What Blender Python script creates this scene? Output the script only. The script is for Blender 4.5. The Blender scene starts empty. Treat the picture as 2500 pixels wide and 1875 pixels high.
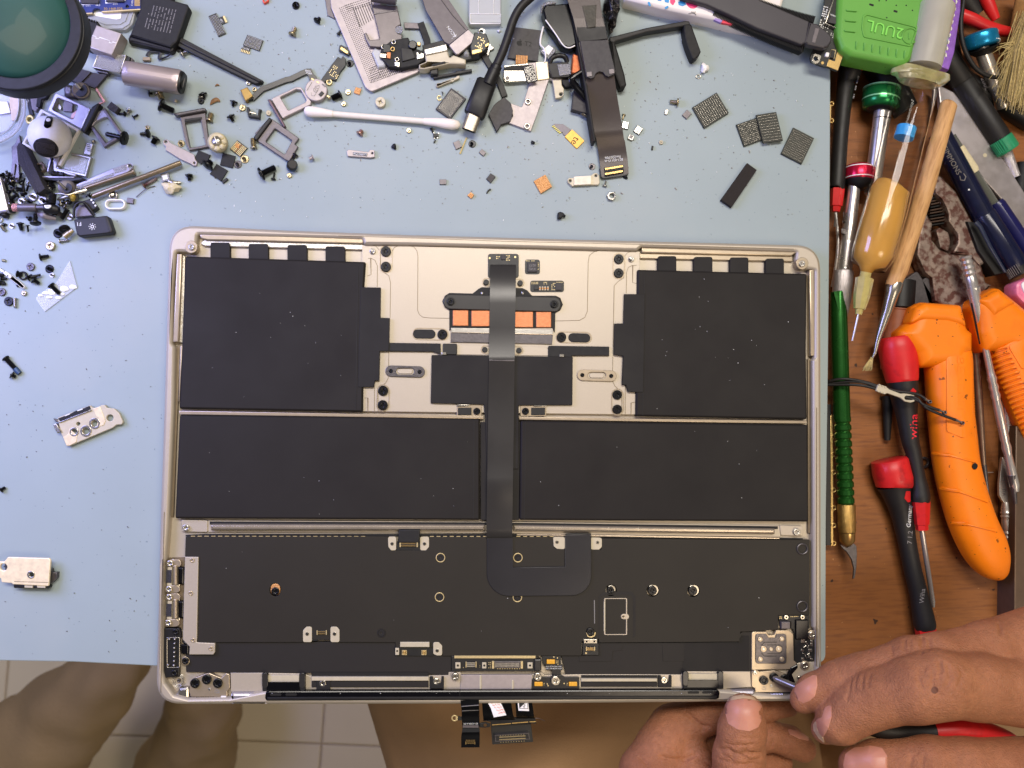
import bpy, bmesh, math, random
import numpy as np
from mathutils import Vector, Matrix
from mathutils.geometry import tessellate_polygon
from mathutils.bvhtree import BVHTree
random.seed(7)
rad = math.radians
SC = bpy.context.scene
COL = SC.collection
# ---------------------------------------------------------------- camera
HF = 60.0
F = 1250 / math.tan(rad(HF / 2))
def rmat(a, b, c):
    return Matrix.Rotation(rad(a), 3, 'X') @ Matrix.Rotation(rad(b), 3, 'Y') @ Matrix.Rotation(rad(c), 3, 'Z')
RC = rmat(-2.54, 3.76, -0.87).transposed()
CL = -(RC @ Vector((-0.0054, -0.0382, -0.4096))) + Vector((0, 0, 0.008))
cd = bpy.data.cameras.new('camera')
cam = bpy.data.objects.new('camera', cd)
COL.objects.link(cam)
cd.sensor_width = 36
cd.angle = rad(HF)
cd.clip_start = 0.01
cd.clip_end = 20
cam.matrix_world = Matrix.Translation(CL) @ RC.to_4x4()
SC.camera = cam
cd.dof.use_dof = True
cd.dof.focus_distance = 0.408
cd.dof.aperture_fstop = 14
# ---------------------------------------------------------------- light
SC.view_settings.view_transform = 'Standard'
SC.view_settings.look = 'None'
SC.view_settings.exposure = -0.1
wd = bpy.data.worlds.new("World")
SC.world = wd
wd.use_nodes = True
bg = wd.node_tree.nodes['Background']
wt = wd.node_tree
tc = wt.nodes.new('ShaderNodeTexCoord'); wn = wt.nodes.new('ShaderNodeTexNoise'); wn.inputs['Scale'].default_value = 1.6; wn.inputs['Detail'].default_value = 2
wr = wt.nodes.new('ShaderNodeValToRGB'); wr.color_ramp.elements[0].position = .36; wr.color_ramp.elements[1].position = .64
wr.color_ramp.elements[0].color = (.10, .095, .09, 1); wr.color_ramp.elements[1].color = (1.0, .92, .82, 1)
wt.links.new(tc.outputs['Generated'], wn.inputs['Vector']); wt.links.new(wn.outputs[0], wr.inputs[0]); wt.links.new(wr.outputs[0], bg.inputs[0])
bg.inputs[1].default_value = 0.34
def area(name, loc, tgt, sx, sy, power, col):
    l = bpy.data.lights.new(name, 'AREA')
    l.shape = 'RECTANGLE'
    l.size, l.size_y, l.energy, l.color = sx, sy, power, col
    o = bpy.data.objects.new(name, l)
    COL.objects.link(o)
    o.location = loc
    o.rotation_euler = (Vector(tgt) - Vector(loc)).to_track_quat('-Z', 'Y').to_euler()
area('ceiling_light', (0.05, 0.62, 1.35), (0.02, 0, 0), 0.9, 0.25, 19.5, (1.0, 0.93, 0.84))
area('lamp_light', (0.55, -0.50, 1.25), (0.1, -0.1, 0), 0.5, 0.5, 6.5, (1.0, 0.82, 0.62))
area('window_light', (-0.44, 0.19, 0.27), (-0.24, 0.09, 0), 0.26, 0.26, 3.0, (0.40, 0.43, 1.0))
# ---------------------------------------------------------------- pixel views (regions of the photograph used for measuring)
VW = {'0': (0, 0, 1), 'A1': (0, 0, .1808), 'A2': (0, 250, .1808), 'A3': (300, 0, .1808), 'A4': (300, 200, .1808), 'A5': (700, 0, .1808),
      'A6': (1050, 0, .1808), 'A7': (1050, 200, .226), 'A8': (0, 500, .1808), 'B1': (1400, 0, .226), 'B2': (1700, 200, .1808), 'B3': (2000, 0, .226),
      'B4': (2000, 350, .226), 'B5': (2000, 700, .226), 'B6': (2000, 1050, .226), 'B7': (1400, 1400, .2863), 'B8': (1867, 1400, .2863),
      'C1': (380, 530, .27125), 'C2': (880, 570, .27125), 'C3': (1450, 570, .27125), 'C4': (380, 1250, .28637), 'C5': (850, 1270, .27125),
      'C6': (1300, 1270, .27125), 'C7': (1750, 1250, .2833), 'C8': (1050, 1600, .1808), 'D1': (0, 400, .1085), 'D2': (0, 830, .1808),
      'D3': (0, 1130, .1808), 'D4': (0, 1550, .4521), 'D5': (2200, 300, .3614), 'D6': (2250, 850, .3918), 'D7': (1740, 0, .1808), 'D8': (380, 960, .7505)}
cur = VW['0']
def V(n):
    global cur
    cur = VW[n]
def c(n, pts):
    """points of another view, as points of the current one"""
    o = VW[n]
    return [((o[0] + p[0] * o[2] - cur[0]) / cur[2], (o[1] + p[1] * o[2] - cur[1]) / cur[2]) + tuple(p[2:]) for p in pts]
def P(x, y, z=0.0):
    px = cur[0] + x * cur[2]
    py = cur[1] + y * cur[2]
    d = RC @ Vector(((px - 1250) / F, (937.5 - py) / F, -1))
    t = (z * 1e-3 - CL.z) / d.z
    return CL + d * t
def U(n, z=0.0):
    """n view units in metres at height z (mm)"""
    return n * cur[2] * (CL.z - z * 1e-3) / F
# ---------------------------------------------------------------- outlines
def circ(x, y, r, n=24, ry=None, a=0):
    ry = ry or r
    ca, sa = math.cos(rad(a)), math.sin(rad(a))
    return [(x + r * math.cos(t) * ca - ry * math.sin(t) * sa, y + r * math.cos(t) * sa + ry * math.sin(t) * ca) for t in [2 * math.pi * i / n for i in range(n)]]
def rnd(pts, r, k=5):
    out = []
    n = len(pts)
    for i in range(n):
        p = Vector(pts[i][:2]); a = Vector(pts[i - 1][:2]) - p; b = Vector(pts[(i + 1) % n][:2]) - p
        ri = r[i] if isinstance(r, (list, tuple)) else r
        la, lb = a.length, b.length
        if ri <= 0 or la < 1e-6 or lb < 1e-6:
            out.append(tuple(p)); continue
        a /= la; b /= lb
        ang = math.acos(max(-1, min(1, a.dot(b))))
        if ang > 3.0 or ang < .05:
            out.append(tuple(p)); continue
        d = min(ri / math.tan(ang / 2), la * .48, lb * .48)
        s, e = p + a * d, p + b * d
        for j in range(k + 1):
            t = j / k
            q = s * (1 - t) ** 2 + p * 2 * t * (1 - t) * .93 + e * t * t + p * 2 * t * (1 - t) * .07
            out.append(tuple(q))
    return out
def box(x0, y0, x1, y1, r=0):
    q = [(x0, y0), (x1, y0), (x1, y1), (x0, y1)]
    return rnd(q, r) if r else q
def rbox(x, y, w, h, a=0, r=0):
    ca, sa = math.cos(rad(a)), math.sin(rad(a))
    q = [(x + u * ca - v * sa, y + u * sa + v * ca) for u, v in ((-w / 2, -h / 2), (w / 2, -h / 2), (w / 2, h / 2), (-w / 2, h / 2))]
    return rnd(q, r) if r else q
def slot(x1, y1, x2, y2, r, n=8):
    a = math.atan2(y2 - y1, x2 - x1)
    return [(x2 + r * math.cos(a - math.pi / 2 + math.pi * i / n), y2 + r * math.sin(a - math.pi / 2 + math.pi * i / n)) for i in range(n + 1)] + \
           [(x1 + r * math.cos(a + math.pi / 2 + math.pi * i / n), y1 + r * math.sin(a + math.pi / 2 + math.pi * i / n)) for i in range(n + 1)]
def star(x, y, r, k=6, f=.5, a=0):
    return [(x + (r if i % 2 == 0 else r * f) * math.cos(rad(a) + math.pi * i / k), y + (r if i % 2 == 0 else r * f) * math.sin(rad(a) + math.pi * i / k)) for i in range(2 * k)]
def ribbon(pts, w):
    """outline of a band of width w along pts"""
    L, R = [], []
    n = len(pts)
    for i, p in enumerate(pts):
        a = Vector(pts[max(0, i - 1)][:2]); b = Vector(pts[min(n - 1, i + 1)][:2])
        t = (b - a).normalized()
        nn = Vector((-t.y, t.x))
        if 0 < i < n - 1:
            t1 = (Vector(p[:2]) - a).normalized()
            nn = nn / max(.4, nn.dot(Vector((-t1.y, t1.x))))
        ww = (w[i] if isinstance(w, (list, tuple)) else w) / 2
        L.append((p[0] + nn.x * ww, p[1] + nn.y * ww)); R.append((p[0] - nn.x * ww, p[1] - nn.y * ww))
    return L + R[::-1]
# ---------------------------------------------------------------- solids: each returns a list of (verts, faces)
def orient(l, ccw=True):
    a = sum(l[i - 1].x * l[i].y - l[i].x * l[i - 1].y for i in range(len(l)))
    return l if (a > 0) == ccw else l[::-1]
def inset(l, d):
    n = len(l); out = []
    for i in range(n):
        p, a, b = l[i], l[i - 1], l[(i + 1) % n]
        e1 = Vector((p.x - a.x, p.y - a.y)); e2 = Vector((b.x - p.x, b.y - p.y))
        if e1.length < 1e-9 or e2.length < 1e-9:
            out.append(p.copy()); continue
        e1.normalize(); e2.normalize()
        n1 = Vector((-e1.y, e1.x)); n2 = Vector((-e2.y, e2.x))
        m = n1 + n2
        if m.length < 1e-4: m = n1
        m.normalize()
        k = d / max(.35, m.dot(n1))
        out.append(Vector((p.x + m.x * k, p.y + m.y * k, p.z)))
    return out
def prism(pts, z0, z1, bev=.12, holes=(), tilt=None, hz=None):
    """outline seen at height z1, extruded down to z0 (mm)"""
    loops = [orient([P(p[0], p[1], z1) for p in pts])] + [orient([P(p[0], p[1], z1) for p in h], False) for h in holes]
    b = bev * 1e-3
    lv = [(0, z0), (0, z1 - bev), (b * .3, z1 - bev * .3), (b, z1)] if bev > 0 else [(0, z0), (0, z1)]
    V_, F_ = [], []
    tops, bots = [], []
    for l in loops:
        rings = []
        for d, z in lv:
            q = inset(l, d) if d else l
            rings.append(len(V_))
            for p in q: V_.append((p.x, p.y, z * 1e-3))
        n = len(l)
        for r0, r1 in zip(rings, rings[1:]):
            for i in range(n):
                j = (i + 1) % n
                F_.append((r0 + i, r0 + j, r1 + j, r1 + i))
        tops.append((rings[-1], n)); bots.append((rings[0], n))
    for grp, up in ((tops, True), (bots, False)):
        idx = [k for s, n in grp for k in range(s, s + n)]
        tri = tessellate_polygon([[Vector(V_[k]).to_2d().to_3d() * 1000 for k in range(s, s + n)] for s, n in grp])
        for t in tri:
            a_, b_, c_ = (Vector(V_[idx[k]]) for k in t)
            if ((b_ - a_).cross(c_ - a_).z > 0) != up: t = t[::-1]
            F_.append(tuple(idx[k] for k in t))
    if tilt:
        o = P(*tilt[0]); M = Matrix.Rotation(rad(tilt[1]), 3, Vector(tilt[2]))
        V_ = [tuple(o + M @ (Vector(v) - o)) for v in V_]
    return [(V_, F_)]
def sweep(path, n=14, sq=1.0, caps=True, close=False):
    """path of (x, y, z mm, half width[, half height]) in view units; elliptic section"""
    C_ = [P(p[0], p[1], p[2]) for p in path]
    V_, F_ = [], []
    m = len(C_)
    for i, p in enumerate(path):
        t = (C_[min(m - 1, i + 1)] - C_[max(0, i - 1)])
        if t.length < 1e-9: t = Vector((1, 0, 0))
        t.normalize()
        up = Vector((0, 0, 1)) if abs(t.z) < .9 else Vector((0, 1, 0))
        s = t.cross(up).normalized(); u = s.cross(t).normalized()
        hw = U(p[3], p[2]); hh = U(p[4], p[2]) if len(p) > 4 else hw
        for k in range(n):
            a = 2 * math.pi * (k + .5) / n
            ca, sa = math.cos(a), math.sin(a)
            if sq != 1:
                ca = math.copysign(abs(ca) ** sq, ca); sa = math.copysign(abs(sa) ** sq, sa)
            V_.append(tuple(C_[i] + s * hw * ca + u * hh * sa))
    for i in range(m - 1):
        for k in range(n):
            j = (k + 1) % n
            F_.append((i * n + k, i * n + j, (i + 1) * n + j, (i + 1) * n + k))
    if caps:
        F_.append(tuple(range(n))[::-1]); F_.append(tuple(range((m - 1) * n, m * n)))
    return [(V_, F_)]
def rod(a, b, prof, n=16, sq=1.0, flat=1.0):
    """a, b = (x, y, z) ; prof = [(t, r)]"""
    return sweep([(a[0] + (b[0] - a[0]) * t, a[1] + (b[1] - a[1]) * t, a[2] + (b[2] - a[2]) * t, max(r, .01), max(r, .01) * flat) for t, r in prof], n, sq)
def tube(pts, r, n=10):
    return sweep([(p[0], p[1], p[2], r) for p in pts], n)
def smooth_path(pts, k=6):
    out = []
    n = len(pts)
    for i in range(n - 1):
        p0, p1, p2, p3 = pts[max(0, i - 1)], pts[i], pts[i + 1], pts[min(n - 1, i + 2)]
        for j in range(k):
            t = j / k
            out.append(tuple(.5 * (2 * b + (c_ - a) * t + (2 * a - 5 * b + 4 * c_ - d) * t * t + (3 * b - a - 3 * c_ + d) * t ** 3) for a, b, c_, d in zip(p0, p1, p2, p3)))
    out.append(tuple(pts[-1]))
    return out
def blob(x, y, z, rx, ry, rz, nz=.25, seed=0, lat=8, lon=12):
    rr = random.Random(seed)
    o = P(x, y, z); sx, sy, sz = U(rx, z), U(ry, z), rz * 1e-3
    V_, F_ = [], []
    ph = [rr.uniform(0, 6.28) for _ in range(6)]
    for i in range(lat + 1):
        th = math.pi * i / lat
        for j in range(lon):
            f = 2 * math.pi * j / lon
            k = 1 + nz * (math.sin(3 * f + ph[0] + th * 2) * math.sin(2 * th + ph[1]) + .6 * math.sin(5 * f + ph[2]) * math.sin(4 * th + ph[3])) * math.sin(th)
            V_.append((o.x + sx * k * math.sin(th) * math.cos(f), o.y + sy * k * math.sin(th) * math.sin(f), o.z + sz * k * math.cos(th)))
    for i in range(lat):
        for j in range(lon):
            F_.append((i * lon + j, (i + 1) * lon + j, (i + 1) * lon + (j + 1) % lon, i * lon + (j + 1) % lon))
    return [(V_, F_)]
def thread(t0, t1, r, k, dep=.18):
    out = []
    for i in range(k):
        a = t0 + (t1 - t0) * i / k; b = t0 + (t1 - t0) * (i + .5) / k
        out += [(a, r * (1 - dep)), (b, r)]
    return out + [(t1, r * (1 - dep))]
# ---------------------------------------------------------------- objects
ORG = {}
def ob(name, geo, m, par=None, smooth=40, label=None, cat=None, group=None, kind=None):
    vs, fs = [], []
    for v, f in geo:
        o = len(vs); vs += v; fs += [tuple(i + o for i in q) for q in f]
    a = np.array(vs)
    lo, hi = a.min(0), a.max(0)
    org = Vector(((lo[0] + hi[0]) / 2, (lo[1] + hi[1]) / 2, lo[2]))
    me = bpy.data.meshes.new(name)
    me.from_pydata([tuple(q) for q in (a - np.array(org))], [], fs)
    me.polygons.foreach_set('use_smooth', [True] * len(fs))
    me.update()
    nz = np.zeros(len(fs) * 3); me.polygons.foreach_get('normal', nz)
    me.set_sharp_from_angle(angle=rad(smooth))
    if smooth < 75: me.polygons.foreach_set('use_smooth', [abs(z) < .9995 for z in nz[2::3]])
    me.materials.append(m)
    o = bpy.data.objects.new(name, me)
    COL.objects.link(o)
    ORG[o] = org
    if par is not None:
        o.parent = par; o.location = org - ORG[par]
    else:
        o.location = org
    if label: o['label'] = label
    if cat: o['category'] = cat
    if group: o['group'] = group
    if kind: o['kind'] = kind
    return o
def thing(name, label, cat, x, y, z=0, group=None):
    o = bpy.data.objects.new(name, None)
    COL.objects.link(o)
    o.empty_display_size = .005
    ORG[o] = P(x, y, z)
    o.location = ORG[o]
    o['label'] = label; o['category'] = cat
    if group: o['group'] = group
    return o
def text_geo(s, x, y, h, ang, z, mirror=False, wid=1.0, ext=.03):
    cu = bpy.data.curves.new('t', 'FONT')
    cu.body = s; cu.align_x = 'CENTER'; cu.align_y = 'CENTER'; cu.size = 1; cu.resolution_u = 2
    t = bpy.data.objects.new('t', cu)
    me = bpy.data.meshes.new_from_object(t)
    k = U(h, z) / .72
    o = P(x, y, z); ca, sa = math.cos(rad(ang)), math.sin(rad(ang))
    V_ = []
    for v in me.vertices:
        X, Y = v.co.x * k * wid * (-1 if mirror else 1), v.co.y * k
        V_.append((o.x + X * ca - Y * sa, o.y + X * sa + Y * ca, o.z))
    F_ = [tuple(p.vertices) for p in me.polygons]
    bpy.data.objects.remove(t); bpy.data.curves.remove(cu); bpy.data.meshes.remove(me)
    n = len(V_)
    e = {}
    for f in F_:
        for i in range(len(f)):
            k2 = (f[i], f[(i + 1) % len(f)])
            if (k2[1], k2[0]) in e: del e[(k2[1], k2[0])]
            else: e[k2] = 1
    V2 = V_ + [(v[0], v[1], v[2] - ext * 1e-3) for v in V_]
    return [(V2, F_ + [(b, a, a + n, b + n) for a, b in e])]
def marks(x0, y0, ux, uy, vx, vy, rows, cols, z, h=.55, w=.6, fill=.75, seed=1):
    """rows of little printed dashes: origin, step along the row, step between rows"""
    rr = random.Random(seed); g = []
    for i in range(rows):
        for j in range(cols):
            if rr.random() > fill: continue
            x, y = x0 + vx * i + ux * j, y0 + vy * i + uy * j
            k = w * rr.uniform(.6, 1.1)
            g += prism([(x, y), (x + ux * k, y + uy * k), (x + ux * k + vx * h, y + uy * k + vy * h), (x + vx * h, y + vy * h)], z - .03, z + .02, 0)
    return g
def dots(quad, nx, ny, r, z, m=.08, hgt=.12, n=6, skip=0, seed=3, dense=False):
    """grid of small domes or pads on a quad (4 corners)"""
    g = []; rr = random.Random(seed)
    A, B, C2, D = [Vector(q) for q in quad]
    for i in range(nx):
        for j in range(ny):
            if rr.random() < skip: continue
            u = m + (1 - 2 * m) * (i / (nx - 1)); v = m + (1 - 2 * m) * (j / (ny - 1))
            p = A * (1 - u) * (1 - v) + B * u * (1 - v) + C2 * u * v + D * (1 - u) * v
            g += prism(circ(p.x, p.y, r, n), z - .02, z + hgt, hgt * .5 if hgt > .05 else 0)
    return g
def surface_nets(f, lo, h):
    s = f < 0
    nx, ny, nz = f.shape
    cnt = np.zeros((nx - 1, ny - 1, nz - 1), np.int32)
    pos = np.zeros((nx - 1, ny - 1, nz - 1, 3), np.float32)
    corners = [(i, j, k) for i in (0, 1) for j in (0, 1) for k in (0, 1)]
    sl = lambda a, c_: a[c_[0]:nx - 1 + c_[0], c_[1]:ny - 1 + c_[1], c_[2]:nz - 1 + c_[2]]
    for a in corners:
        for ax in range(3):
            if a[ax]: continue
            b = list(a); b[ax] = 1; b = tuple(b)
            fa, fb = sl(f, a), sl(f, b)
            m = sl(s, a) != sl(s, b)
            t = np.where(m, fa / np.where(fa == fb, 1, fa - fb), 0)
            cnt += m
            for q in range(3): pos[..., q] += np.where(m, a[q] + (t if q == ax else 0), 0)
    act = cnt > 0
    idx = -np.ones(act.shape, np.int64); idx[act] = np.arange(act.sum())
    g = np.argwhere(act)
    v = (g + pos[act] / cnt[act][:, None]) * h + lo
    quads = []
    for ax in range(3):
        o1, o2 = [(1, 2), (2, 0), (0, 1)][ax]
        sh = [slice(1, -1)] * 3; sh[ax] = slice(0, -1)
        a = s[tuple(slice(1, -1) if q != ax else slice(0, -1) for q in range(3))]
        b = s[tuple(slice(1, -1) if q != ax else slice(1, None) for q in range(3))]
        for flip in (False, True):
            e = np.argwhere((a & ~b) if not flip else (~a & b))
            if not len(e): continue
            e = e + np.array([0 if q == ax else 1 for q in range(3)])
            d1 = np.zeros(3, int); d1[o1] = 1; d2 = np.zeros(3, int); d2[o2] = 1
            qs = [e, e - d1, e - d1 - d2, e - d2]
            qs = [idx[tuple(q.T)] for q in qs]
            if flip: qs = qs[::-1]
            quads.append(np.stack(qs, 1))
    return v, np.concatenate(quads)
def pillow(pts, z0, z1, r, h=.0005):
    """outline given thickness with edges rounded by radius r (mm)"""
    L_ = np.array([P(p[0], p[1], z1)[:2] for p in pts]); r *= 1e-3
    lo = np.append(L_.min(0), z0 * 1e-3) - .002; hi = np.append(L_.max(0), z1 * 1e-3) + .002
    n = np.ceil((hi - lo) / h).astype(int) + 1
    X, Y = np.meshgrid(np.arange(n[0]) * h + lo[0], np.arange(n[1]) * h + lo[1], indexing='ij')
    D = np.full(X.shape, 9.); ins = np.zeros(X.shape, bool)
    for A, B in zip(L_, np.roll(L_, -1, 0)):
        e = B - A; t = np.clip(((X - A[0]) * e[0] + (Y - A[1]) * e[1]) / (e @ e + 1e-15), 0, 1)
        D = np.minimum(D, np.hypot(X - A[0] - t * e[0], Y - A[1] - t * e[1]))
        c_ = ((A[1] > Y) != (B[1] > Y)) & (X < (B[0] - A[0]) * (Y - A[1]) / (B[1] - A[1] + 1e-15) + A[0]); ins ^= c_
    D = np.where(ins, -D, D)[:, :, None] + r
    Z = np.arange(n[2]) * h + lo[2]; W = (np.abs(Z - (z0 + z1) * .5e-3) - (z1 - z0) * .5e-3 + r)[None, None, :]
    f = np.minimum(np.maximum(D, W), 0) + np.hypot(np.maximum(D, 0), np.maximum(W, 0)) - r
    v, q = surface_nets(f, lo, h)
    return [([tuple(map(float, p)) for p in v], [tuple(int(i) for i in z) for z in q])]
# ---------------------------------------------------------------- materials
def lin(cc):
    return tuple(((v / 255) / 12.92 if v / 255 <= .04045 else ((v / 255 + .055) / 1.055) ** 2.4) for v in cc) + (1,)
def mat(name, col, rough=.5, metal=0, var=.12, vs=400, bump=0, bs=900, spec=.5, grain=None, col2=None, mixs=300, mixt=(.45, .6), trans=0, ior=1.45, alpha=1, coat=0, specks=None, sss=0, aniso=None):
    """procedural surface: base colour varied by noise, optional second tone, grain, relief and specks"""
    m = bpy.data.materials.new(name); m.use_nodes = True
    nt = m.node_tree; N = nt.nodes; L = nt.links
    b = N['Principled BSDF']
    b.inputs['Roughness'].default_value = rough
    b.inputs['Metallic'].default_value = metal
    b.inputs['Specular IOR Level'].default_value = spec
    b.inputs['IOR'].default_value = ior
    b.inputs['Transmission Weight'].default_value = trans
    b.inputs['Coat Weight'].default_value = coat; b.inputs['Coat Roughness'].default_value = .03
    if sss:
        b.inputs['Subsurface Weight'].default_value = sss
        b.inputs['Subsurface Radius'].default_value = (1, .35, .2)
        b.inputs['Subsurface Scale'].default_value = .003
    b.inputs['Alpha'].default_value = alpha
    g = N.new('ShaderNodeNewGeometry')
    def noise(sc, det=4, stretch=None, ro=.55):
        n = N.new('ShaderNodeTexNoise'); n.inputs['Scale'].default_value = sc; n.inputs['Detail'].default_value = det; n.inputs['Roughness'].default_value = ro
        if stretch:
            mp = N.new('ShaderNodeMapping'); mp.vector_type = 'TEXTURE'; mp.inputs['Scale'].default_value = [1 / q for q in stretch[:3]]
            if len(stretch) > 3: mp.inputs['Rotation'].default_value = (0, 0, rad(stretch[3]))
            L.new(g.outputs['Position'], mp.inputs[0]); L.new(mp.outputs[0], n.inputs['Vector'])
        else:
            L.new(g.outputs['Position'], n.inputs['Vector'])
        return n.outputs[0]
    def ramp(s, a, b_):
        r = N.new('ShaderNodeMapRange'); r.inputs[1].default_value = a; r.inputs[2].default_value = b_
        L.new(s, r.inputs[0]); return r.outputs[0]
    def mix(f, A, B_, bt='MIX'):
        x = N.new('ShaderNodeMix'); x.data_type = 'RGBA'; x.blend_type = bt
        if isinstance(f, float): x.inputs[0].default_value = f
        else: L.new(f, x.inputs[0])
        for s, i in ((A, 6), (B_, 7)):
            if isinstance(s, tuple): x.inputs[i].default_value = s
            else: L.new(s, x.inputs[i])
        return x.outputs[2]
    C0 = lin(col)
    dk = tuple(v * (1 - var) for v in C0[:3]) + (1,); lt = tuple(min(1, v * (1 + var)) for v in C0[:3]) + (1,)
    cc = mix(ramp(noise(vs), .3, .7), dk, lt)
    if col2:
        cc = mix(ramp(noise(mixs, 6), *mixt), cc, lin(col2))
    if grain:   # (scale, stretch, colour, amount)
        cc = mix(ramp(noise(grain[0], 5, grain[1]), grain[4] if len(grain) > 4 else .45, grain[5] if len(grain) > 5 else .75), cc, lin(grain[2]))
    if specks:
        for sc, th, cl in specks:
            cc = mix(ramp(noise(sc, 2, None, .5), th, th + .02), cc, lin(cl))
    L.new(cc, b.inputs['Base Color'])
    rn = N.new('ShaderNodeMapRange'); rn.inputs[3].default_value = max(.03, rough * .85); rn.inputs[4].default_value = min(1, rough * 1.2)
    L.new(noise(vs * .6), rn.inputs[0]); L.new(rn.outputs[0], b.inputs['Roughness'])
    if bump:
        bp = N.new('ShaderNodeBump'); bp.inputs['Strength'].default_value = bump; bp.inputs['Distance'].default_value = .0003
        L.new(noise(bs, 6, aniso), bp.inputs['Height']); L.new(bp.outputs[0], b.inputs['Normal'])
    return m
champ = mat('champagne_aluminium', (184, 173, 155), .42, .35, .04, 2500, .10, 5000)
champ2 = mat('champagne_edge', (172, 157, 134), .36, .6, .05, 300)
champd = mat('champagne_groove', (120, 106, 86), .5, .4, .08)
milled = mat('milled_metal', (190, 182, 168), .3, .7, .12, 1200, .3, 2500, col2=(225, 222, 215), mixs=1500)
barm = mat('polished_rail', (200, 186, 166), .25, .75, .05, 300)
batt = mat('battery_wrap', (27, 23, 20), .68, 0, .05, 60, .03, 800, spec=.4)
batt2 = mat('battery_board_wrap', (25, 22, 20), .7, 0, .05, 80)
board = mat('board_cover_film', (36, 32, 26), .55, 0, .07, 45, .03, 1500, spec=.4)
board2 = mat('lower_board_film', (27, 23, 21), .6, 0, .05, 60)
flexm = mat('flex_film', (46, 44, 42), .3, 0, .06, 80)
blk = mat('black_plastic', (20, 19, 20), .45, 0, .15, 500)
blk2 = mat('matte_black', (17, 16, 17), .6, 0, .2, 900)
glblk = mat('gloss_black', (10, 10, 14), .2, 0, .1, 300, spec=.35)
bscrew = mat('black_oxide', (26, 26, 28), .28, .5, .2, 1500)
sscrew = mat('nickel', (168, 163, 153), .25, .9, .1, 1500)
gscrew = mat('brass_screw', (170, 156, 124), .28, .9, .12, 1500)
steel = mat('steel', (170, 166, 160), .3, .85, .1, 800, .15, 3000)
dsteel = mat('dark_steel', (92, 88, 90), .35, .7, .15, 700, .2, 2500)
gold = mat('gold_plate', (196, 164, 104), .3, .7, .1, 1500)
goldp = mat('solder_gold', (206, 186, 136), .35, .4, .1, 1500)
solder = mat('solder', (175, 172, 165), .25, .8, .15, 3000)
copper = mat('copper', (196, 126, 84), .38, .5, .08, 800, .25, 700, aniso=(1, 12, 1), grain=(500, (1, 18, 1), (176, 104, 64), .5))
pcb = mat('black_circuit_board', (30, 30, 30), .4, 0, .1, 500)
pcbb = mat('blue_circuit_board', (26, 44, 112), .4, 0, .15, 600)
white = mat('white_plastic', (238, 234, 230), .4, 0, .04, 500)
whprint = mat('white_print', (225, 225, 222), .5, 0, .02)
gprint = mat('grey_print', (130, 126, 124), .6, 0, .05)
greyp = mat('grey_plate', (166, 156, 154), .45, .4, .06, 600, .1, 4000)
lilac = mat('anodised_silver', (164, 160, 168), .3, .55, .06, 200, .06, 4000)
slate = mat('slate_anodised', (104, 98, 100), .42, .5, .08, 900, .12, 4000)
foam = mat('foam', (46, 44, 50), .9, 0, .45, 5000, .9, 5000, col2=(92, 90, 98), mixs=4000, mixt=(.55, .62))
foamb = mat('black_foam', (40, 35, 32), .9, 0, .15, 3000, .5, 5000)
chip = mat('chip_resin', (50, 46, 49), .5, 0, .08, 1200, .1, 6000)
olive = mat('chip_substrate', (44, 45, 36), .5, 0, .1, 900)
mottle = mat('mottled_solder', (96, 94, 96), .4, .5, .3, 4000, .8, 6000, col2=(205, 205, 205), mixs=5000, mixt=(.5, .56))
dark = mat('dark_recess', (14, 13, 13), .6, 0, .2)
# the silicone work mat: faint smears and stains that belong to the mat itself
matm = mat('silicone_mat', (150, 163, 165), .42, 0, .035, 18, .04, 900, specks=[(420, .735, (120, 134, 138)), (900, .74, (104, 116, 120))], col2=(160, 167, 164), mixs=9, mixt=(.5, .8), spec=.3)
woodm = mat('worn_wood', (138, 84, 38), .45, 0, .14, 30, .35, 500, aniso=(1.5, 14, 1, 2), grain=(60, (1.4, 13, 1, 2), (112, 64, 28), .45), specks=[(700, .76, (190, 140, 90)), (160, .74, (52, 28, 14))])
wood2 = mat('under_wood', (88, 54, 30), .6, 0, .15, 40)
tilem = mat('floor_tile_glaze', (226, 213, 186), .35, 0, .05, 6, .02, 60)
grout = mat('grout', (196, 180, 152), .8, 0, .1, 60)
cloth = mat('brown_twill', (166, 132, 96), .85, 0, .07, 25, .55, 700, aniso=(1, 5, 1, -35))
trous = mat('brown_trousers', (146, 124, 90), .85, 0, .15, 12, .3, 300)
skin = mat('skin', (171, 114, 81), .52, 0, .13, 380, .8, 1300, sss=.12, col2=(140, 88, 60), mixs=45, mixt=(.4, .85), spec=.35)
nailm = mat('fingernail', (198, 136, 112), .4, 0, .05, 100, .1, 1500, aniso=(12, 1, 1), sss=.1)
nailw = mat('nail_tip', (206, 174, 138), .35, 0, .05, 100)
orange = mat('orange_rubber', (246, 128, 6), .42, 0, .05, 80, .18, 3500, col2=(214, 104, 4), mixs=60, mixt=(.55, .9), specks=[(260, .70, (140, 72, 10)), (600, .73, (100, 54, 14))])
redm = mat('red_plastic', (206, 34, 36), .38, 0, .1, 120, .08, 2500, col2=(150, 26, 30), mixs=120, mixt=(.55, .75))
grnal = mat('green_anodised', (38, 96, 38), .26, .65, .06, 200)
grnbox = mat('green_rubber', (96, 160, 62), .45, 0, .05, 60, .1, 2500, specks=[(420, .76, (40, 70, 30))])
blueal = mat('blue_anodised', (32, 140, 190), .26, .6, .08, 400)
redal = mat('red_anodised', (206, 26, 62), .25, .6, .06, 400)
grnal2 = mat('emerald_anodised', (30, 120, 62), .25, .6, .1, 400)
silk = mat('brushed_silver', (206, 200, 194), .28, .8, .05, 500)
brass = mat('brass_tube', (150, 134, 108), .3, .8, .15, 900, .2, 2500)
rubblk = mat('soft_grip_black', (28, 26, 26), .5, 0, .1, 400, .05, 3000)
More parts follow.
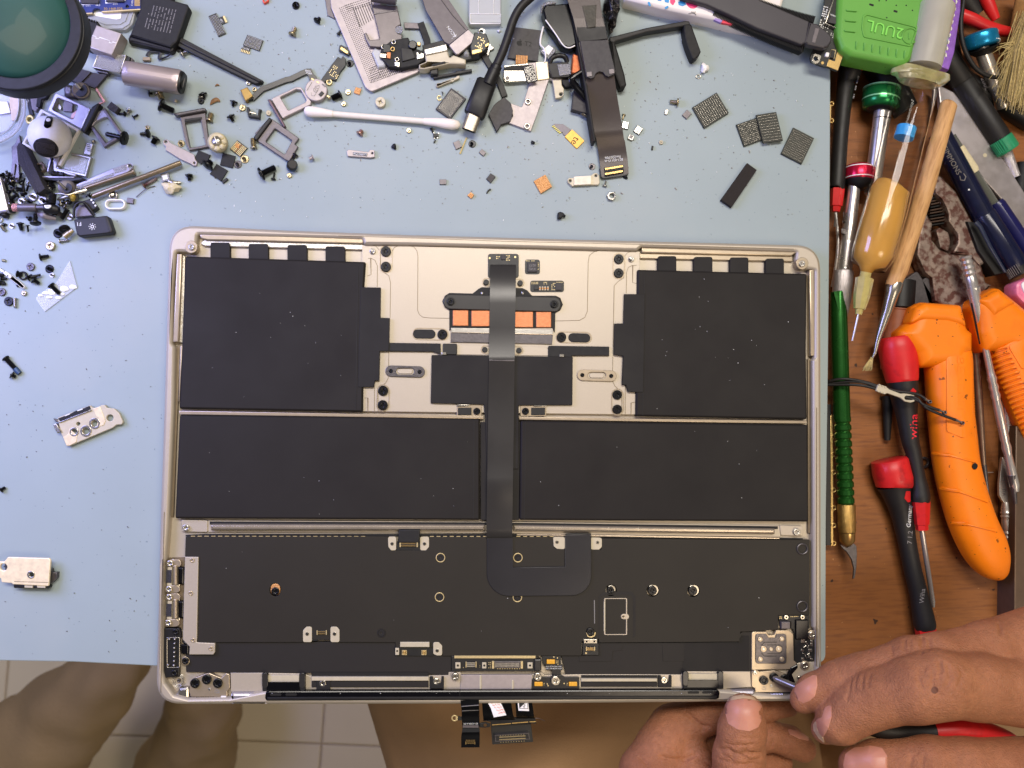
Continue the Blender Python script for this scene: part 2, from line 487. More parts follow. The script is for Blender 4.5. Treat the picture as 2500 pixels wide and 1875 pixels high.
navy = mat('navy_plastic', (18, 22, 48), .25, 0, .2, 200)
glass = mat('clear_glass', (244, 244, 240), .03, 0, 0, 10, trans=1.0, ior=1.02, coat=.4)
frost = mat('frosted_plunger', (190, 186, 170), .3, 0, .06, 80, trans=.25, ior=1.2)
amber = mat('amber_flux', (198, 146, 66), .2, 0, .08, 60, coat=.6)
amberl = mat('yellowed_plastic', (206, 192, 120), .3, 0, .1, 300, trans=.35, ior=1.2)
clear = mat('clear_film', (232, 234, 238), .08, 0, .02, 100, trans=.0, alpha=.28)
clear2 = mat('milky_plastic', (196, 198, 198), .25, 0, .03, 100, alpha=.6)
purple = mat('purple_foil', (140, 96, 190), .3, .1, .15, 300, .5, 900)
stickw = mat('pale_stick_wood', (206, 160, 108), .6, 0, .1, 60, .3, 900, aniso=(8, 1, 1, -17), grain=(90, (10, 1, 1, -17), (160, 112, 66), .5))
rust = mat('rusty_steel', (134, 118, 108), .45, .5, .2, 300, .4, 1800, col2=(88, 56, 48), mixs=260, mixt=(.45, .58))
bristle = mat('bristle', (196, 176, 122), .7, 0, .25, 900)
teal = mat('teal_lens', (44, 88, 82), .4, 0, .2, 14, coat=.1)
swabm = mat('cotton', (240, 230, 220), .8, 0, .03, 300, .4, 2500)
swabs = mat('paper_stick', (230, 222, 208), .6, 0, .04, 300)
clay = mat('beige_putty', (214, 202, 168), .7, 0, .1, 800, .6, 2500)
leather = mat('tan_leather', (150, 88, 58), .45, 0, .12, 200)
pink = mat('pink_plastic', (222, 120, 150), .35)
dkblue = mat('thread_lock_blue', (60, 84, 116), .45, .2)
rustc = mat('copper_coated_board', (190, 128, 70), .45, .35, .3, 3500, .7, 4000, col2=(232, 180, 120), mixs=3500)
creamp = mat('cream_plastic', (192, 182, 157), .45, .1, .06, 400)
yelk = mat('kapton_yellow', (226, 166, 44), .35, .1, .1, 1500)
for m_, v_ in ((skin, .0009), (cloth, .0012), (trous, .002), (orange, .0006)):
    for n_ in m_.node_tree.nodes:
        if n_.bl_idname == 'ShaderNodeBump': n_.inputs['Distance'].default_value = v_
# ================================================================ SETTING
V('0')
ob('work_mat', prism(rnd([(-250, -250), (2029, -250), (2027, 400), (2022, 900), (2017, 1250), (2016, 1618), (1200, 1640), (380, 1626), (180, 1616), (0, 1613), (-250, 1610)], [0, 0, 0, 0, 0, 22, 0, 0, 0, 0, 0]), -2, 0, .5), matm, kind='structure')
ob('riser_board', prism([(-250, -250), (2010, -250), (2004, 1612), (-250, 1596)], -21.9, -2.1, .3), wood2, kind='structure')
ob('desk_top', prism([(-300, -300), (2900, -300), (2900, 1650), (2300, 1640), (2010, 1626), (-300, 1560)], -40, -22, .6), woodm, kind='structure')
# floor with tiles
fl = ob('floor', prism([(-900, 900), (3500, 900), (3500, 2900), (-900, 2900)], -790, -764, 0), grout, kind='structure')
V('D4')
j0 = P(1735, 590, -760); dx = (P(540, 541, -760) - P(2040, 603, -760)).normalized() * -1
dy = Vector((-dx.y, dx.x, 0)); TS = .40
for i in range(-4, 4):
    for k in range(-2, 2):
        a = j0 + dx * (i * TS + .001) + dy * (k * TS + .001); s = TS - .002
        pts = [a, a + dx * s, a + dx * s + dy * s, a + dy * s]
        g = inset(pts, .002)
        vs = [(p.x, p.y, -.7638) for p in pts] + [(p.x, p.y, -.7615) for p in pts] + [(p.x, p.y, -.760) for p in g]
        fs = [(q + r * 4, (q + 1) % 4 + r * 4, (q + 1) % 4 + r * 4 + 4, q + r * 4 + 4) for r in (0, 1) for q in range(4)] + [(8, 9, 10, 11)]
        ob('tile', [(vs, fs)], tilem, fl)
# ================================================================ LEGS AND LAP
def cloth_leg(path, seed, amp=.07):
    g = sweep(smooth_path(path, 8), 40)
    vs, f = g[0]; rr = random.Random(seed); ph = [rr.uniform(0, 6) for _ in range(6)]
    out = []
    n = 40; m = len(vs) // n
    for i in range(m):
        cx = [sum(vs[i * n + k][a] for k in range(n)) / n for a in range(3)]
        for k in range(n):
            v = vs[i * n + k]; th = 2 * math.pi * k / n
            s = 1 + amp * (math.sin(th * 3 + i * .35 + ph[0]) * .6 + math.sin(th * 5 - i * .6 + ph[1]) * .45 + math.sin(i * 1.1 + th * 2 + ph[2]) * .5)
            out.append(tuple(cx[a] + (v[a] - cx[a]) * s for a in range(3)))
    return [(out, f)]
V('D4')
pl = thing('person', 'legs in loose brown trousers below the mat, bent at the knee over the tiled floor', 'person', 500, 500, -700)
ob('trouser_leg', cloth_leg([(-120, 900, -560, 300), (120, 680, -540, 290), (370, 420, -500, 240), (560, 240, -470, 180), (700, 60, -470, 150), (760, -120, -470, 150)], 3), trous, pl)
ob('trouser_leg', cloth_leg([(860, 980, -700, 210), (1000, 720, -690, 240), (1060, 520, -640, 200), (1110, 370, -610, 185), (1080, 200, -590, 170), (1050, 60, -580, 160)], 5), trous, pl)
V('0')
te = thing('person', 'two hands and a brown clad lap of a repairer unscrewing the laptop hinge', 'person', 1700, 1850, -150)
# lap: a cloth sheet with folds that hangs down at its left edge
def lap():
    V_, F_ = [], []; nx, ny = 70, 26
    for i in range(nx + 1):
        for j in range(ny + 1):
            u, w = i / nx, j / ny
            y = 1600 + 520 * w
            xl = 848 + (y - 1600) * .30
            x = xl + (2700 - xl) * max(0, (u - .05) / .95)
            z = -135 + 16 * math.sin((x - .9 * y) / 95.) * (.4 + .6 * w) + 8 * math.sin((x * 1.3 + y * 2) / 140.) - 45 * max(0, 1 - (x - xl) / 200.) ** 2 + (14 if x < 1800 else 14 - (x - 1800) * .08)
            z -= 60 * math.exp(-((x - 1985 - (y - 1800) * .2) / 70.) ** 2)
            p = P(x, y, z)
            if u < .05: p = P(xl, y, -166) + Vector((0, 0, -.45 * (1 - u / .05)))
            V_.append(tuple(p))
    for i in range(nx):
        for j in range(ny):
            a = i * (ny + 1) + j
            F_.append((a, a + 1, a + ny + 2, a + ny + 1))
    n = len(V_)
    V2 = V_ + [(x, y, z - .004) for x, y, z in V_]
    return [(V2, F_ + [tuple(q + n for q in f[::-1]) for f in F_])]
ob('trousers', lap(), cloth, te, 80)
# ================================================================ LAPTOP
LP = thing('laptop', 'opened champagne laptop base with black battery cells, centre ribbon cable and long black board cover', 'laptop', 1200, 1130, 1)
outer = rnd([(414, 548), (700, 562), (1000, 573), (1400, 584), (2004, 599), (2005, 1150), (2006, 1712), (1200, 1719), (380, 1720), (392, 1250), (401, 980)], [62, 0, 0, 0, 62, 0, 62, 0, 62, 0, 0], 8)
holep = [(482, 572), (884, 583), (888, 597), (1010, 598), (1300, 605), (1556, 612), (1567, 603), (1946, 614), (1943, 632), (1950, 655), (1990, 658), (1989, 872), (1984, 880), (1985, 1250), (1986, 1532), (1992, 1540), (1996, 1600), (1990, 1660), (1960, 1690), (1925, 1700), (1760, 1684),
         (1200, 1686), (648, 1687), (560, 1704), (460, 1706), (425, 1697), (404, 1668), (397, 1640), (398, 1380), (405, 1366), (411, 1290), (413, 1250), (424, 1000), (427, 848), (420, 838), (422, 700), (430, 614), (470, 616), (479, 604)]
hole = rnd(holep, 5, 3)
case = ob('case', prism(outer, 1, 4.5, .8), champ, LP)
ob('rim', prism(outer, 4.5, 9, 1.3, [hole]), champ, LP, 50)
def L(name, geo, m, par=LP, **k): return ob(name, geo, m, par, **k)
def star_screw(x, y, r, z, m, par=LP, h=.7, name='screw', ss=.42):
    g = prism(circ(x, y, r, 20), z - .5, z + h, .25, [star(x, y, r * ss, 6, .55, 15)])
    g += prism(circ(x, y, r * .55, 12), z - .5, z + h * .25, 0)
    o = ob(name, g, m, par)
    return o
# rim pocket steps
V('C1')
L('pocket_wall', prism([(392, 152), (1862, 196), (1866, 238), (460, 205), (410, 190)], 4.5, 8.0, .5), champ2)
L('pocket_ledge', prism([(440, 206), (1866, 240), (1870, 292), (440, 258), (405, 235)], 4.5, 6.4, .2), milled)
L('channel_wall', prism([(190, 330), (236, 330), (206, 1125), (152, 1125)], 4.5, 8.2, .6), champ2)
L('channel_ledge', prism([(236, 340), (262, 352), (246, 1130), (208, 1125)], 4.5, 6.2, .2), milled)
L('channel_wall', prism([(176, 1160), (220, 1160), (160, 2700), (112, 2700)], 4.5, 6.0, .5), champd)
L('channel_ledge', prism([(222, 1160), (240, 1160), (214, 1659), (204, 1659)], 4.5, 7.2, .2), champ2)
L('screw_pad', prism(circ(318, 268, 58), 4.6, 9.2, .3), champ2); star_screw(320, 268, 28, 9.4, steel)
V('C3')
L('pocket_wall', prism([(432, 128), (1830, 165), (1780, 200), (430, 172)], 4.5, 8.0, .5), champ2)
L('pocket_ledge', prism([(415, 176), (1780, 204), (1790, 250), (412, 222)], 4.5, 6.4, .2), champ2)
L('channel_wall', prism([(1940, 330), (1985, 320), (1990, 1100), (1950, 1100)], 4.5, 8.2, .6), champ2)
L('channel_wall', prism([(1925, 1130), (1972, 1130), (1962, 2700), (1926, 2700)], 4.5, 6.0, .5), champd)
L('screw_pad', prism(circ(1876, 268, 56), 4.6, 9.2, .3), champ2); star_screw(1876, 270, 28, 9.4, steel)
V('C7')
L('edge_groove', prism([(858, -900), (864, -900), (866, 1200), (862, 1330), (856, 1330)], 9, 9.15, 0), champd)
V('C4')
L('edge_groove', prism([(70, 0), (75, 0), (46, 1540), (41, 1540)], 9, 9.15, 0), champd)
V('C2')
L('edge_groove', prism(ribbon([(-200, 20), (600, 44), (1300, 70), (2300, 92), (3900, 140)], 4), 9, 9.12, 0), champd)
# centre plate
V('0')
L('palm_plate', prism([(884, 598), (1010, 600), (1300, 607), (1562, 614), (1560, 1012), (880, 1004)], 4.5, 6.8, .15), champ)
V('C2')
def groove(pts, w=4): L('groove', prism(ribbon(pts, w), 6.8, 6.95, 0), champd)
groove([(280, 170), (300, 130), (340, 107), (430, 105), (480, 120), (508, 155), (517, 200), (514, 690), (530, 730), (560, 752), (620, 760), (800, 763)])
groove([(2230, 157), (2150, 152), (2100, 165), (2060, 200), (2050, 260), (2042, 700), (2020, 755), (1970, 782), (1755, 787)])
groove([(430, 103), (1000, 120), (1500, 137), (2160, 152)])
groove([(430, 112), (1000, 129), (1500, 146), (2130, 161)], 3)
groove([(-10, 96), (80, 98), (140, 115), (178, 160), (182, 310), (205, 345), (255, 380), (270, 440), (266, 760)])
groove([(255, 1065), (250, 1300), (230, 1340), (205, 1365)]); groove([(90, 220), (130, 240), (152, 290), (150, 480)])
groove([(125, 1345), (125, 1625)]); groove([(158, 1600), (158, 1420)])
for q in ([(70, 225), (92, 225), (95, 370), (62, 382)], [(35, 1480), (66, 1480), (66, 1625)]): groove(q)
V('C3')
groove([(430, 160), (340, 158), (300, 175), (280, 200), (268, 400), (220, 430), (182, 470), (172, 1020)]); groove([(350, 285), (310, 305), (294, 350), (290, 540)])
groove([(170, 1110), (168, 1330), (190, 1375), (225, 1405)]); groove([(282, 1370), (282, 1640)]); groove([(385, 285), (350, 290), (348, 440), (385, 452)]); groove([(372, 1517), (335, 1525), (333, 1640)])
groove([(250, 1640), (250, 1420)])
# batteries
BZ = 8.4
V('0')
def cell(pts, name='battery_cell'): return L(name, prism(rnd(pts, 5, 3), 4.5, BZ, .9), batt, LP, smooth=60)
c1 = cell([(452, 625), (893, 639), (889, 700), (886, 1006), (437, 998)])
c2 = cell([(1556, 658), (1971, 668), (1969, 850), (1971, 1024), (1552, 1016)])
c3 = cell([(438, 1013), (1172, 1022), (1172, 1270), (427, 1266)])
c4 = cell([(1271, 1027), (1973, 1037), (1975, 1274), (1268, 1270)])
for p, q in ((c1, [(872, 642), (875, 642), (870, 1002), (867, 1002)]), (c2, [(1572, 662), (1575, 662), (1571, 1014), (1568, 1014)]), (c3, [(1156, 1026), (1159, 1026), (1158, 1266), (1155, 1266)]), (c4, [(1282, 1030), (1285, 1030), (1282, 1268), (1279, 1268)])):
    L('seam', prism(q, BZ - .1, BZ + .12, 0), batt2, p)
V('C1')
for b in ((492, 228, 668, 372), (836, 240, 1013, 384), (1185, 250, 1362, 394), (1528, 262, 1704, 406)):
    L('tab', prism(rnd(box(*b), [22, 22, 0, 0], 4), 4.6, 7.2, .2), batt2, c1)
L('battery_strip', prism([(1845, 630), (2025, 633), (2022, 905), (2106, 908), (2100, 1205), (2018, 1207), (2012, 1470), (1975, 1472), (1962, 1530), (1820, 1530)], 6.8, BZ + .35, .25), batt2)
V('C3')
for b in ((577, 203, 743, 345), (900, 210, 1068, 352), (1226, 215, 1392, 358), (1547, 225, 1712, 362)):
    L('tab', prism(rnd(box(*b), [22, 22, 0, 0], 4), 4.6, 7.2, .2), batt2, c2)
L('battery_strip', prism([(460, 545), (275, 545), (268, 808), (187, 810), (180, 1090), (265, 1103), (255, 1362), (290, 1364), (308, 1425), (445, 1430)], 6.8, BZ + .35, .25), batt2)
V('D8')
L('divider', prism([(76, 57), (900, 71), (1066, 74), (1066, 83), (76, 69)], 4.5, 7.6, .25), champ2)
L('divider', prism([(1182, 76), (1500, 82), (2118, 89), (2121, 99), (1182, 86)], 4.5, 7.6, .25), champ2)
# battery control board and arms
V('C2')
L('battery_board', prism(rnd([(640, 1093), (900, 1094), (1912, 1110), (1908, 1545), (1425, 1548), (1425, 1700), (1420, 2120), (1135, 2120), (1125, 1700), (1110, 1540), (632, 1528)], [8, 0, 8, 8, 0, 0, 0, 0, 0, 8, 8], 3), 6.8, 8.3, .3), batt2)
V('0'); L('battery_board_tail', prism([(1173, 1030), (1270, 1030), (1267, 1270), (1173, 1270)], 4.5, 7.6, .3), batt2); V('C2')
L('battery_arm', prism([(245, 983), (722, 990), (722, 1086), (645, 1064), (170, 1060)], 6.8, 8.2, .3), blk2)
L('battery_arm', prism(rnd([(1690, 1010), (2240, 1018), (2240, 1100), (1905, 1100), (1900, 1115), (1690, 1112)], [18, 0, 0, 0, 4, 4], 3), 6.8, 8.2, .3), blk2)
L('arm_block', prism(rnd([(742, 990), (868, 992), (868, 1092), (742, 1090)], 8, 3), 6.8, 8.5, .3), blk)
for q in ((752, 1080), (1812, 1098)): L('arm_clip', prism(rbox(q[0], q[1], 44, 26, 0, 8), 6.9, 8.9, .2), sscrew)
# trackpad board and bracket
tb = L('trackpad_board', prism(box(1148, 183, 1425, 397, 26), 6.8, 7.4, .15), pcb)
L('component', prism(rbox(1285, 214, 36, 42), 7.4, 8.0, .1), chip, tb)
L('component_row', marks(1222, 205, 13, 0, 0, 16, 2, 3, 7.45, .5, .5, .8) + marks(1312, 195, 13, 0, 0, 14, 4, 3, 7.45, .5, .6, .85, 4) + prism(circ(1163, 222, 9), 7.4, 7.55, 0) + prism(circ(1393, 212, 9), 7.4, 7.55, 0), goldp, tb)
cb = L('chip_well', prism(box(1481, 234, 1615, 367, 24), 6.8, 7.0, .05), pcb)
L('chip', prism(box(1505, 258, 1592, 345, 3), 7.0, 7.9, .15), chip, cb)
L('chip_marking', text_geo('0277', 1548, 285, 22, 180, 7.93) + text_geo('KVFJ', 1548, 318, 20, 180, 7.93), gprint, cb)
L('component_row', marks(1492, 243, 12, 0, 0, 14, 1, 8, 7.03, .5, .5, .6, 8) + marks(1598, 262, 0, 14, 10, 0, 1, 6, 7.03, .5, .5, .6, 9), goldp, cb)
cb = L('component_well', prism(box(1528, 424, 1832, 528, 26), 6.8, 7.0, .05), pcb)
for x in (1616, 1640, 1663, 1687): L('capacitor', prism(rbox(x, 494, 15, 34), 7.0, 7.8, .15), creamp, cb); L('capacitor_core', prism(rbox(x, 494, 15.4, 16), 7.0, 7.85, .1), rustc, cb)
L('chip', prism(box(1758, 452, 1812, 508, 3), 7.0, 7.8, .1), chip, cb); L('chip', prism(box(1563, 460, 1604, 506, 3), 7.0, 7.8, .1), blk, cb)
L('component_row', marks(1540, 436, 13, 0, 0, 13, 2, 5, 7.03, .5, .5, .7, 12) + marks(1650, 436, 12, 0, 0, 14, 2, 3, 7.03, .6, .5, .7, 13) + marks(1720, 446, 13, 0, 0, 14, 5, 3, 7.03, .5, .5, .7, 15) + marks(1765, 436, 12, 0, 0, 12, 1, 5, 7.03, .5, .5, .8, 16), goldp, cb)
bk = L('trackpad_bracket_base', prism(rnd([(800, 535), (1010, 540), (1060, 500), (1090, 483), (1460, 492), (1500, 510), (1545, 560), (1760, 560), (1800, 580), (1823, 640), (1800, 690), (1755, 715), (1750, 905), (1730, 850), (820, 850), (800, 885), (800, 690), (760, 665), (736, 610), (760, 560)], 14, 3), 6.8, 7.3, .1), dark)
for q in (1095, 1460): L('solder_point', blob(q, 538, 7.4, 15, 17, .5, .2, q, 6, 8), solder, bk)
L('trackpad_bracket', prism(slot(812, 614, 1740, 638, 66, 12), 7.3, 8.6, .3), flexm)
for x, y in ((812, 612), (1744, 636)): L('washer', prism(circ(x, y, 40), 8.6, 8.8, .1), blk); star_screw(x, y, 31, 8.9, bscrew, ss=.36)
for b in ((830, 690, 972, 832), (998, 692, 1180, 836), (1380, 703, 1555, 845), (1580, 705, 1718, 845)):
    L('copper_block', prism(box(*b, 6), 6.8, 8.0, .3), copper)
L('steel_clip', prism([(815, 848), (1735, 866), (1733, 908), (815, 890)], 6.8, 8.2, .2), steel)
L('steel_clip', prism([(815, 893), (1733, 911), (1725, 996), (812, 978)], 6.8, 7.8, .2), dsteel)
L('steel_hem', prism([(815, 888), (1733, 906), (1733, 911), (815, 893)], 6.8, 8.35, .1), barm)
L('lower_palm_plate', prism(rnd([(878, 1000), (1670, 1022), (1690, 1045), (1690, 1100), (870, 1090), (870, 1005)], 5, 2), 6.8, 7.2, .12), champ)
# screws and pads in the centre plate
def ring_slot(a, b, r, z=6.8): L('screw_ring', prism(slot(*a, *b, r + 9), z, z + .22, .1, [slot(*a, *b, r)]), champ2)
for a, b, r in (((228, 160), (228, 298), 46), ((203, 1415), (200, 1545), 46)):
    ring_slot(a, b, r + 4); star_screw(*a, r, 7.2, bscrew); star_screw(*b, r, 7.2, bscrew)
ring_slot((520, 903), (737, 908), 46)
L('rubber_pad', prism(slot(512, 903, 636, 905, 40), 6.8, 7.4, .2), blk2); star_screw(737, 908, 45, 7.2, bscrew)
ring_slot((1810, 933), (2030, 938), 44)
L('rubber_pad', prism(slot(1912, 936, 2030, 940, 40), 6.8, 7.4, .2), blk2); star_screw(1810, 933, 44, 7.2, bscrew)
for a, b in (((1132, 438), (1200, 440)), ((1438, 445), (1370, 445)), ((1120, 1045), (1180, 1048)), ((1427, 1052), (1370, 1052))):
    ring_slot(a, b, 30, 7.2 if a[1] > 1000 else 6.8); L('stud', prism(circ(*a, 25), 7, 8.2, .2), blk)
for x, s in ((402, 1), (2128, -1)):
    y = 1241 if s == 1 else 1278
    h = L('slotted_plate', prism(slot(x - 128, y - 4, x + 128, y + 4, 50, 10), 6.8, 7.8, .2, [slot(x - 52, y, x + 52, y, 30)]), dsteel if s == 1 else champ2)
    L('slot_button', prism(slot(x - 45, y, x + 45, y, 22), 6.8, 7.4, .2), champ, h)
    for k in (-130, 130): star_screw(x + k, y + k * .03, 19, 7.9, bscrew, h, h=.3)
for x0, f in ((868, 0), (1440, 1)):
    b = L('latch_frame', prism(box(x0, 1545, x0 + (222 if not f else 232), 1645, 6), 6.8, 7.3, .15), champ2)
    L('latch_hem', prism(box(x0 + (0 if not f else 120), 1540, x0 + (110 if not f else 232), 1556), 7.3, 8.0, .1), sscrew, b)
    L('latch_pad', prism(box(x0 + (10 if not f else 98), 1568, x0 + (132 if not f else 222), 1634, 4), 7.3, 7.8, .15), blk, b)
    star_screw(x0 + (180 if not f else 46), 1600, 32, 7.6, bscrew, b)
V('C1'); star_screw(1952, 305, 26, 7.2, steel)
V('C3'); star_screw(338, 228, 26, 7.2, steel)
for a, b in (((226, 228), (224, 355)), ((212, 1452), (212, 1583))):
    ring_slot(a, b, 48); star_screw(*a, 43, 7.2, bscrew); star_screw(*b, 43, 7.2, bscrew)
# ribbon cable over the centre, up and over in gentle height steps
V('0')
fx = c('C2', [(1170, 280), (1400, 280)]); f2 = c('C5', [(1245, -2), (1478, -2)])
def flexstrip():
    V_, F_ = [], []
    zs = [(646, 7.6), (652, 9.1), (740, 9.15), (800, 9.3), (870, 9.1), (878, 9.5), (884, 9.2), (1010, 9.2), (1120, 9.2), (1165, 9.6), (1186, 10.0), (1215, 9.5), (1262, 9.25), (1290, 9.5), (1309, 9.3), (1314, 8.0)]
    for y, z in zs:
        t = (y - 646) / (1270 - 646)
        xl = 1197 + (1188 - 1197) * t; xr = 1260 + (1251 - 1260) * t
        for k in range(9):
            u = k / 8
            V_.append(tuple(P(xl + (xr - xl) * u, y, z + .25 * math.cos((u - .5) * math.pi) * (1 if 1150 < y < 1230 else .2))))
    for i in range(len(zs) - 1):
        for k in range(8):
            a = i * 9 + k; F_.append((a, a + 9, a + 10, a + 1))
    n = len(V_); V2 = V_ + [(x, y, z - .00018) for x, y, z in V_]
    return [(V2, F_ + [tuple(q + n for q in f[::-1]) for f in F_])]
rc = L('ribbon_cable', flexstrip(), flexm, smooth=80)
V('C5')
L('ribbon_turn', prism([(1250, 140), (1480, 140), (1487, 425), (1952, 418), (1955, 130), (2188, 125), (2190, 380)] + [(2010 + 180 * math.cos(a), 500 + 180 * math.sin(a)) for a in [rad(q) for q in range(0, 91, 10)]] + [(1450 + 200 * math.cos(a), 485 + 200 * math.sin(a)) for a in [rad(q) for q in range(90, 181, 10)]], 7.3, 8.2, .3), mat('ribbon_gloss', (46, 45, 46), .22, 0, .12, 40), rc)
L('ribbon_fold', prism([(1955, 128), (2188, 122), (2180, 112), (1965, 118)], 7.75, 8.1, .1), blk, rc)
V('C2')
L('ribbon_crease', prism([(1157, 1131), (1386, 1136), (1386, 1150), (1157, 1145)], 9.2, 9.5, .1), dsteel, rc)
# rail between the batteries and the board
V('D8')
L('rail_bed', prism(rnd([(168, 414), (1074, 418), (1160, 419), (2030, 430), (2034, 468), (1160, 456), (1074, 455), (168, 452)], 6, 3), 4.5, 5.6, .2), champ)
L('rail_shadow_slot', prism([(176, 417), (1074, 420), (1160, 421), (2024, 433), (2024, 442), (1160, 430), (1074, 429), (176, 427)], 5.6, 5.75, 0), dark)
L('rail', prism(rnd([(178, 426), (1072, 428), (1072, 448), (178, 447)], 4, 3), 5.6, 8.2, .9), barm, smooth=70)
L('rail', prism(rnd([(1163, 429), (2016, 441), (2016, 459), (1163, 449)], 4, 3), 5.6, 8.2, .9), barm, smooth=70)
L('rail_bracket', prism(rnd([(84, 412), (168, 414), (168, 452), (84, 450)], 4, 2), 4.5, 6.2, .2), champ); star_screw(97, 438, 11, 6.5, steel, h=1)
L('rail_bracket', prism(rnd([(2030, 430), (2106, 432), (2106, 464), (2034, 462)], 4, 2), 4.5, 6.2, .2), champ); star_screw(2087, 452, 12, 6.5, steel, h=1)
L('rail_lip', prism([(1175, 458), (2030, 470), (2030, 474), (1175, 463)], 5, 6.5, .1), barm)
# board cover
V('0')
cov = [(453, 1311), (470, 1308), (843, 1309)] + c('C5', [(360, 148), (362, 235), (395, 272), (700, 272), (728, 240), (728, 148)]) + c('C6', [(185, 152), (190, 235), (215, 260), (620, 265), (625, 165), (1000, 168)]) + \
      c('C7', [(100, 238), (800, 240), (800, 888), (530, 890), (530, 1015), (300, 1030), (205, 1032), (195, 1118)]) + c('C6', [(600, 1103), (596, 1070), (560, 1060), (480, 1060), (440, 1100), (440, 1220)]) + \
      c('C5', [(955, 1220), (940, 1222), (850, 1222), (846, 1130), (820, 1098), (765, 1098), (765, 1145), (735, 1145), (735, 1098), (468, 1098), (465, 1145), (430, 1145), (425, 1100)]) + \
      c('C4', [(1567, 1110), (1567, 1010), (1545, 978), (1490, 978), (1485, 1090), (1340, 1090), (1330, 978), (1280, 980), (1256, 1010), (1256, 1110), (345, 1112), (365, 1050), (368, 385), (250, 380)])
h6 = [c('C4', circ(1020, 665, 50, 16, 56))] + [c('C6', circ(707, 632, 52, 16)), c('C6', circ(1083, 635, 56, 16)), c('C6', circ(1448, 637, 56, 16))]
bd = L('board_cover', prism(cov, 5.2, 7.3, .15, h6), board)
L('lower_film', prism(c('C4', [(255, 1112), (2600, 1105)]) + c('C5', [(930, 1222), (930, 1375), (905, 1375), (900, 1395)]) + c('C5', [(720, 1385)]) + c('C4', [(260, 1365)]), 4.6, 6.2, .15), board2)
L('lower_film', prism(c('C6', [(260, 1220), (440, 1218), (600, 1105), (1860, 1098), (1870, 1020), (1900, 1000), (1970, 1005), (1965, 1360), (1345, 1362), (1340, 1390), (300, 1390)]), 4.6, 6.2, .15), board2)
L('film_step', prism(c('C6', [(600, 1106), (808, 1106), (806, 1170), (722, 1180), (714, 1270), (420, 1275), (420, 1222), (600, 1215)]), 6.2, 6.45, .1), board2)
L('film_step', prism(c('C6', [(1166, 1106), (1365, 1106), (1365, 1270), (1175, 1270)]), 6.2, 6.4, .1), board2)
L('film_step', prism(c('C6', [(1365, 1104), (1850, 1104), (1880, 1040), (1950, 1040), (1950, 1355), (1350, 1355)]), 6.2, 6.35, .08), batt2)
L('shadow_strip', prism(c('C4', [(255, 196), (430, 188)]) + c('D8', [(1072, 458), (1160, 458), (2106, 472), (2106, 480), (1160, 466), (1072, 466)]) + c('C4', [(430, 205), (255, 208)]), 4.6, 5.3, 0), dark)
V('C4')
L('gold_dash_row', sum([prism([(300 + i * 58, 203 + .1 * i), (336 + i * 58, 203 + .1 * i), (336 + i * 58, 209), (300 + i * 58, 209)], 7.3, 7.4, 0) for i in range(26)], []), goldp, bd)
V('C5')
L('gold_dash_row', sum([prism([(735 + i * 60, 143), (770 + i * 60, 143), (770 + i * 60, 149), (735 + i * 60, 149)], 7.3, 7.4, 0) for i in list(range(9)) + [13, 14, 15, 16, 17, 18]], []), goldp, bd)
def ringscrew(x, y, r, m=board, tilt=None):
    L('screw_collar', prism(circ(x, y, r, 28), 7.3, 7.6, .12, [circ(x, y, r * .8, 28)]), goldp if m is board else m, bd)
    star_screw(x, y, r * .76, 7.1, batt2, bd, h=.35, ss=.4)
for x, y in ((831, 338), (1528, 338), (822, 693), (1523, 696)): ringscrew(x, y, 43)
ringscrew(299, 1018, 40, batt2)
V('C4'); L('hole_liner', prism(slot(1021, 648, 1021, 672, 40), 4.6, 7.0, .1), rustc, bd); star_screw(1019, 678, 35, 7.0, bscrew, bd)
V('C6')
for x, y, r in ((707, 632, 40), (1083, 635, 50), (1448, 637, 50)):
    L('hole_liner', prism(circ(x + 4, y - 6, r), 4.6, 6.6, .2), sscrew, bd); star_screw(x - 3, y, r * .82, 7.2, bscrew, bd)
V('C7')
for x, y in ((740, 320), (740, 815)):
    L('screw_cup', prism(circ(x, y, 51, 28), 7.3, 8.0, .4, [circ(x, y, 36, 28)]), dsteel, bd); star_screw(x, y, 34, 6.8, bscrew, bd, h=.3)
V('C6')
ff = L('shield_frame', prism(rnd([(645, 702), (852, 702), (852, 1033), (645, 1033)], 12, 3), 7.3, 7.6, .05, [rnd([(656, 709), (842, 709), (842, 1026), (656, 1026)], 8, 3)]), champ, bd)
L('frame_hem', prism([(642, 735), (655, 735), (655, 1000), (642, 1000)], 7.3, 7.8, .1), creamp, ff)
L('frame_tab', prism(slot(820, 868, 846, 868, 24), 7.3, 7.75, .1), champ, ff); star_screw(818, 868, 16, 7.7, champ2, ff, h=.2)
L('film_crease', prism([(553, 720), (561, 720), (563, 930), (556, 930)], 7.3, 7.4, 0), gprint, bd)
L('film_crease', prism([(596, 690), (640, 645), (900, 645), (930, 690), (930, 1040), (905, 1060), (905, 700), (880, 672), (650, 672), (606, 700), (606, 1060), (596, 1060)], 7.3, 7.38, 0), board2, bd)
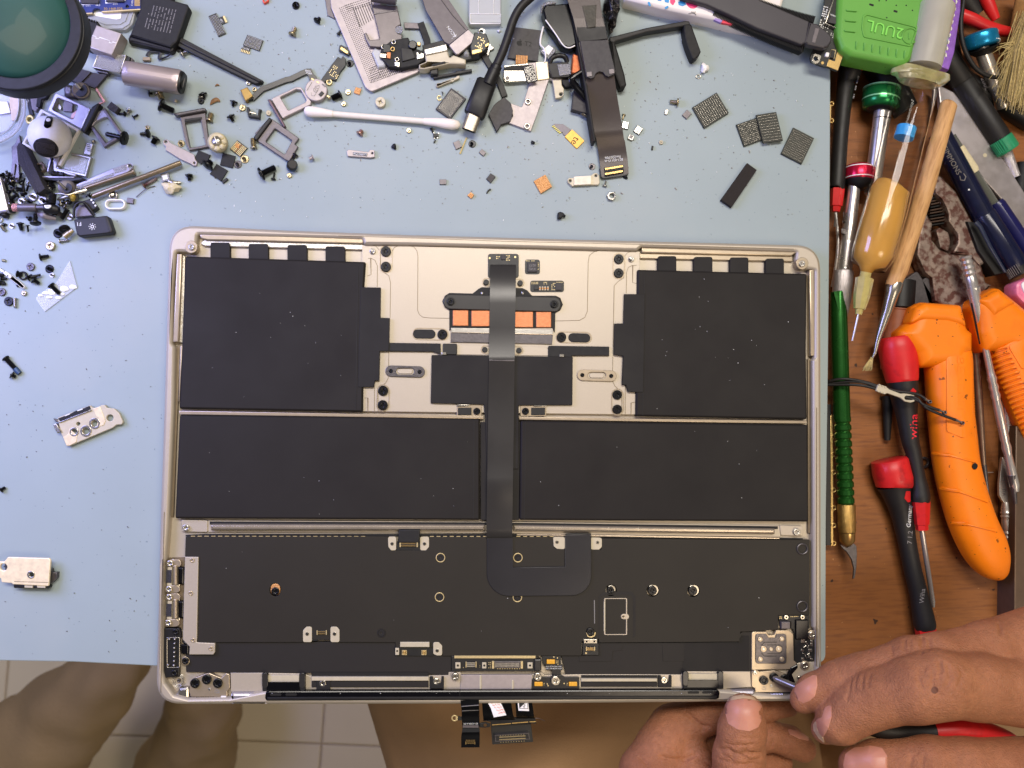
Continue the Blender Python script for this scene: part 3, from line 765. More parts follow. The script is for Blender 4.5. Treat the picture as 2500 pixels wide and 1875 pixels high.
# lug plates and connectors
V('C5')
def conn(b, m, n, z, par, rows=2, body=pcb, name='connector'):
    x0, y0, x1, y1 = b
    o = L(name, prism(box(x0, y0, x1, y1, 3), z, z + .7, .15), body, par)
    g = []; w = (x1 - x0) * .8 / n
    for r in range(rows):
        yy = y0 + (y1 - y0) * ((r + .5) / rows)
        for i in range(n):
            xx = x0 + (x1 - x0) * .1 + i * w
            g += prism([(xx, yy - (y1 - y0) * .3 / rows), (xx + w * .55, yy - (y1 - y0) * .3 / rows), (xx + w * .55, yy + (y1 - y0) * .3 / rows), (xx, yy + (y1 - y0) * .3 / rows)], z + .7, z + .85, 0)
    L('contacts', g, m, o)
    L('connector_end', prism(box(x0 - 3, y0 - 2, x0 + (x1 - x0) * .06, y1 + 2), z, z + .95, .05) + prism(box(x1 - (x1 - x0) * .06, y0 - 2, x1 + 3, y1 + 2), z, z + .95, .05), goldp, o)
    return o
def lug(pts, hx, hy, z=6.7, r=18, zz=7.45):
    o = L('lug_plate', prism(rnd(pts, r, 4), 5.2, zz, .12), creamp)
    L('lug_bush', prism(circ(hx, hy, 16), zz, zz + .15, .05), sscrew, o); L('lug_hole', prism(circ(hx, hy, 9), zz + .15, zz + .19, 0), dark, o)
lug([(358, 150), (432, 150), (432, 272), (385, 272), (362, 240)], 395, 213)
lug([(648, 150), (728, 150), (728, 240), (700, 272), (648, 272)], 687, 213)
lug([(1845, 152), (1951, 152), (1951, 262), (1880, 258), (1850, 235)], 1880, 198)
L('cable_hood', prism([(455, 82), (648, 82), (640, 205), (445, 205)], 6, 8.6, .6), blk2)
conn((465, 200, 625, 240), gold, 12, 7.3, bd); L('connector_bed', prism([(436, 196), (648, 196), (648, 270), (436, 270)], 5.4, 7.35, .1), pcb, bd)
V('C6'); lug([(526, 155), (625, 160), (625, 240), (600, 265), (526, 265)], 586, 201)
V('C4')
lug([(1256, 1110), (1256, 1010), (1285, 978), (1332, 978), (1332, 1110)], 1292, 1040); lug([(1490, 1110), (1490, 978), (1545, 978), (1567, 1005), (1567, 1110)], 1524, 1040)
L('connector_bed', prism([(1332, 980), (1490, 980), (1490, 1092), (1440, 1092), (1400, 1080), (1375, 1100), (1332, 1100)], 5.2, 7.1, .1), pcb); conn((1375, 1012, 1455, 1046), gold, 7, 7.1, bd)
V('C5')
lug([(766, 1098), (815, 1098), (846, 1130), (846, 1218), (800, 1218), (766, 1205)], 801, 1175)
L('antenna_tray', prism([(420, 1140), (765, 1140), (765, 1222), (420, 1222)], 5, 6.9, .1), pcb)
L('antenna_clip', prism(box(467, 1098, 732, 1143, 3), 6.5, 8.2, .2), creamp)
for x in (506, 682):
    k = L('coax_socket', prism(rbox(x, 1192, 44, 44), 6.9, 7.2, .05), goldp); L('socket_ring', prism(circ(x, 1192, 17), 7.2, 8, .1, [circ(x, 1192, 11)]), gold, k); L('socket_pin', prism(circ(x, 1192, 4), 7.2, 7.9, .05), gold, k)
k = L('screw_block', prism(rbox(441, 1182, 34, 62, 0, 4), 6.8, 7.6, .1), creamp); L('block_hole', prism(circ(441, 1178, 9), 7.6, 7.65, 0), dark, k)
dbd = L('display_board', prism(box(930, 1222, 1680, 1360, 4), 4.8, 7.2, .15), pcb)
L('gold_strip', prism(box(955, 1220, 1686, 1244), 7.2, 7.7, .12), goldp, dbd)
for x in (988, 1225, 1637):
    k = L('screw_block', prism(rbox(x, 1308, 46 if x != 1225 else 38, 54, 0, 5), 7.2, 7.8, .12), creamp, dbd)
    L('block_hole', prism(circ(x, 1308, 10), 7.8, 7.84, 0), dark, k)
conn((1060, 1278, 1152, 1324), creamp, 8, 7.2, dbd, 3)
k = conn((1297, 1272, 1570, 1334), steel, 20, 7.2, dbd, 1, dsteel); L('solder_teeth', sum([prism(rbox(1345 + i * 22, 1335, 11, 10), 7.2, 7.6, .05) for i in range(10)], []), goldp, k)
L('component_row', marks(1262, 1278, 14, 0, 0, 16, 4, 2, 7.25, .4, .6, .9, 5) + marks(1035, 1278, 10, 0, 0, 22, 3, 1, 7.25, .4, .6, .6, 6) + marks(1184, 1305, 10, 0, 0, 14, 2, 1, 7.25, .4, .5, 1, 7), goldp, dbd)
L('rubber_block', prism(box(1676, 1252, 1740, 1358, 12), 5, 8.4, .5), flexm)
mb = L('microphone_flex', prism([(1748, 1222), (1915, 1222), (1915, 1300), (1930, 1300), (1930, 1350), (1915, 1350), (1915, 1395), (1835, 1395), (1835, 1350), (1778, 1350), (1778, 1300), (1748, 1300)], 6.3, 6.9, .1), pcb)
L('microphone', prism(box(1788, 1256, 1862, 1294, 4), 6.9, 7.9, .15), yelk, mb)
L('flex_print', text_geo('DN119-8L NCE Y1YF', 1850, 1316, 11, 180, 6.95) + text_geo('DST2 9A2IBORA CO7', 1850, 1334, 11, 180, 6.95), whprint, mb)
L('component_row', marks(1870, 1265, 14, 0, 0, 15, 3, 2, 6.93, .5, .5, .8, 5) + prism(circ(1852, 1232, 6), 6.9, 7.1, 0) + prism(circ(1884, 1240, 6), 6.9, 7.1, 0), goldp, mb)
V('C6')
cbm = L('connector_card', prism(rnd([(455, 1062), (590, 1062), (596, 1215), (450, 1215), (455, 1110)], 4, 2), 5, 7.3, .12), pcb)
L('card_bar', prism(box(462, 1072, 582, 1110, 4), 7.3, 7.9, .15), sscrew, cbm)
for x in (488, 556): L('bar_hole', prism(circ(x, 1091, 9), 7.9, 7.94, 0), dark, cbm)
conn((485, 1143, 560, 1175), gold, 7, 7.3, cbm); L('gold_pad', prism(rbox(482, 1197, 14, 14), 7.3, 7.4, 0), goldp, cbm)
L('gold_crescent', prism(ribbon([(487, 1012), (500, 1046), (530, 1054), (558, 1040), (566, 1010)], 10), 7.3, 7.9, .1), goldp, bd); star_screw(523, 1008, 36, 7.6, bscrew, bd)
# ---- left ports
V('C4')
L('left_well', prism([(60, 390), (250, 385), (240, 1000), (60, 985)], 4.5, 4.9, 0), champd)
lb = L('cable_bracket', prism(rnd([(250, 383), (365, 383), (350, 1112), (505, 1120), (502, 1200), (490, 1216), (285, 1216), (290, 1150), (232, 1090), (240, 700)], 6, 3), 5, 7.9, .25), champ)
for x, y in ((309, 412), (297, 694), (316, 1094), (468, 1166)): star_screw(x, y, 21, 8.0, champ2, lb, h=.25)
for y0 in (400, 688):
    p = L('usb_port', prism(rnd([(80, y0 + 20), (150, y0), (205, y0 + 20), (205, y0 + 240), (150, y0 + 262), (75, y0 + 250)], 14, 3), 4.8, 6.2, .3), sscrew)
    L('port_tongue', prism([(102, y0 + 70), (138, y0 + 70), (135, y0 + 230), (95, y0 + 230)], 6.2, 7.0, .15), creamp, p)
    L('port_mesh', prism([(90, y0 + 96), (134, y0 + 96), (132, y0 + 205), (84, y0 + 205)], 7.0, 7.5, .2), foam, p)
    L('port_gasket', prism(box(186, y0 + 70, 240, y0 + 220, 10), 4.8, 7.0, .8), glblk, p)
    L('port_wall', prism(box(150, y0 + 55, 178, y0 + 225, 8), 4.8, 8.0, .4), champ2, p)
for x, y in ((120, 440), (110, 660), (112, 728), (105, 948)):
    b = L('port_lug', prism(slot(x, y, x + 65, y - 2, 32), 4.9, 7.0, .2), champ2); star_screw(x, y, 27, 7.3, sscrew, b)
mg = L('charge_port', prism(rnd([(72, 992), (200, 992), (212, 1030), (212, 1100), (200, 1120), (198, 1400), (70, 1418), (55, 1405)], 8, 3), 4.6, 7.4, .3), blk)
L('port_frame', prism(box(92, 1068, 206, 1330, 14), 7.4, 7.9, .1, [box(99, 1075, 199, 1323, 10)]), sscrew, mg)
for x, y in ((165, 1083), (118, 1083), (163, 1120), (161, 1158), (161, 1195), (160, 1232), (158, 1270), (157, 1306), (108, 1304)):
    L('contact_pin', blob(x, y, 7.9, 11, 12, .7, 0, 1, 6, 10), sscrew, mg)
star_screw(167, 1024, 25, 7.8, bscrew, mg); star_screw(155, 1376, 27, 7.8, bscrew, mg)
for x, y in ((252, 1100), (250, 1272)):
    b = L('port_lug', prism(circ(x, y, 40, 20), 4.6, 6.3, .3), champ2); star_screw(x, y, 29, 6.7, bscrew, b)
L('port_cable', prism(box(215, 1130, 278, 1212, 8), 5, 7.2, .4), glblk)
# ---- left hinge corner
for r_ in (62, 50, 38): L('milled_ring', prism(circ(195, 1440, r_, 28), 4.5, 4.7 + (62 - r_) * .03, .1, [circ(195, 1440, r_ - 5, 28)]), steel)
star_screw(195, 1440, 15, 5.0, dsteel)
hg = L('hinge_plate', prism(rnd([(285, 1530), (292, 1450), (330, 1415), (360, 1405), (420, 1380), (460, 1375), (560, 1415), (600, 1375), (628, 1385), (632, 1500), (610, 1530), (612, 1575), (300, 1575)], 8, 3), 4.6, 7.0, .25), champ2)
for x, y in ((333, 1462), (433, 1430), (527, 1462)): star_screw(x, y, 41, 7.3, bscrew, hg, h=.8, ss=.6)
L('hinge_dimple', prism(circ(458, 1512, 12), 7.0, 7.2, .1), steel, hg); L('data_matrix', dots([(505, 1510), (545, 1510), (545, 1545), (505, 1545)], 6, 6, 3.4, 7.0, .05, .03, 4, .4), gprint, hg)
L('hinge_barrel', rod((270, 1588, 6), (620, 1588, 6), [(0, 16), (1, 16)]), dsteel, hg)
L('hinge_spring', rod((345, 1588, 6.4), (505, 1588, 6.4), thread(0, 1, 24, 11, .35)), sscrew, hg)
L('hinge_clip', prism(box(555, 1572, 600, 1606, 3), 5, 7.8, .2), white, hg); L('hinge_hood', prism(rnd([(165, 1560), (200, 1500), (285, 1490), (285, 1600), (170, 1608)], 20, 3), 4.6, 7.4, 1.2), sscrew, hg)
# ---- bottom row
V('0')
L('bottom_plate', prism(c('C4', [(640, 1372), (905, 1372), (1270, 1380), (1300, 1395), (1508, 1402)]) + c('C5', [(720, 1400), (902, 1395), (905, 1368), (1010, 1368), (1020, 1392), (1655, 1388), (1740, 1370), (1770, 1395), (2055, 1388)]) + c('C6', [(700, 1388), (1340, 1390), (1350, 1362), (1960, 1362), (1968, 1500), (1700, 1520), (1000, 1520)]) + c('C5', [(1650, 1524), (720, 1524)]) + c('C4', [(1500, 1530), (640, 1532)]), 4.6, 6.6, .15), champ)
V('C4')
L('cover_cap', prism(box(640, 1545, 955, 1640, 4), 5, 8.8, 1.2), lilac)
def gripclip(x0, x1, yt, yb, dy):
    o = L('cable_clip', prism(rnd([(x0, yt), (x0 + 52, yt + 4), (x0 + 52, yt + 112), (x1 - 52, yt + 112), (x1 - 52, yt + 4), (x1, yt), (x1, yb), (x0 + 5, yb)], 6, 3), 6.5, 8.4, .3), blk2)
    L('clip_panel', prism([(x0 + 52, yt + 14), (x1 - 52, yt + 14), (x1 - 52, yt + 72), (x0 + 52, yt + 72)], 6.6, 7.6, .2), creamp, o)
    L('clip_face', prism([(x0 + 45, yt + 72), (x1 - 45, yt + 72), (x1 - 45, yb - 12), (x0 + 40, yb - 12)], 8.4, 8.7, .1), glblk, o)
    for x in (x0 + 26, x1 - 26): L('clip_leg', prism(slot(x, yt + 18, x, yt + 100, 24), 8.4, 8.8, .15), flexm, o)
gripclip(905, 1275, 1378, 1530, 0)
V('C6'); gripclip(1352, 1720, 1368, 1518, 0)
def spk(x0, x1, yt, yb):
    L('speaker_slot', prism(box(x0, yt, x1, yt + (yb - yt) * .28), 6.6, 6.75, 0), dark); L('speaker_bar', prism(box(x0, yt + (yb - yt) * .30, x1, yt + (yb - yt) * .56), 6.6, 8.0, .25), creamp)
    L('speaker_slot', prism(box(x0, yt + (yb - yt) * .6, x1, yb), 6.6, 7.3, .2), board2)
spk(438, 1123, 1394, 1500)
V('C5'); spk(-330, 724, 1370, 1505)
for vw, x, y, w in (('C4', 1428, 1470, 118), ('C5', 798, 1462, 128), ('C6', 1192, 1450, 124)):
    V(vw); h = w * .42
    o = L('foot_clip', prism(rnd([(x - w / 2, y - h), (x - w / 2 + w * .22, y - h), (x - w / 2 + w * .28, y + 5), (x, y + 22), (x + w * .28, y + 5), (x + w * .34, y - h), (x + w / 2, y - h), (x + w / 2, y + h), (x - w / 2, y + h)], 6, 3), 6.6, 7.6, .2), blk2)
    star_screw(x - w * .04, y - 8, 30, 7.0, sscrew, o)
V('C5')
for x, y, r in ((965, 1412, 34), (1708, 1412, 36), (1868, 1448, 42)):
    star_screw(x, y, r, 7.6, sscrew, LP, h=1.2, ss=.4)
sf = L('silver_foil', prism([(1015, 1392), (1655, 1390), (1648, 1524), (1008, 1524)], 6.6, 7.3, .2), greyp)
for x in (1190, 1480): L('foil_ridge', prism(box(x - 10, 1440 if x > 1300 else 1395, x + 10, 1522, 8), 7.3, 7.6, .25), creamp, sf)
mc = L('microphone_card', prism(rnd([(1655, 1440), (1680, 1412), (1820, 1412), (1850, 1395), (1920, 1395), (1950, 1412), (2080, 1412), (2082, 1535), (1655, 1535)], 6, 3), 6.6, 7.5, .15), pcb)
for x in (1714, 2024): L('microphone', prism(rbox(x, 1476, 74, 36, 0, 4), 7.5, 8.4, .15), yelk, mc)
L('component_row', marks(1760, 1465, 9, 0, 0, 14, 2, 1, 7.52, .5, .8, 1) + marks(1968, 1465, 9, 0, 0, 14, 2, 1, 7.52, .5, .8, 1) + sum([prism(circ(x, y, 6), 7.5, 7.65, .05) for x, y in ((1793, 1475), (1799, 1490), (1944, 1470))], []), goldp, mc)
# antenna bar
V('0')
ab = L('vent_bar', prism(rnd([(648, 1690), (656, 1687), (1752, 1684), (1758, 1690), (1756, 1706), (1748, 1708), (650, 1712), (646, 1705)], 5, 3), 5, 9.4, .6), glblk)
L('bar_lip', prism([(652, 1702), (1752, 1699), (1750, 1707), (652, 1710)], 9.4, 9.9, .4), blk, ab)
for x in (662, 700, 1682, 1717): L('vent_slot', prism(slot(x, 1695.5 if x < 900 else 1690.5, x + 22, 1695.5 if x < 900 else 1690.5, 3), 9.4, 9.46, 0), dark, ab)
V('C5'); L('bar_joint', prism([(1002, 1535), (1006, 1535), (1006, 1600), (1002, 1600)], 9.4, 9.44, 0), dark, ab)
# ---- right side
V('C7')
fp = L('sensor_plate', prism(rnd([(300, 1032), (430, 1032), (445, 1060), (495, 1060), (510, 1020), (620, 1018), (660, 1050), (665, 1280), (690, 1300), (665, 1355), (300, 1362)], [22, 4, 4, 4, 4, 8, 8, 8, 8, 8, 8], 3), 4.8, 7.2, .25), champ2)
L('sensor_cover', prism(rnd([(335, 1052), (430, 1052), (445, 1085), (505, 1085), (515, 1052), (602, 1052), (602, 1308), (335, 1308)], [22, 4, 4, 4, 4, 22, 24, 24], 3), 7.2, 7.7, .15), dsteel, fp)
L('sensor_track', prism(ribbon([(520, 1122), (410, 1122), (385, 1150)], 5), 7.7, 7.78, 0) + prism(ribbon([(385, 1215), (410, 1242), (515, 1242)], 5), 7.7, 7.78, 0) + prism(ribbon([(435, 1146), (545, 1146), (565, 1165)], 4), 7.7, 7.78, 0) + prism(ribbon([(435, 1218), (545, 1218), (565, 1200)], 4), 7.7, 7.78, 0), dark, fp)
for x, y, r in ((375, 1098, 22), (562, 1095, 22), (376, 1270, 22), (562, 1270, 22), (404, 1182, 28), (535, 1182, 28), (469, 1184, 18)):
    L('rivet', prism(circ(x, y, r, 20), 7.7, 8.1, .2), champ2, fp); L('rivet_core', prism(circ(x, y, r * .45, 12), 8.1, 8.3, .1), steel, fp)
L('cable_block', prism(box(556, 948, 634, 1010, 4), 6.2, 8.8, .3), slate)
rb = L('audio_flex', prism([(530, 890), (800, 890), (800, 1000), (770, 1020), (775, 1090), (840, 1105), (838, 1285), (720, 1290), (690, 1310), (668, 1290), (668, 1050), (655, 1010), (640, 1010), (640, 945), (540, 945)], 4.8, 6.4, .15), pcb)
for x in (600, 740): L('flex_screw', prism(circ(x, 908, 20), 6.4, 7.2, .15), sscrew, rb); L('screw_hole', prism(circ(x, 908, 8), 7.2, 7.25, 0), dark, rb)
L('solder_pads', marks(540, 900, 12, 0, 0, 12, 2, 2, 6.45, .6, .6, 1) + marks(635, 898, 15, 0, 0, 12, 1, 5, 6.45, .5, .6, 1), goldp, rb)
L('flex_bridge', prism(box(680, 930, 790, 1100, 6), 6.4, 7.4, .4), glblk, rb)
L('solder_pad', sum([prism(rbox(x, y, w, h, a, 4), 6.4, 7.0, .15) for x, y, w, h, a in ((742, 1113, 36, 34, 5), (820, 1117, 22, 24, 0), (818, 1145, 22, 28, 0), (775, 1130, 30, 10, 60), (760, 1160, 36, 8, -40), (790, 1160, 30, 8, -60), (738, 1194, 26, 20, 20), (806, 1194, 34, 26, 0), (755, 1225, 34, 9, 30), (790, 1225, 30, 9, -40), (800, 1250, 24, 24, 20), (742, 1270, 24, 24, 0), (818, 1270, 22, 18, 0), (770, 1250, 30, 8, 60))], []), sscrew, rb)
for x, y in ((822, 1060), (762, 1325)):
    b = L('corner_lug', prism(circ(x, y, 42, 20), 4.8, 7.0, .3), champ2); star_screw(x, y, 30, 7.2, sscrew, b)
L('corner_floor', prism([(610, 1370), (700, 1300), (840, 1290), (868, 1330), (868, 1480), (640, 1500)], 4.5, 6.2, .3), champ)
L('hinge_cable', prism(rnd([(640, 1340), (700, 1310), (700, 1345), (650, 1400), (680, 1470), (640, 1480), (600, 1440)], 8, 3), 6.2, 7.8, .4), glblk)
hg = L('hinge_plate', prism(rnd([(300, 1380), (330, 1352), (370, 1375), (440, 1370), (500, 1365), (600, 1400), (640, 1440), (650, 1580), (330, 1580), (330, 1520), (300, 1505)], 8, 3), 4.6, 7.2, .25), champ2)
for x, y in ((410, 1455), (497, 1428), (590, 1440)): star_screw(x, y, 38, 7.5, bscrew, hg, h=.8, ss=.6)
star_screw(333, 1386, 20, 7.4, sscrew, hg)
L('hinge_dimple', prism(circ(472, 1500, 12), 7.2, 7.4, .1), steel, hg); L('data_matrix', dots([(388, 1500), (425, 1500), (425, 1535), (388, 1535)], 6, 6, 3.2, 7.2, .05, .03, 4, .4), gprint, hg)
L('hinge_slot', prism(box(338, 1552, 640, 1590, 6), 7.2, 7.3, 0), dark, hg)
L('hinge_spring', rod((425, 1572, 7.2), (570, 1572, 7.2), thread(0, 1, 16, 11, .35)), sscrew, hg); L('hinge_pin', rod((570, 1572, 7.2), (640, 1572, 7.2), [(0, 7), (1, 7)]), steel, hg)
L('cover_cap', prism(box(30, 1540, 330, 1590, 6), 5, 8.8, 1.2), lilac)
star_screw(716, 1432, 20, 6.6, sscrew)
# specks of dust on the black films
rr = random.Random(11); g = []; V('0')
for k in range(70):
    x, y, z = rr.choice([(rr.gauss(680, 90), rr.gauss(830, 70), BZ), (rr.uniform(450, 1150), rr.uniform(1030, 1255), BZ), (rr.uniform(1590, 1960), rr.uniform(680, 1010), BZ), (rr.uniform(1300, 1960), rr.uniform(1050, 1260), BZ), (rr.uniform(500, 1940), rr.uniform(1340, 1550), 7.32), (rr.uniform(660, 1740), 1693, 9.42)])
    s = rr.uniform(.4, 1.1)
    g += prism(rbox(x, y, s * rr.uniform(1, 2.2), s, rr.uniform(0, 180)), z, z + .12, 0)
ob('dust_specks', g, whprint, LP, kind='stuff')
# ================================================================ CABLES HANGING BELOW THE LAPTOP
V('C8')
dc = thing('display_cable', 'black display ribbon cables with a red stamped sticker hanging below the laptop edge', 'cable', 560, 600, 5)
def hang(pts, z0, z1, drop):
    """flat flex from the laptop edge, sagging away from the camera: list of (xl, xr, y, z)"""
    V_, F_ = [], []
    for xl, xr, yl, yr, z in pts:
        for k in range(5):
            u = k / 4; V_.append(tuple(P(xl + (xr - xl) * u, yl + (yr - yl) * u, z)))
    for i in range(len(pts) - 1):
        for k in range(4):
            a = i * 5 + k; F_.append((a, a + 5, a + 6, a + 1))
    n = len(V_); V2 = V_ + [(x, y, z - .0003) for x, y, z in V_]
    E = [(4 + 5 * i, 4 + 5 * i + 5) for i in range(len(pts) - 1)] + [(5 * i + 5, 5 * i) for i in range(len(pts) - 1)] + [((len(pts) - 1) * 5 + k, (len(pts) - 1) * 5 + k + 1) for k in range(4)]
    return [(V2, F_ + [tuple(q + n for q in f[::-1]) for f in F_] + [(a, a + n, b + n, b) for a, b in E])]
a1 = ob('flex_arm', hang([(412, 660, 612, 592, 9.5), (418, 662, 690, 672, 8.5), (425, 665, 750, 745, 3), (430, 667, 890, 885, -3), (436, 668, 980, 975, -4), (430, 670, 1040, 1035, -3), (420, 670, 1100, 1100, -6), (420, 668, 1245, 1243, -8)], 0, 0, 0), glblk, dc)
ob('eyelet', prism(circ(330, 850, 42, 20), -2.5, -2, .1, [circ(330, 850, 27, 16)]) + prism(box(345, 822, 372, 880), -2.5, -2.02, .1), goldp, a1)
ob('eyelet_tail', prism(box(366, 828, 430, 878), -3, -2.4, .1), flexm, a1)
ob('crease', prism([(424, 686), (660, 668), (660, 676), (424, 694)], 8.6, 8.9, 0) + prism([(430, 748), (660, 738), (660, 742), (430, 754)], 3.6, 3.9, 0), gprint, a1)
ob('cable_print', text_geo('821-02909-A-PM', 550, 922, 22, 180, -2.6, wid=.9), whprint, a1)
ob('bronze_patch', prism(box(440, 945, 655, 978), -4, -3.2, .1), slate, a1)
a2 = ob('flex_arm', hang([(700, 1090, 600, 600, 9), (705, 1105, 700, 700, 6), (712, 1120, 800, 800, 0), (720, 1150, 885, 880, -4)], 0, 0, 0), glblk, dc)
a3 = ob('flex_arm', hang([(1150, 1370, 600, 600, 9), (1155, 1388, 700, 700, 5), (1165, 1405, 830, 825, -2), (1165, 1420, 860, 860, -4)], 0, 0, 0), glblk, dc)
stk1 = ob('sticker', prism([(765, 605), (930, 598), (960, 640), (990, 700), (1028, 788), (858, 816), (820, 700)], 7.2, 7.6, .05, tilt=((850, 605, 9), -14, (1, 0, 0))), white, a2)
st2 = ob('sticker', prism([(1180, 600), (1320, 600), (1334, 736), (1192, 730)], 7.3, 7.7, .05, tilt=((1250, 605, 9), -14, (1, 0, 0))), white, a3)
ob('flex_bar', prism([(715, 885), (1160, 845), (1415, 850), (1435, 900), (1430, 925), (1345, 920), (820, 945), (820, 900)], -5, -3.6, .2), blk2, dc)
ob('gold_edge', prism([(835, 935), (1090, 915), (1090, 926), (835, 946)], -3.6, -3.3, .05) + prism([(1105, 912), (1325, 895), (1325, 906), (1105, 924)], -3.6, -3.3, .05) + prism([(1342, 893), (1432, 888), (1432, 900), (1342, 905)], -3.6, -3.3, .05), gold, dc)
ob('lug', prism(rnd([(665, 920), (740, 905), (810, 925), (820, 965), (750, 978), (670, 975)], 20, 3), -5, -4, .2, [circ(745, 948, 24, 14)]), blk, dc)
ob('connector_flap', prism(rnd([(820, 940), (1360, 920), (1394, 1170), (840, 1206)], [0, 0, 12, 12], 3), -8, -7.2, .15), pcb, dc)
cn = ob('connector', prism(rnd([(872, 1078), (1335, 1046), (1350, 1135), (880, 1168)], 6, 2), -7.2, -5.6, .2), blk, dc)
ob('connector_rim', prism([(872, 1078), (1335, 1046), (1350, 1135), (880, 1168)], -7.2, -5.3, 0, [[(885, 1086), (1324, 1056), (1337, 1127), (892, 1158)]]), dsteel, cn)
gg = []
for i in range(48):
    x = 935 + i * 7.4
    for yy, h in ((1100, 12), (1134, 12)): gg += prism([(x, yy - i * .4), (x + 3.6, yy - i * .4), (x + 3.6, yy + h - i * .4), (x, yy + h - i * .4)], -5.6, -5.4, 0)
for i in range(10): gg += prism(circ(955 + i * 35, 1176 - i * 2, 5, 6), -7.2, -6.9, 0) + prism(circ(950 + i * 35, 1087 - i * 2, 4, 6), -5.6, -5.4, 0)
ob('contacts', gg, goldp, cn)
ob('thread', tube(smooth_path([(1420, 848, -4), (1470, 852, -4), (1550, 886, -5)], 5), 3, 6), slate, dc)
# ================================================================ LOOSE PARTS ON THE MAT
def one(name, geo, m, label, cat, group=None, smooth=40):
    return ob(name, geo, m, None, smooth, label, cat, group)
def screw(x, y, x2, y2, hr, sr, m, label, group=None, z=0, hd=.35, k=7, dip=None):
    """screw lying on the mat: head centre, tip, head radius, shank radius"""
    zh = z + hr * cur[2] * .17 * .92; zt = z + max(sr * cur[2] * .17, .35)
    L_ = math.hypot(x2 - x, y2 - y)
    t = min(.3, hr * hd / L_)
    hg = rod((x, y, zh), (x2, y2, zt), [(0, hr * .80), (t * .25, hr * .95), (t * .7, hr), (t, hr * .96), (t + .001, sr)], 18)
    dx, dy = (x - x2) / L_, (y - y2) / L_
    sg = rod((x, y, zh), (x2, y2, zt), [(t, sr * .8)] + thread(t + .02, .97, sr, k, .22) + [(1, sr * .5)], 12)
    if hr * cur[2] > 7.5:
        s = thing('screw', label, 'screw', x, y, 0, group)
        h = ob('head', hg, m, s)
        ob('recess', rod((x + dx * hr * .06, y + dy * hr * .06, zh), (x, y, zh), [(0, hr * .38), (1, hr * .38)], 6), dark, h)
        ob('shank', sg, m, s)
        if dip: ob('thread_patch', rod((x + (x2 - x) * .7, y + (y2 - y) * .7, zt + (zh - zt) * .3), (x2, y2, zt), [(0, sr * 1.04), (1, sr * .95)], 12), dip, s)
        return s
    return one('screw', hg + sg, m, label, 'screw', group)
def upscrew(x, y, r, m, label, group=None, z=0, head_up=True, sr=None, h=1.0):
    """screw standing on its head (shank up) or seen head on"""
    if head_up:
        g = prism(circ(x, y, r, 20), z, z + h, .25, [star(x, y, r * .5, 4, .45, 20)]) + prism(circ(x, y, r * .6, 12), z, z + h * .4, 0)
    else:
        sr = sr or r * .42
        g = prism(circ(x, y, r, 20), z, z + .5, .2, [circ(x, y, r * .82, 20)]) + prism(circ(x, y, r * .83, 20), z, z + .3, 0)
        g += rod((x, y, z + .3), (x - r * .25, y - r * .15, z + 2.2), thread(0, 1, sr, 4, .2) + [(1, sr * .6)], 12)
    return one('screw', g, m, label, 'screw', group)
# ---- top left corner
V('A1')
mg_ = thing('magnifier', 'round teal lens in a thick black ring, out of focus at the upper left corner', 'magnifier', 250, 350, 60)
rg = ob('ring', prism(circ(215, 370, 885, 64, 840), 54, 62.5, .4, [circ(210, 330, 735, 64, 720)]), blk2, mg_)
ob('ring_grip', prism(circ(240, 400, 900, 72, 850), 54, 61, 1.0, [circ(210, 350, 760, 64)]), blk, mg_)
ob('lens', sweep([(205, 330, 61, 740), (205, 330, 65.5, 735), (205, 330, 67.2, 600), (205, 330, 68, 300), (205, 330, 68.3, 5)], 56), teal, mg_, 80)
ob('arm', rod((-600, -500, 64), (-2600, -2300, 90), [(0, 120), (1, 120)], 16), blk2, mg_)
bx = thing('plastic_case', 'corner of a clear plastic case under the blue circuit board', 'plastic case', 1450, 200, 0)
ob('case_body', prism(rnd([(1030, -300), (1950, -300), (1830, 150), (1790, 330), (1700, 405), (1360, 410), (1230, 330), (1020, 260)], [0, 0, 0, 90, 60, 90, 60, 0], 5), 0, 2.6, .8), clear2, bx)
ob('case_rim', prism(ribbon([(1240, 300), (1400, 385), (1650, 378), (1740, 320), (1800, 150)], 12), 2.6, 3.2, .2) + prism(ribbon([(1260, 260), (1420, 330), (1620, 325), (1690, 280), (1730, 160)], 8), 2.6, 3.1, .2), clear2, bx)
ob('paper_slip', prism(rnd([(1260, 170), (1640, 160), (1630, 250), (1570, 262), (1290, 215)], 10), 2.65, 2.8, 0), white, bx)
bb = thing('circuit_board', 'blue circuit board corner with gold part number at the top left', 'circuit board', 1400, 60, 3)
arc = [(1370 - 62 + 62 * math.cos(a), 150 - 40 * math.sin(a)) for a in [rad(q) for q in range(0, 181, 20)]]
ob('board', prism([(1020, -250), (1895, -250), (1895, 132)] + [(1372, 162)] + arc + [(1245, 182), (1008, 196)], 3.2, 4.6, .1, [circ(1718, 85, 24, 14)]), pcbb, bb)
ob('edge_trim', prism([(1895, 118), (1895, 133), (1372, 163), (1372, 150)], 3.2, 4.66, 0) + prism([(1245, 170), (1245, 184), (1008, 198), (1010, 184)], 3.2, 4.66, 0), goldp, bb)
ob('gold_print', text_geo('50-1468-02B', 1528, 118, 34, 3, 4.7, wid=1.0), gold, bb)
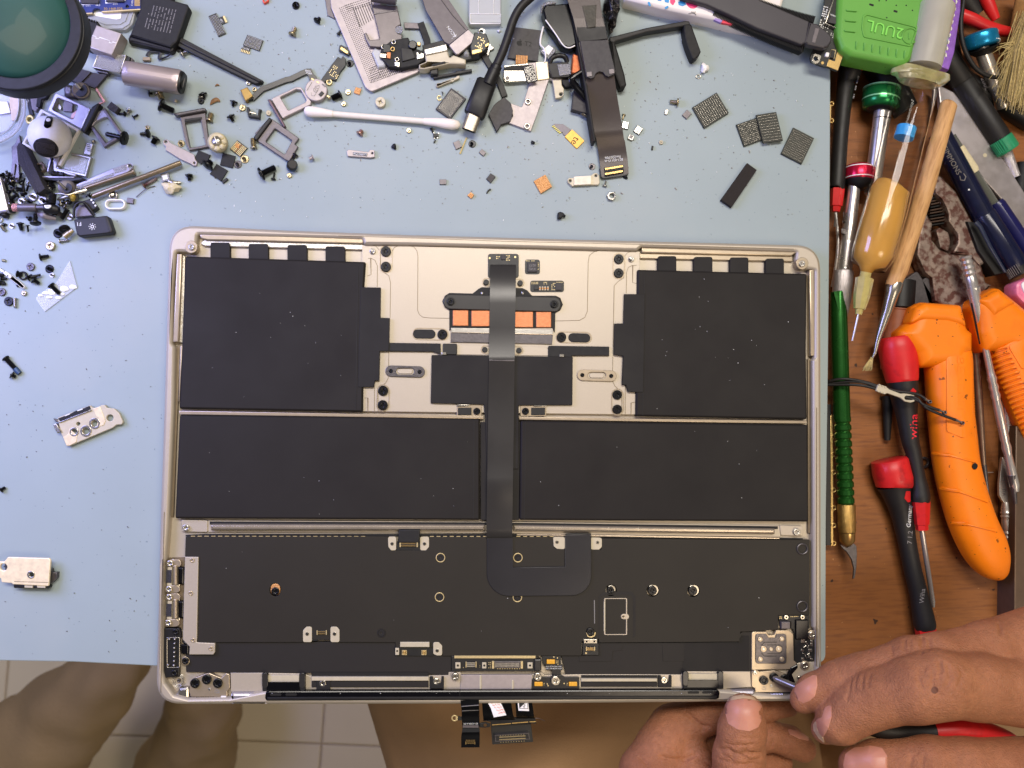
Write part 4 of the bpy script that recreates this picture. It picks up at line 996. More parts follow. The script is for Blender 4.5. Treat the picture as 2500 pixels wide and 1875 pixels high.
ob('white_print', text_geo('U17', 1556, 50, 26, 181, 4.7) + text_geo('C80', 1322, 66, 26, 182, 4.7) + text_geo('U12', 1188, 72, 26, 182, 4.7) + text_geo('C89', 1098, 76, 26, 182, 4.7) + text_geo('C1051', 1786, 35, 24, 88, 4.7) + prism(ribbon([(1075, -60), (1078, 62), (1340, 50), (1342, -60)], 7), 4.6, 4.7, 0) + prism(ribbon([(1425, -60), (1425, 40), (1640, 28), (1690, 5), (1690, -60)], 7), 4.6, 4.7, 0), whprint, bb)
ob('chip', prism(box(1090, -140, 1330, 40), 4.6, 5.8, .15), chip, bb); ob('chip', prism(box(1440, -140, 1670, 20), 4.6, 5.8, .15), chip, bb)
ob('contact_fingers', sum([prism(box(1815, 2 + i * 16, 1888, 13 + i * 16), 4.6, 4.72, 0) for i in range(-4, 5)], []), gold, bb)
ob('gold_dot', prism(circ(1043, 155, 18, 16), 4.6, 4.8, .05), gold, bb)
cn = thing('plug_connector', 'large square silver plug shell with a seam and black base beside the magnifier', 'connector', 1400, 550, 0)
ob('shell', prism([(1300, 335), (1640, 450), (1510, 745), (1175, 630)], 1, 9.0, .5), greyp, cn)
ob('seam', prism(ribbon([(1245, 480), (1300, 492), (1290, 512), (1330, 525), (1345, 503), (1480, 548), (1472, 575), (1515, 582), (1520, 565), (1575, 580)], 6), 9, 9.12, 0), whprint, cn)
ob('plug_body', prism([(1120, 235), (1150, 240), (1320, 300), (1330, 330), (1190, 640), (1135, 625), (1080, 560)], 0, 7.5, .5), blk2, cn)
for i in range(6): ob('grip_rib', prism(rbox(1130 + i * 34, 236 + i * 12, 14, 26, 20), 5, 8.2, .2), blk2, cn)
cn = thing('plug_connector', 'flecked black topped square connector with silver edges under the silver plug shell', 'connector', 1480, 860, 0)
ob('shell', prism([(1310, 725), (1705, 740), (1620, 992), (1248, 905)], 0, 5.2, .2, [[(1325, 738), (1685, 755), (1608, 975), (1265, 895)]]), steel, cn)
ob('shell_top', prism([(1325, 738), (1685, 755), (1608, 975), (1265, 895)], 0, 5.0, 0), mottle, cn)
ob('shell_side', prism([(1705, 745), (1760, 770), (1680, 1030), (1622, 992)], 0, 4.4, .3), blk, cn); ob('shell_tab', prism(rnd([(1720, 760), (1785, 780), (1790, 830), (1700, 820)], 14), 0, 3, .3), slate, cn)
ob('foot', prism([(1300, 940), (1460, 975), (1450, 1000), (1310, 965)], 0, 3.5, .2), dsteel, cn)
one('flex_scrap', prism([(1000, 900), (1232, 968), (1085, 1122), (850, 1060)], 1.2, 3.2, .15), chip, 'dark folded film scrap nearest the magnifier ring', 'film scrap')
one('flex_scrap', prism([(1236, 975), (1350, 995), (1460, 985), (1400, 1060), (1285, 1192), (1088, 1124)], .6, 2.4, .15), chip, 'dark folded film scrap pointing at the pink bracket', 'film scrap')
vm = thing('vibration_motor', 'small black round motor with a steel shaft under dark film scraps', 'motor', 1100, 1220, 0)
ob('motor_can', rod((1100, 1230, 0), (1095, 1222, 6.5), [(0, 116), (.9, 112), (1, 100)], 28), slate, vm)
ob('motor_face', prism(circ(1090, 1215, 92, 28), 6.5, 6.9, .2), blk, vm); ob('shaft', rod((1085, 1195, 7.5), (1015, 1130, 9), [(0, 26), (.8, 26), (1, 18)], 12), steel, vm)
one('metal_sleeve', prism([(845, 1110), (990, 1150), (1000, 1310), (850, 1275)], 0, 5, 1.6), dsteel, 'curved grey metal sleeve left of the black motor', 'sleeve', smooth=70)
one('copper_bracket', prism(ribbon([(1290, 1180), (1405, 1372), (1335, 1398)], 30), 1, 1.8, .15), mat('pink_copper', (214, 156, 142), .35, .5), 'thin pink copper bracket bent at its lower end', 'bracket')
one('foam_block', prism([(1500, 1368), (1608, 1452), (1552, 1525), (1438, 1445)], 0, 3.2, .3), foam, 'small dark grey foam block on the mat below the pink bracket', 'foam block')
# clear dish left edge
V('A2')
dish = thing('plastic_dish', 'clear rounded plastic dish lying at the left edge below the magnifier', 'dish', 60, 250, 0)
pa = smooth_path([(300, -230, 7), (335, 60, 7), (300, 260, 7), (190, 420, 7), (0, 530, 7), (-200, 560, 7)], 8)
ob('dish_rim', tube(pa, 17, 10), clear2, dish, 80)
ob('dish_rim_inner', tube([(x - 80, y - 50, 5) for x, y, z in pa], 9, 8), clear2, dish, 80)
ob('dish_wall', tube([(x - 30, y - 18, 3.5) for x, y, z in pa], 22, 10), clear, dish, 80)
ob('dish_floor', prism([(-300, -230), (200, -230), (235, 60), (200, 240), (100, 370), (-100, 450), (-300, 450)], .3, 1.0, .2), clear, dish)
one('paper_label', prism([(130, -230), (250, -230), (262, 20), (215, 230), (160, 250), (130, 20)], 1.0, 1.5, 0), mat('cream_paper', (214, 196, 176), .7), 'cream printed paper inside the clear dish', 'paper')
one('grey_card', prism([(-20, -20), (100, -15), (140, 140), (-20, 165)], 1.0, 1.6, .1), lilac, 'small lilac grey card lying inside the clear dish', 'card')
one('flex_strip', prism([(310, -230), (350, -230), (450, 170), (395, 160)], 0, 1.2, .1), blk, 'black printed ribbon running down beside the clear dish', 'ribbon')
ob('ribbon_print', text_geo('V-70US7', 368, -10, 26, 255, 1.3), whprint, bpy.data.objects['flex_strip'])
one('ring_terminal', prism(circ(397, 228, 58, 24, 66), 0, 1.6, .4, [circ(397, 228, 26, 16)]), mat('yellow_brass', (208, 190, 120), .35, .5), 'brass ring terminal beside the clear dish rim', 'terminal')
one('flex_strip', prism([(370, -230), (520, -230), (600, -70), (480, 130), (430, 90)], 0, 1.6, .15), slate, 'wide dark grey flex scrap above the earbud', 'flex scrap')
one('flex_strip', prism(ribbon([(660, -190), (600, -80), (530, -60), (510, 60)], 50), 0, 2.4, .2), blk2, 'kinked black flex end left of the lilac tray', 'flex scrap')
# lilac tray
tr = thing('sim_tray', 'lilac silver frame tray with rounded window above the earbud', 'tray', 900, 150, 0)
ob('tray_frame', prism(rnd([(750, -135), (1225, 85), (1095, 360), (640, 105)], [30, 10, 10, 20], 4), 1, 3.4, .3, [rnd([(775, -68), (1060, 40), (985, 232), (705, 98)], 26, 4)]), lilac, tr)
ob('tray_bar', prism(rnd([(1320, 0), (1350, 20), (1150, 415), (1080, 375), (1240, 50)], 16, 4), 0, 4.2, .8), blk, tr)
ob('tray_lip', prism(ribbon([(1215, 90), (1095, 350)], 18), 3.4, 4.0, .2), steel, tr)
one('flat_cable', prism([(860, -30), (985, -10), (975, 130), (850, 115)], .2, 1.6, .3), slate, 'grey flat cable seen through the lilac tray window', 'cable')
one('fabric_scrap', prism(rnd([(960, 160), (1050, 90), (1010, 210), (950, 225)], 10), .4, 1.8, .3), mat('pink_scrap', (224, 184, 180), .6), 'pink scrap at the lower end of the lilac tray window', 'scrap')
one('foil_scrap', prism([(760, 60), (790, -10), (830, 70), (815, 100)], .2, 1.2, .1), steel, 'silver foil triangle inside the lilac tray window', 'foil')
# white frame and earbud
wf = one('square_frame', prism(rnd([(548, 82), (1078, 368), (812, 862), (288, 560)], 16, 3), 0, 1.8, .4, [rnd([(575, 135), (1030, 385), (790, 810), (335, 545)], 12, 3)]), white, 'empty white square plastic frame around the earbud', 'frame')
eb = thing('earbud', 'glossy white earbud with black mesh grille lying in a square frame', 'earbud', 680, 460, 0)
eg = sweep([(668 + 4 * t, 470 - 10 * t, z, r, r) for t, z, r in ((0, 0.2, 60), (0, .8, 150), (0, 2.2, 215), (0, 4.5, 255), (1, 7, 268), (1, 9.5, 255), (1, 12, 215), (1, 14, 150), (1, 15, 75), (1, 15.3, 3))], 40)
ob('shell', eg, white, eb, 80)
# second tray with open frame and the big wood screw
t2 = thing('sim_tray', 'grey open tray frame pinned under the large countersunk screw', 'tray', 1400, 350, 0)
ob('tray_frame', prism(ribbon([(1395, 85), (1630, 420), (1590, 470), (1415, 575), (1235, 325)], 42), 0, 2.2, .4), slate, t2)
ob('tray_plate', prism([(1330, 120), (1400, 100), (1470, 190), (1400, 205), (1290, 260), (1235, 320)], 0, 2.0, .2), lilac, t2)
screw(1695, 488, 1430, 425, 95, 34, bscrew, 'largest countersunk wood screw with a pointed tip beside the grey open tray', k=5, hd=.3)
screw(1692, 155, 1600, 155, 36, 18, bscrew, 'tiny dark screw head left of the short silver screw near the foam block', k=3)
screw(1745, 90, 1722, 160, 40, 22, sscrew, 'short silver threaded screw with dark head right of the foam block', k=4)
screw(1795, 205, 1865, 165, 34, 15, bscrew, 'tiny black screw lying below the short silver screw near the foam block', k=4)
# black screw cluster
screw(2010, 420, 1895, 430, 60, 26, bscrew, 'black collar screw with olive tip in the trio right of the wood screw', k=4)
screw(2110, 470, 2060, 560, 62, 38, bscrew, 'black threaded screw lowest of the trio right of the wood screw', k=7)
upscrew(1985, 335, 28, gscrew, 'tiny champagne crosshead screw above the black screw trio')
# chip, small silver frame, grey bracket
gc = thing('grille_part', 'small silver grille part with slots above the silver frame', 'grille', 1190, 630, 0)
ob('grille_body', prism(rnd([(1165, 540), (1255, 560), (1215, 715), (1125, 690)], 8), 0, 1.8, .2), steel, gc)
for i in range(8): ob('slat', prism(rbox(1172 + i * 3.2 + 12, 565 + i * 14, 60, 6, 16), 1.8, 2.3, .1), whprint if i % 2 else blk, gc)
one('solder_bead', blob(1265, 530, 1, 28, 28, 1.3, .05, 3), sscrew, 'shiny round silver bead above the small grille part', 'bead')
one('gasket', prism(ribbon([(960, 690), (1215, 745), (1150, 985), (800, 900), (735, 850)], 26), 0, 2.2, .3), steel, 'thin bent silver rectangular frame beside the white square frame', 'frame')
one('clear_cover', prism([(985, 715), (1190, 760), (1130, 965), (860, 890), (900, 780)], .2, .7, .1), clear, 'clear film inside the thin bent silver frame', 'film')
one('tray_rail', prism(ribbon([(640, 940), (690, 740), (760, 745), (740, 900), (1020, 985)], 34), 0, 2.6, .4), lilac, 'silver rail under the lower corner of the white square frame', 'rail')
fs = thing('foam_strip', 'long dark speckled foam bar lying diagonally left of the white frame', 'foam strip', 380, 850, 0)
ob('foam_bar', prism([(270, 535), (320, 570), (608, 1165), (520, 1225), (235, 560)], 0, 8, .3), foam, fs)
ob('foam_side', prism([(222, 590), (262, 560), (530, 1195), (480, 1232), (240, 800)], 0, 5.5, .3), foam, fs)
br = one('steel_bracket', prism([(200, 560), (260, 440), (280, 560), (250, 800), (262, 1000), (240, 1075), (130, 1070), (165, 780), (155, 600)], 0, 1.6, .15, [[(205, 830), (228, 850), (205, 980), (190, 985)]]), dsteel, 'flat grey steel bracket with a slot beneath the foam bar', 'bracket')
one('circuit_scrap', prism([(455, 840), (560, 800), (620, 905), (530, 945)], 0, 2.2, .2, [circ(580, 885, 16, 10), circ(575, 845, 10, 8)]), rust, 'rust brown metal scrap with holes right of the foam bar', 'scrap')
one('dark_bar', prism([(540, 1010), (1100, 1005), (1160, 1040), (950, 1075), (560, 1050)], 0, 3.2, .5), blk, 'black bar below the rust brown scrap', 'bar')
one('silver_edge', prism([(530, 990), (1000, 1000), (1000, 1020), (530, 1015)], 0, 3.8, .3), lilac, 'thin silver strip along the black bar', 'strip')
one('roller', rod((700, 960, 3), (860, 975, 3), [(0, 26), (.2, 40), (.35, 26), (.5, 40), (.65, 24), (.8, 32), (1, 30)], 14), blk, 'small black ridged roller between the silver frame and black bar', 'roller')
# silver strips
sk = thing('latch_strip', 'white silver latch strip with mottled pads and a holed end', 'latch', 1400, 970, 0)
ob('strip', prism(rnd([(1020, 1110), (1500, 900), (1690, 830), (1760, 822), (1795, 850), (1785, 890), (1700, 965), (1150, 1180), (1030, 1160)], [6, 6, 10, 24, 24, 24, 8, 8, 8], 4), 0, 1.8, .25, [circ(1757, 855, 28, 14)]), lilac, sk)
ob('mottled_pad', prism([(1525, 900), (1690, 845), (1708, 905), (1548, 962)], 1.8, 2.0, .05), mottle, sk); ob('mottled_pad', prism([(1030, 1130), (1530, 950), (1536, 985), (1160, 1140), (1030, 1165)], 1.8, 2.0, .05), mottle, sk)
one('hinge_pin', rod((1130, 1165, 2.2), (1820, 935, 2.2), [(0, 26), (.96, 27), (.965, 46), (1, 46)], 16), brass, 'thin dull steel pin with a flat cap beside the latch strip', 'pin')
V('A4'); one('metal_tube', rod((-420, 1550, 3), (785, 1090, 3), [(0, 30), (.02, 34), (.98, 36), (1, 34)], 18), brass, 'long thin dull brass tube below the silver plate', 'tube')
V('A2')
screw(1935, 1130, 2120, 1025, 44, 24, rust, 'rusty threaded screw right of the long brass tube', k=9)
one('wire_hair', tube(smooth_path([(1838, 1280, .5), (1930, 1200, .8), (2010, 1150, .6), (2095, 1130, .5)], 5), 5, 6), slate, 'thin curved dark hair of wire below the rusty screw', 'wire')
one('hex_nut', prism(circ(1522, 1252, 62, 24), 0, 1.4, .4, [circ(1522, 1252, 40, 18)]) + rod((1522, 1252, .2), (1515, 1235, 1.8), [(0, 36), (.8, 30), (1, 20)], 14), sscrew, 'round silver nut above the white oval ring', 'nut')
one('oval_ring', prism(slot(1480, 1372, 1618, 1372, 72, 10), 0, 2.2, .6, [slot(1480, 1372, 1618, 1372, 46, 10)]), white, 'white plastic oval ring on the mat', 'ring')
one('chip', prism(rbox(1756, 1325, 92, 72, 8, 6), 0, 1.2, .2), slate, 'small grey square part right of the white oval ring', 'chip')
# left edge phone-like plate
V('D1')
ph = thing('phone_part', 'lilac silver plate with dark rim cut off by the left edge', 'phone part', 60, 800, 0)
ob('plate', prism(rnd([(-300, 260), (10, 290), (182, 1030), (150, 1080), (-300, 1120)], [0, 10, 30, 40, 0], 4), 0, 4.5, .8), lilac, ph)
ob('plate_rim', prism(rnd([(-300, 240), (30, 270), (90, 420), (250, 900), (215, 1060), (150, 1110), (-300, 1150)], 14, 4), 0, 3.0, .6), blk, ph)
for i, (x, y, r) in enumerate(((120, 1160, 84), (265, 1050, 70))): one('rubber_bumper', blob(x, y, 1.5, r, r * .8, 2.2, .03, i), blk, ('large' if i == 0 else 'smaller') + ' black rubber dome under the corner of the lilac plate', 'rubber foot')
# foam covered cylinder, knob, etc.
fr = thing('vibration_motor', 'dark cylinder speckled with red and white at one end lying in the screw pile', 'motor', 600, 990, 0)
ob('motor_body', rod((300, 985, 5.2), (830, 985, 5.2), [(0, 78), (.03, 88), (.97, 90), (1, 84)], 20), slate, fr)
ob('motor_end', rod((292, 985, 5.2), (420, 985, 5.2), [(0, 80), (.05, 90), (1, 91)], 20), mat('glitter_end', (120, 90, 100), .5, .2, .3, 3000, .5, 4000, col2=(240, 170, 150), mixs=3500, mixt=(.5, .55)), fr)
ob('motor_neck', rod((830, 985, 5.2), (1000, 985, 5.2), [(0, 70), (1, 72)], 18), dsteel, fr)
kn = thing('knob', 'black spring topped knob with a small white printed badge in the screw pile', 'knob', 1150, 1000, 0)
ob('knob_base', rod((1000, 1000, 6), (1330, 1030, 6), [(0, 80), (.05, 110), (.5, 112), (.8, 95), (1, 60)], 22), blk, kn)
ob('badge', prism(rnd([(985, 925), (1148, 925), (1140, 970), (1090, 1005), (1030, 1000), (995, 970)], 12), 9, 9.6, .2), whprint, kn)
ob('badge_print', text_geo('Gaton', 1066, 952, 24, 0, 9.7), slate, kn)
ob('spring', rod((1195, 680, 6), (1170, 900, 7), thread(0, 1, 80, 7, .25), 20), blk, kn)
sp = thing('coil_magnet', 'dark round coil with a short steel post near the black bar', 'coil', 1520, 540, 0)
ob('coil', rod((1520, 560, 0), (1510, 540, 4), [(0, 190), (.9, 180), (1, 150)], 28), slate, sp); ob('coil_groove', prism(circ(1515, 540, 110, 24), 4, 4.3, .1), blk, sp)
ob('post', rod((1460, 560, 5), (1300, 390, 9), [(0, 34), (.7, 34), (.75, 26), (1, 26)], 12), steel, sp)
one('bent_lug', sweep(smooth_path([(1100, 700, 4, 14, 10), (1350, 665, 6, 16, 12), (1520, 700, 6, 22, 14), (1700, 640, 5, 30, 14), (1900, 590, 4, 55, 14), (1930, 560, 4, 20, 10)], 5), 10), sscrew, 'long twisted steel lug crossing the pile under the coil', 'lug')
one('steel_rod', rod((1290, 810, 4), (1560, 720, 5), [(0, 20), (.2, 44), (1, 40)], 14), steel, 'short polished steel rod in the middle of the screw pile', 'rod')
yl = thing('brass_standoff', 'black ring with a yellow brass threaded centre right of the screw pile', 'standoff', 1650, 770, 0)
ob('ring', rod((1660, 740, 0), (1650, 760, 5), [(0, 108), (1, 100)], 20), blk, yl); ob('core', rod((1640, 720, 5), (1640, 810, 6.5), [(0, 60), (.4, 66), (.5, 46), (1, 44)], 16), mat('yellow_core', (186, 160, 70), .35, .6), yl)
GP = 'black screws heaped at the left edge of the mat'
PW = ['with its head beside the lilac plate', 'standing head down left of the foam bar tip', 'threaded, just right of the lilac plate', 'broad headed, right of the foam bar end', 'with a broad cross head facing up below the cylinder', 'hidden behind the broad cross head', 'leaning between two thin shanks', 'thin, left of the broad cross head', 'small, above the speckled cylinder end', 'threaded, left of the brass standoff', 'with coarse threads pointing down left of the key bracket', 'below the silver rimmed screws at left', 'small, under the grey steel bracket', 'at the left flank of the foam bar', 'behind the foam bar middle', 'beside the end of the brass tube', 'short, touching the lilac plate', 'short, just above the silver rimmed screws', 'small, below the brass standoff', 'under the tip of the foam bar', 'under the black bar']
for x, y, x2, y2, hr, sr in ((355, 545, 510, 560, 78, 34), (540, 690, 515, 440, 82, 40), (385, 680, 250, 800, 84, 48), (1190, 470, 1090, 540, 96, 40), (800, 1390 - 30, 800, 1120, 128, 56),
                              (690, 1240, 590, 1200, 66, 26), (470, 1330, 490, 1500, 70, 40), (620, 1380, 635, 1530, 50, 26), (880, 1130, 1050, 1180, 60, 38), (1480, 860, 1320, 930, 66, 44), (1530, 1020, 1380, 1240, 60, 64),
                              (230, 930, 330, 860, 60, 30), (180, 430, 260, 470, 70, 30), (480, 200, 450, 330, 60, 30), (560, 320, 520, 440, 50, 26), (1980, 690, 2060, 760, 80, 34), (230, 640, 130, 620, 50, 26), (480, 700, 560, 740, 40, 22), (1750, 900, 1690, 960, 60, 30), (640, 480, 600, 620, 60, 30), (1000, 470, 1060, 440, 60, 26)):
    screw(x, y, x2, y2, hr * .92, sr * .9, bscrew, 'black screw in the left pile ' + PW.pop(0), GP, z=1.0 + (hr % 3), k=7)
GS = 'silver rimmed screws standing on their heads in the pile at the left edge'
for x, y, r in ((740, 740, 95), (950, 810, 100), (480, 840, 78), (650, 850, 72), (1570, 1190, 66)):
    upscrew(x, y, r, sscrew if r != 72 else bscrew, 'silver rimmed screw in the left pile ' + {95: 'under the foam bar tip', 100: 'largest, above the speckled cylinder', 78: 'leftmost above the cylinder', 72: 'small, between two larger ones', 66: 'beside the key bracket'}[r], GS, z=.5 + (r % 5) * .3, head_up=False)
one('twisted_lug', sweep(smooth_path([(800, 1100, 3, 40, 20), (950, 1150, 5, 70, 24), (1120, 1200, 4, 60, 20), (1260, 1230, 3, 40, 16)], 5), 10), slate, 'rough dark metal scrap below the speckled cylinder', 'scrap')
r5 = random.Random(77)
for k in range(46):
    x, y = r5.choice([(r5.uniform(180, 620), r5.uniform(380, 900)), (r5.uniform(900, 1900), r5.uniform(500, 900)), (r5.uniform(1000, 1650), r5.uniform(850, 1200)), (r5.uniform(0, 320), r5.uniform(130, 460))])
    an, ln = r5.uniform(0, 6.28), r5.uniform(70, 130)
    screw(x, y, x + ln * math.cos(an), y + ln * math.sin(an), r5.uniform(38, 66), r5.uniform(18, 34), r5.choice([bscrew, bscrew, dsteel, sscrew]), 'one of the tiny assorted screws filling the gaps of the left pile', 'tiny assorted screws filling the gaps of the left pile', z=r5.uniform(0, 2.5), k=6)
for x, y, x2, y2, hr, sr, m, l in ((110, 1345, 90, 1410, 50, 22, bscrew, 'small dark screw lying above the silver screw at the left edge'), (20, 1380, 115, 1510, 40, 42, sscrew, 'silver threaded screw cut off by the left edge below the lilac plate'), (430, 1325, 480, 1500, 66, 38, bscrew, 'black flat head screw standing upright below the speckled cylinder')):
    screw(x, y, x2, y2, hr, sr, m, l, k=6)
one('washer', prism(circ(-12, 1260, 62, 20), 0, .8, .2, [circ(-12, 1260, 40, 16)]), sscrew, 'silver washer half outside the left edge', 'washer')
upscrew(262, 1395, 62, sscrew, 'small silver washer headed screw standing below the pile', head_up=False)
screw(1455, 1480, 1440, 1395, 120, 44, bscrew, 'dark screw with blue grey tip beside the function key', k=3)
upscrew(1300, 1560, 108, bscrew, 'black screw standing on its wide head left of the brass spacer', head_up=False)
one('spacer', rod((1450, 1640, 3), (1640, 1490, 3), [(0, 70), (.6, 70), (.62, 56), (1, 54)], 16), gscrew, 'pale brass cylindrical spacer left of the function key', 'spacer')
V('A8')
upscrew(672, 552, 60, gscrew, 'faceted brass screw head alone on the mat below the spacer', h=1.6)
sc_ = screw(800, 490, 930, 480, 34, 20, sscrew, 'small steel screw with a hex head under the spacer', k=2)
screw(535, 710, 660, 690, 52, 24, bscrew, 'black shouldered screw alone in the open mat left of the clear film', k=5)
upscrew(407, 835, 54, dsteel, 'grey flat screw head with dark recess above the black screw chain')
upscrew(665, 865, 58, bscrew, 'dark screw standing on its head above the clear film triangle', head_up=False)
upscrew(700, 950, 32, sscrew, 'tiny silver screw standing on its head touching the clear film', head_up=False)
upscrew(316, 1192, 36, gscrew, 'tiny round brass screw head below the white strip')
upscrew(18, 1175, 54, dsteel, 'grey flat screw head cut by the left edge near the white strip')
upscrew(112, 1302, 62, bscrew, 'large black flat screw head below the white strip')
screw(200, 1260, 205, 1390, 30, 22, sscrew, 'silver screw touching the large black flat screw head', k=4)
screw(225, 930, 300, 945, 46, 34, bscrew, 'first black screw of the chain left of the clear film', k=3)
one('lock_washer', prism(star(305, 955, 62, 18, .88), 0, 1.0, .1, [circ(305, 955, 42, 16)]), blk2, 'black toothed lock washer in the chain of black screws', 'washer')
screw(360, 990, 440, 950, 56, 24, bscrew, 'middle black screw of the chain left of the clear film', k=3)
one('pin', rod((420, 975, 2), (548, 945, 1.4), [(0, 22), (.1, 17), (1, 16)], 10), blk, 'thin black pin pointing right from the chain of screws', 'pin')
screw(450, 1010, 530, 1065, 54, 26, bscrew, 'last black screw of the chain left of the clear film', k=5)
screw(682, 1080, 805, 1205, 52, 30, bscrew, 'black cap screw lying on the clear film triangle', k=12)
screw(560 / 1 - 530, 750, 75, 755, 16, 20, sscrew, 'tiny silver stub at the left edge', k=2)
screw(225, 1100, 245, 1085, 22, 14, bscrew, 'tiny dark screw at the lower end of the white strip', k=2)
ws = thing('clip_strip', 'white narrow metal clip strip with a hole at the left edge', 'clip', 170, 1010, 0)
ob('strip', prism(rnd([(35, 915), (75, 895), (270, 1040), (332, 1100), (320, 1128), (290, 1125), (80, 960)], 10, 4), 0, 1.6, .2, [circ(133, 965, 15, 10)]), white, ws)
ob('strip_end', prism([(-60, 850), (0, 850), (60, 900), (30, 915)], 0, 1.2, .1), steel, ws)
for i, (x, y) in enumerate(((10, 940), (50, 990), (20, 1040), (35, 1060))): screw(x - 40, y, x + 45, y + 10, 34, 20, bscrew, 'black screw at the left edge, ' + ['touching the strip end', 'under the strip middle', 'third down under the strip', 'lowest under the strip'][i], 'black screws under the white clip strip', k=3)
cf = thing('clear_film', 'clear triangular plastic film with glossy bubbles under a black screw', 'film', 780, 1100, 0)
ob('film', prism([(938, 755), (1035, 1108), (850, 1255), (600, 1440), (480, 1270), (520, 1220), (760, 1050)], .1, .35, .05), clear, cf)
ob('film_edge', prism(ribbon([(938, 755), (1035, 1108), (600, 1442)], 7), .35, .55, .05), clear2, cf)
for i, (x, y, a, b) in enumerate(((545, 1225, 34, 20), (610, 1190, 42, 24), (665, 1250, 44, 20), (700, 1190, 52, 30), (785, 1255, 42, 22), (845, 1205, 30, 22), (865, 1135, 58, 40), (985, 1110, 52, 32), (690, 1150, 40, 26))):
    ob('bubble', blob(x, y, .4, a, b, .5, .08, i, 6, 16), mat('film_bubble', (240, 242, 246), .1) if i == 0 else bpy.data.materials['film_bubble'], cf)
fk = thing('function_key', 'black keyboard key printed F1 with a brightness symbol', 'key', 1250, 290, 0)
ob('key_cap', prism(rnd([(988, 195), (1450, 140), (1520, 345), (1500, 382), (1060, 428), (1030, 395)], [22, 40, 16, 14, 40, 16], 4), 1.2, 5.6, .8), rubblk, fk)
ob('key_face', prism(rnd([(1005, 208), (1420, 158), (1482, 372), (1065, 415)], [24, 36, 30, 36], 4), 5.6, 5.75, .1), rubblk, fk)
ob('key_print', text_geo('F1', 1064, 256, 52, 187, 5.82) + prism(circ(1246, 295, 24, 20), 5.75, 5.82, 0, [circ(1246, 295, 14, 16)]) + sum([prism(circ(1246 + 44 * math.cos(i * math.pi / 4 + .1), 295 + 40 * math.sin(i * math.pi / 4 + .1), 6.5, 8), 5.75, 5.82, 0) for i in range(8)], []), whprint, fk)
V('D1')
kh = thing('key_hinge', 'dark arched key bracket behind the function key', 'bracket', 1850, 1000, 0)
ob('arch', sweep(smooth_path([(1662, 1220, 4, 26, 30), (1672, 1000, 4.5, 28, 30), (1760, 880, 5, 28, 30), (1880, 868, 5, 28, 30), (1960, 930, 4.5, 26, 28), (2130, 1160, 3.5, 24, 28)], 6), 10), rubblk, kh)
ob('web', prism([(1690, 1200), (1700, 1010), (1780, 915), (1890, 905), (2090, 1170)], 0, 2.4, .4), slate, kh)
pt = ob('hinge_plate', prism(rnd([(1790, 850), (2040, 775), (2190, 985), (2060, 1070), (1960, 950)], 20), 0, 3.4, .5), rubblk, kh)
for x, y in ((2055, 812), (2100, 872), (2145, 938)): ob('hinge_hole', prism(circ(x, y, 22, 14), 3.4, 3.5, 0), whprint, kh)
# ---- open mat, left middle
V('D2')
screw(68, 240, 265, 450, 50, 34, bscrew, 'long black cap screw alone near the left edge of the mat', k=14, dip=dkblue)
screw(150, 468, 215, 500, 52, 20, bscrew, 'tiny black screw touching the tip of the long cap screw', k=2)
hb = thing('hinge_bracket', 'silver stamped bracket with four holes and a black slot on the open mat', 'bracket', 1150, 1150, 0)
ob('plate', prism(rnd([(775, 1065), (790, 1045), (1215, 882), (1245, 910), (1280, 920), (1350, 895), (1360, 880), (1415, 875), (1440, 915), (1540, 925), (1610, 990), (1660, 1105), (1640, 1140), (1570, 1145), (1520, 1185), (1020, 1395), (930, 1435), (895, 1430), (855, 1320), (825, 1270), (790, 1120)], 12, 3), .6, 2.4, .25,
    [circ(1484, 1052, 46, 20), circ(1056, 1133, 26, 16), circ(998, 1242, 42, 20), circ(1158, 1230, 46, 20), circ(1276, 1128, 42, 20)]), creamp, hb)
ob('slot', prism(rnd([(780, 1062), (870, 1025), (880, 1030), (945, 1000), (1030, 950), (1050, 965), (1120, 925), (1210, 888), (1228, 940), (820, 1108)], 10, 3), 2.4, 2.6, 0), dark, hb)
ob('slot_wall', prism([(785, 1105), (800, 1120), (1235, 955), (1230, 938), (820, 1100)], 2.4, 3.0, .1), sscrew, hb)
for q in ([(875, 1020), (940, 993), (945, 1003), (880, 1030)], [(1040, 952), (1110, 925), (1116, 938), (1046, 964)]): ob('slot_tab', prism(q, 2.5, 2.9, .1), whprint, hb)
for x, y, r in ((998, 1242, 62), (1158, 1230, 78), (1276, 1128, 76)): ob('collar', prism(circ(x, y, r, 24), 2.4, 2.7, .15, [circ(x, y, r * .62, 20)]), sscrew, hb)
ob('stamped_area', prism([(1255, 925), (1350, 898), (1425, 1090), (1400, 1150), (1300, 1180), (1330, 1050), (1300, 1030)], 2.4, 2.65, .15), mat('pale_gold_plate', (226, 208, 170), .4, .3), hb)
ob('stamped_area', prism([(850, 1310), (920, 1270), (940, 1200), (1040, 1290), (1030, 1380), (930, 1430), (895, 1425)], 2.4, 2.65, .15), bpy.data.materials['pale_gold_plate'], hb)
ob('side_tab', prism([(712, 1150), (755, 1125), (830, 1240), (775, 1262)], .2, 3.2, .3), sscrew, hb); ob('side_tab', prism([(715, 1060), (770, 1075), (790, 1110), (750, 1105)], .2, 2.6, .3), dsteel, hb)
V('D3')
screw(5, 370, 72, 330, 44, 22, bscrew, 'black screw cut off by the left edge above the cream bracket', k=4)
hb = thing('hinge_bracket', 'cream folded bracket with one centre hole at the lower left edge', 'bracket', 400, 1450, 0)
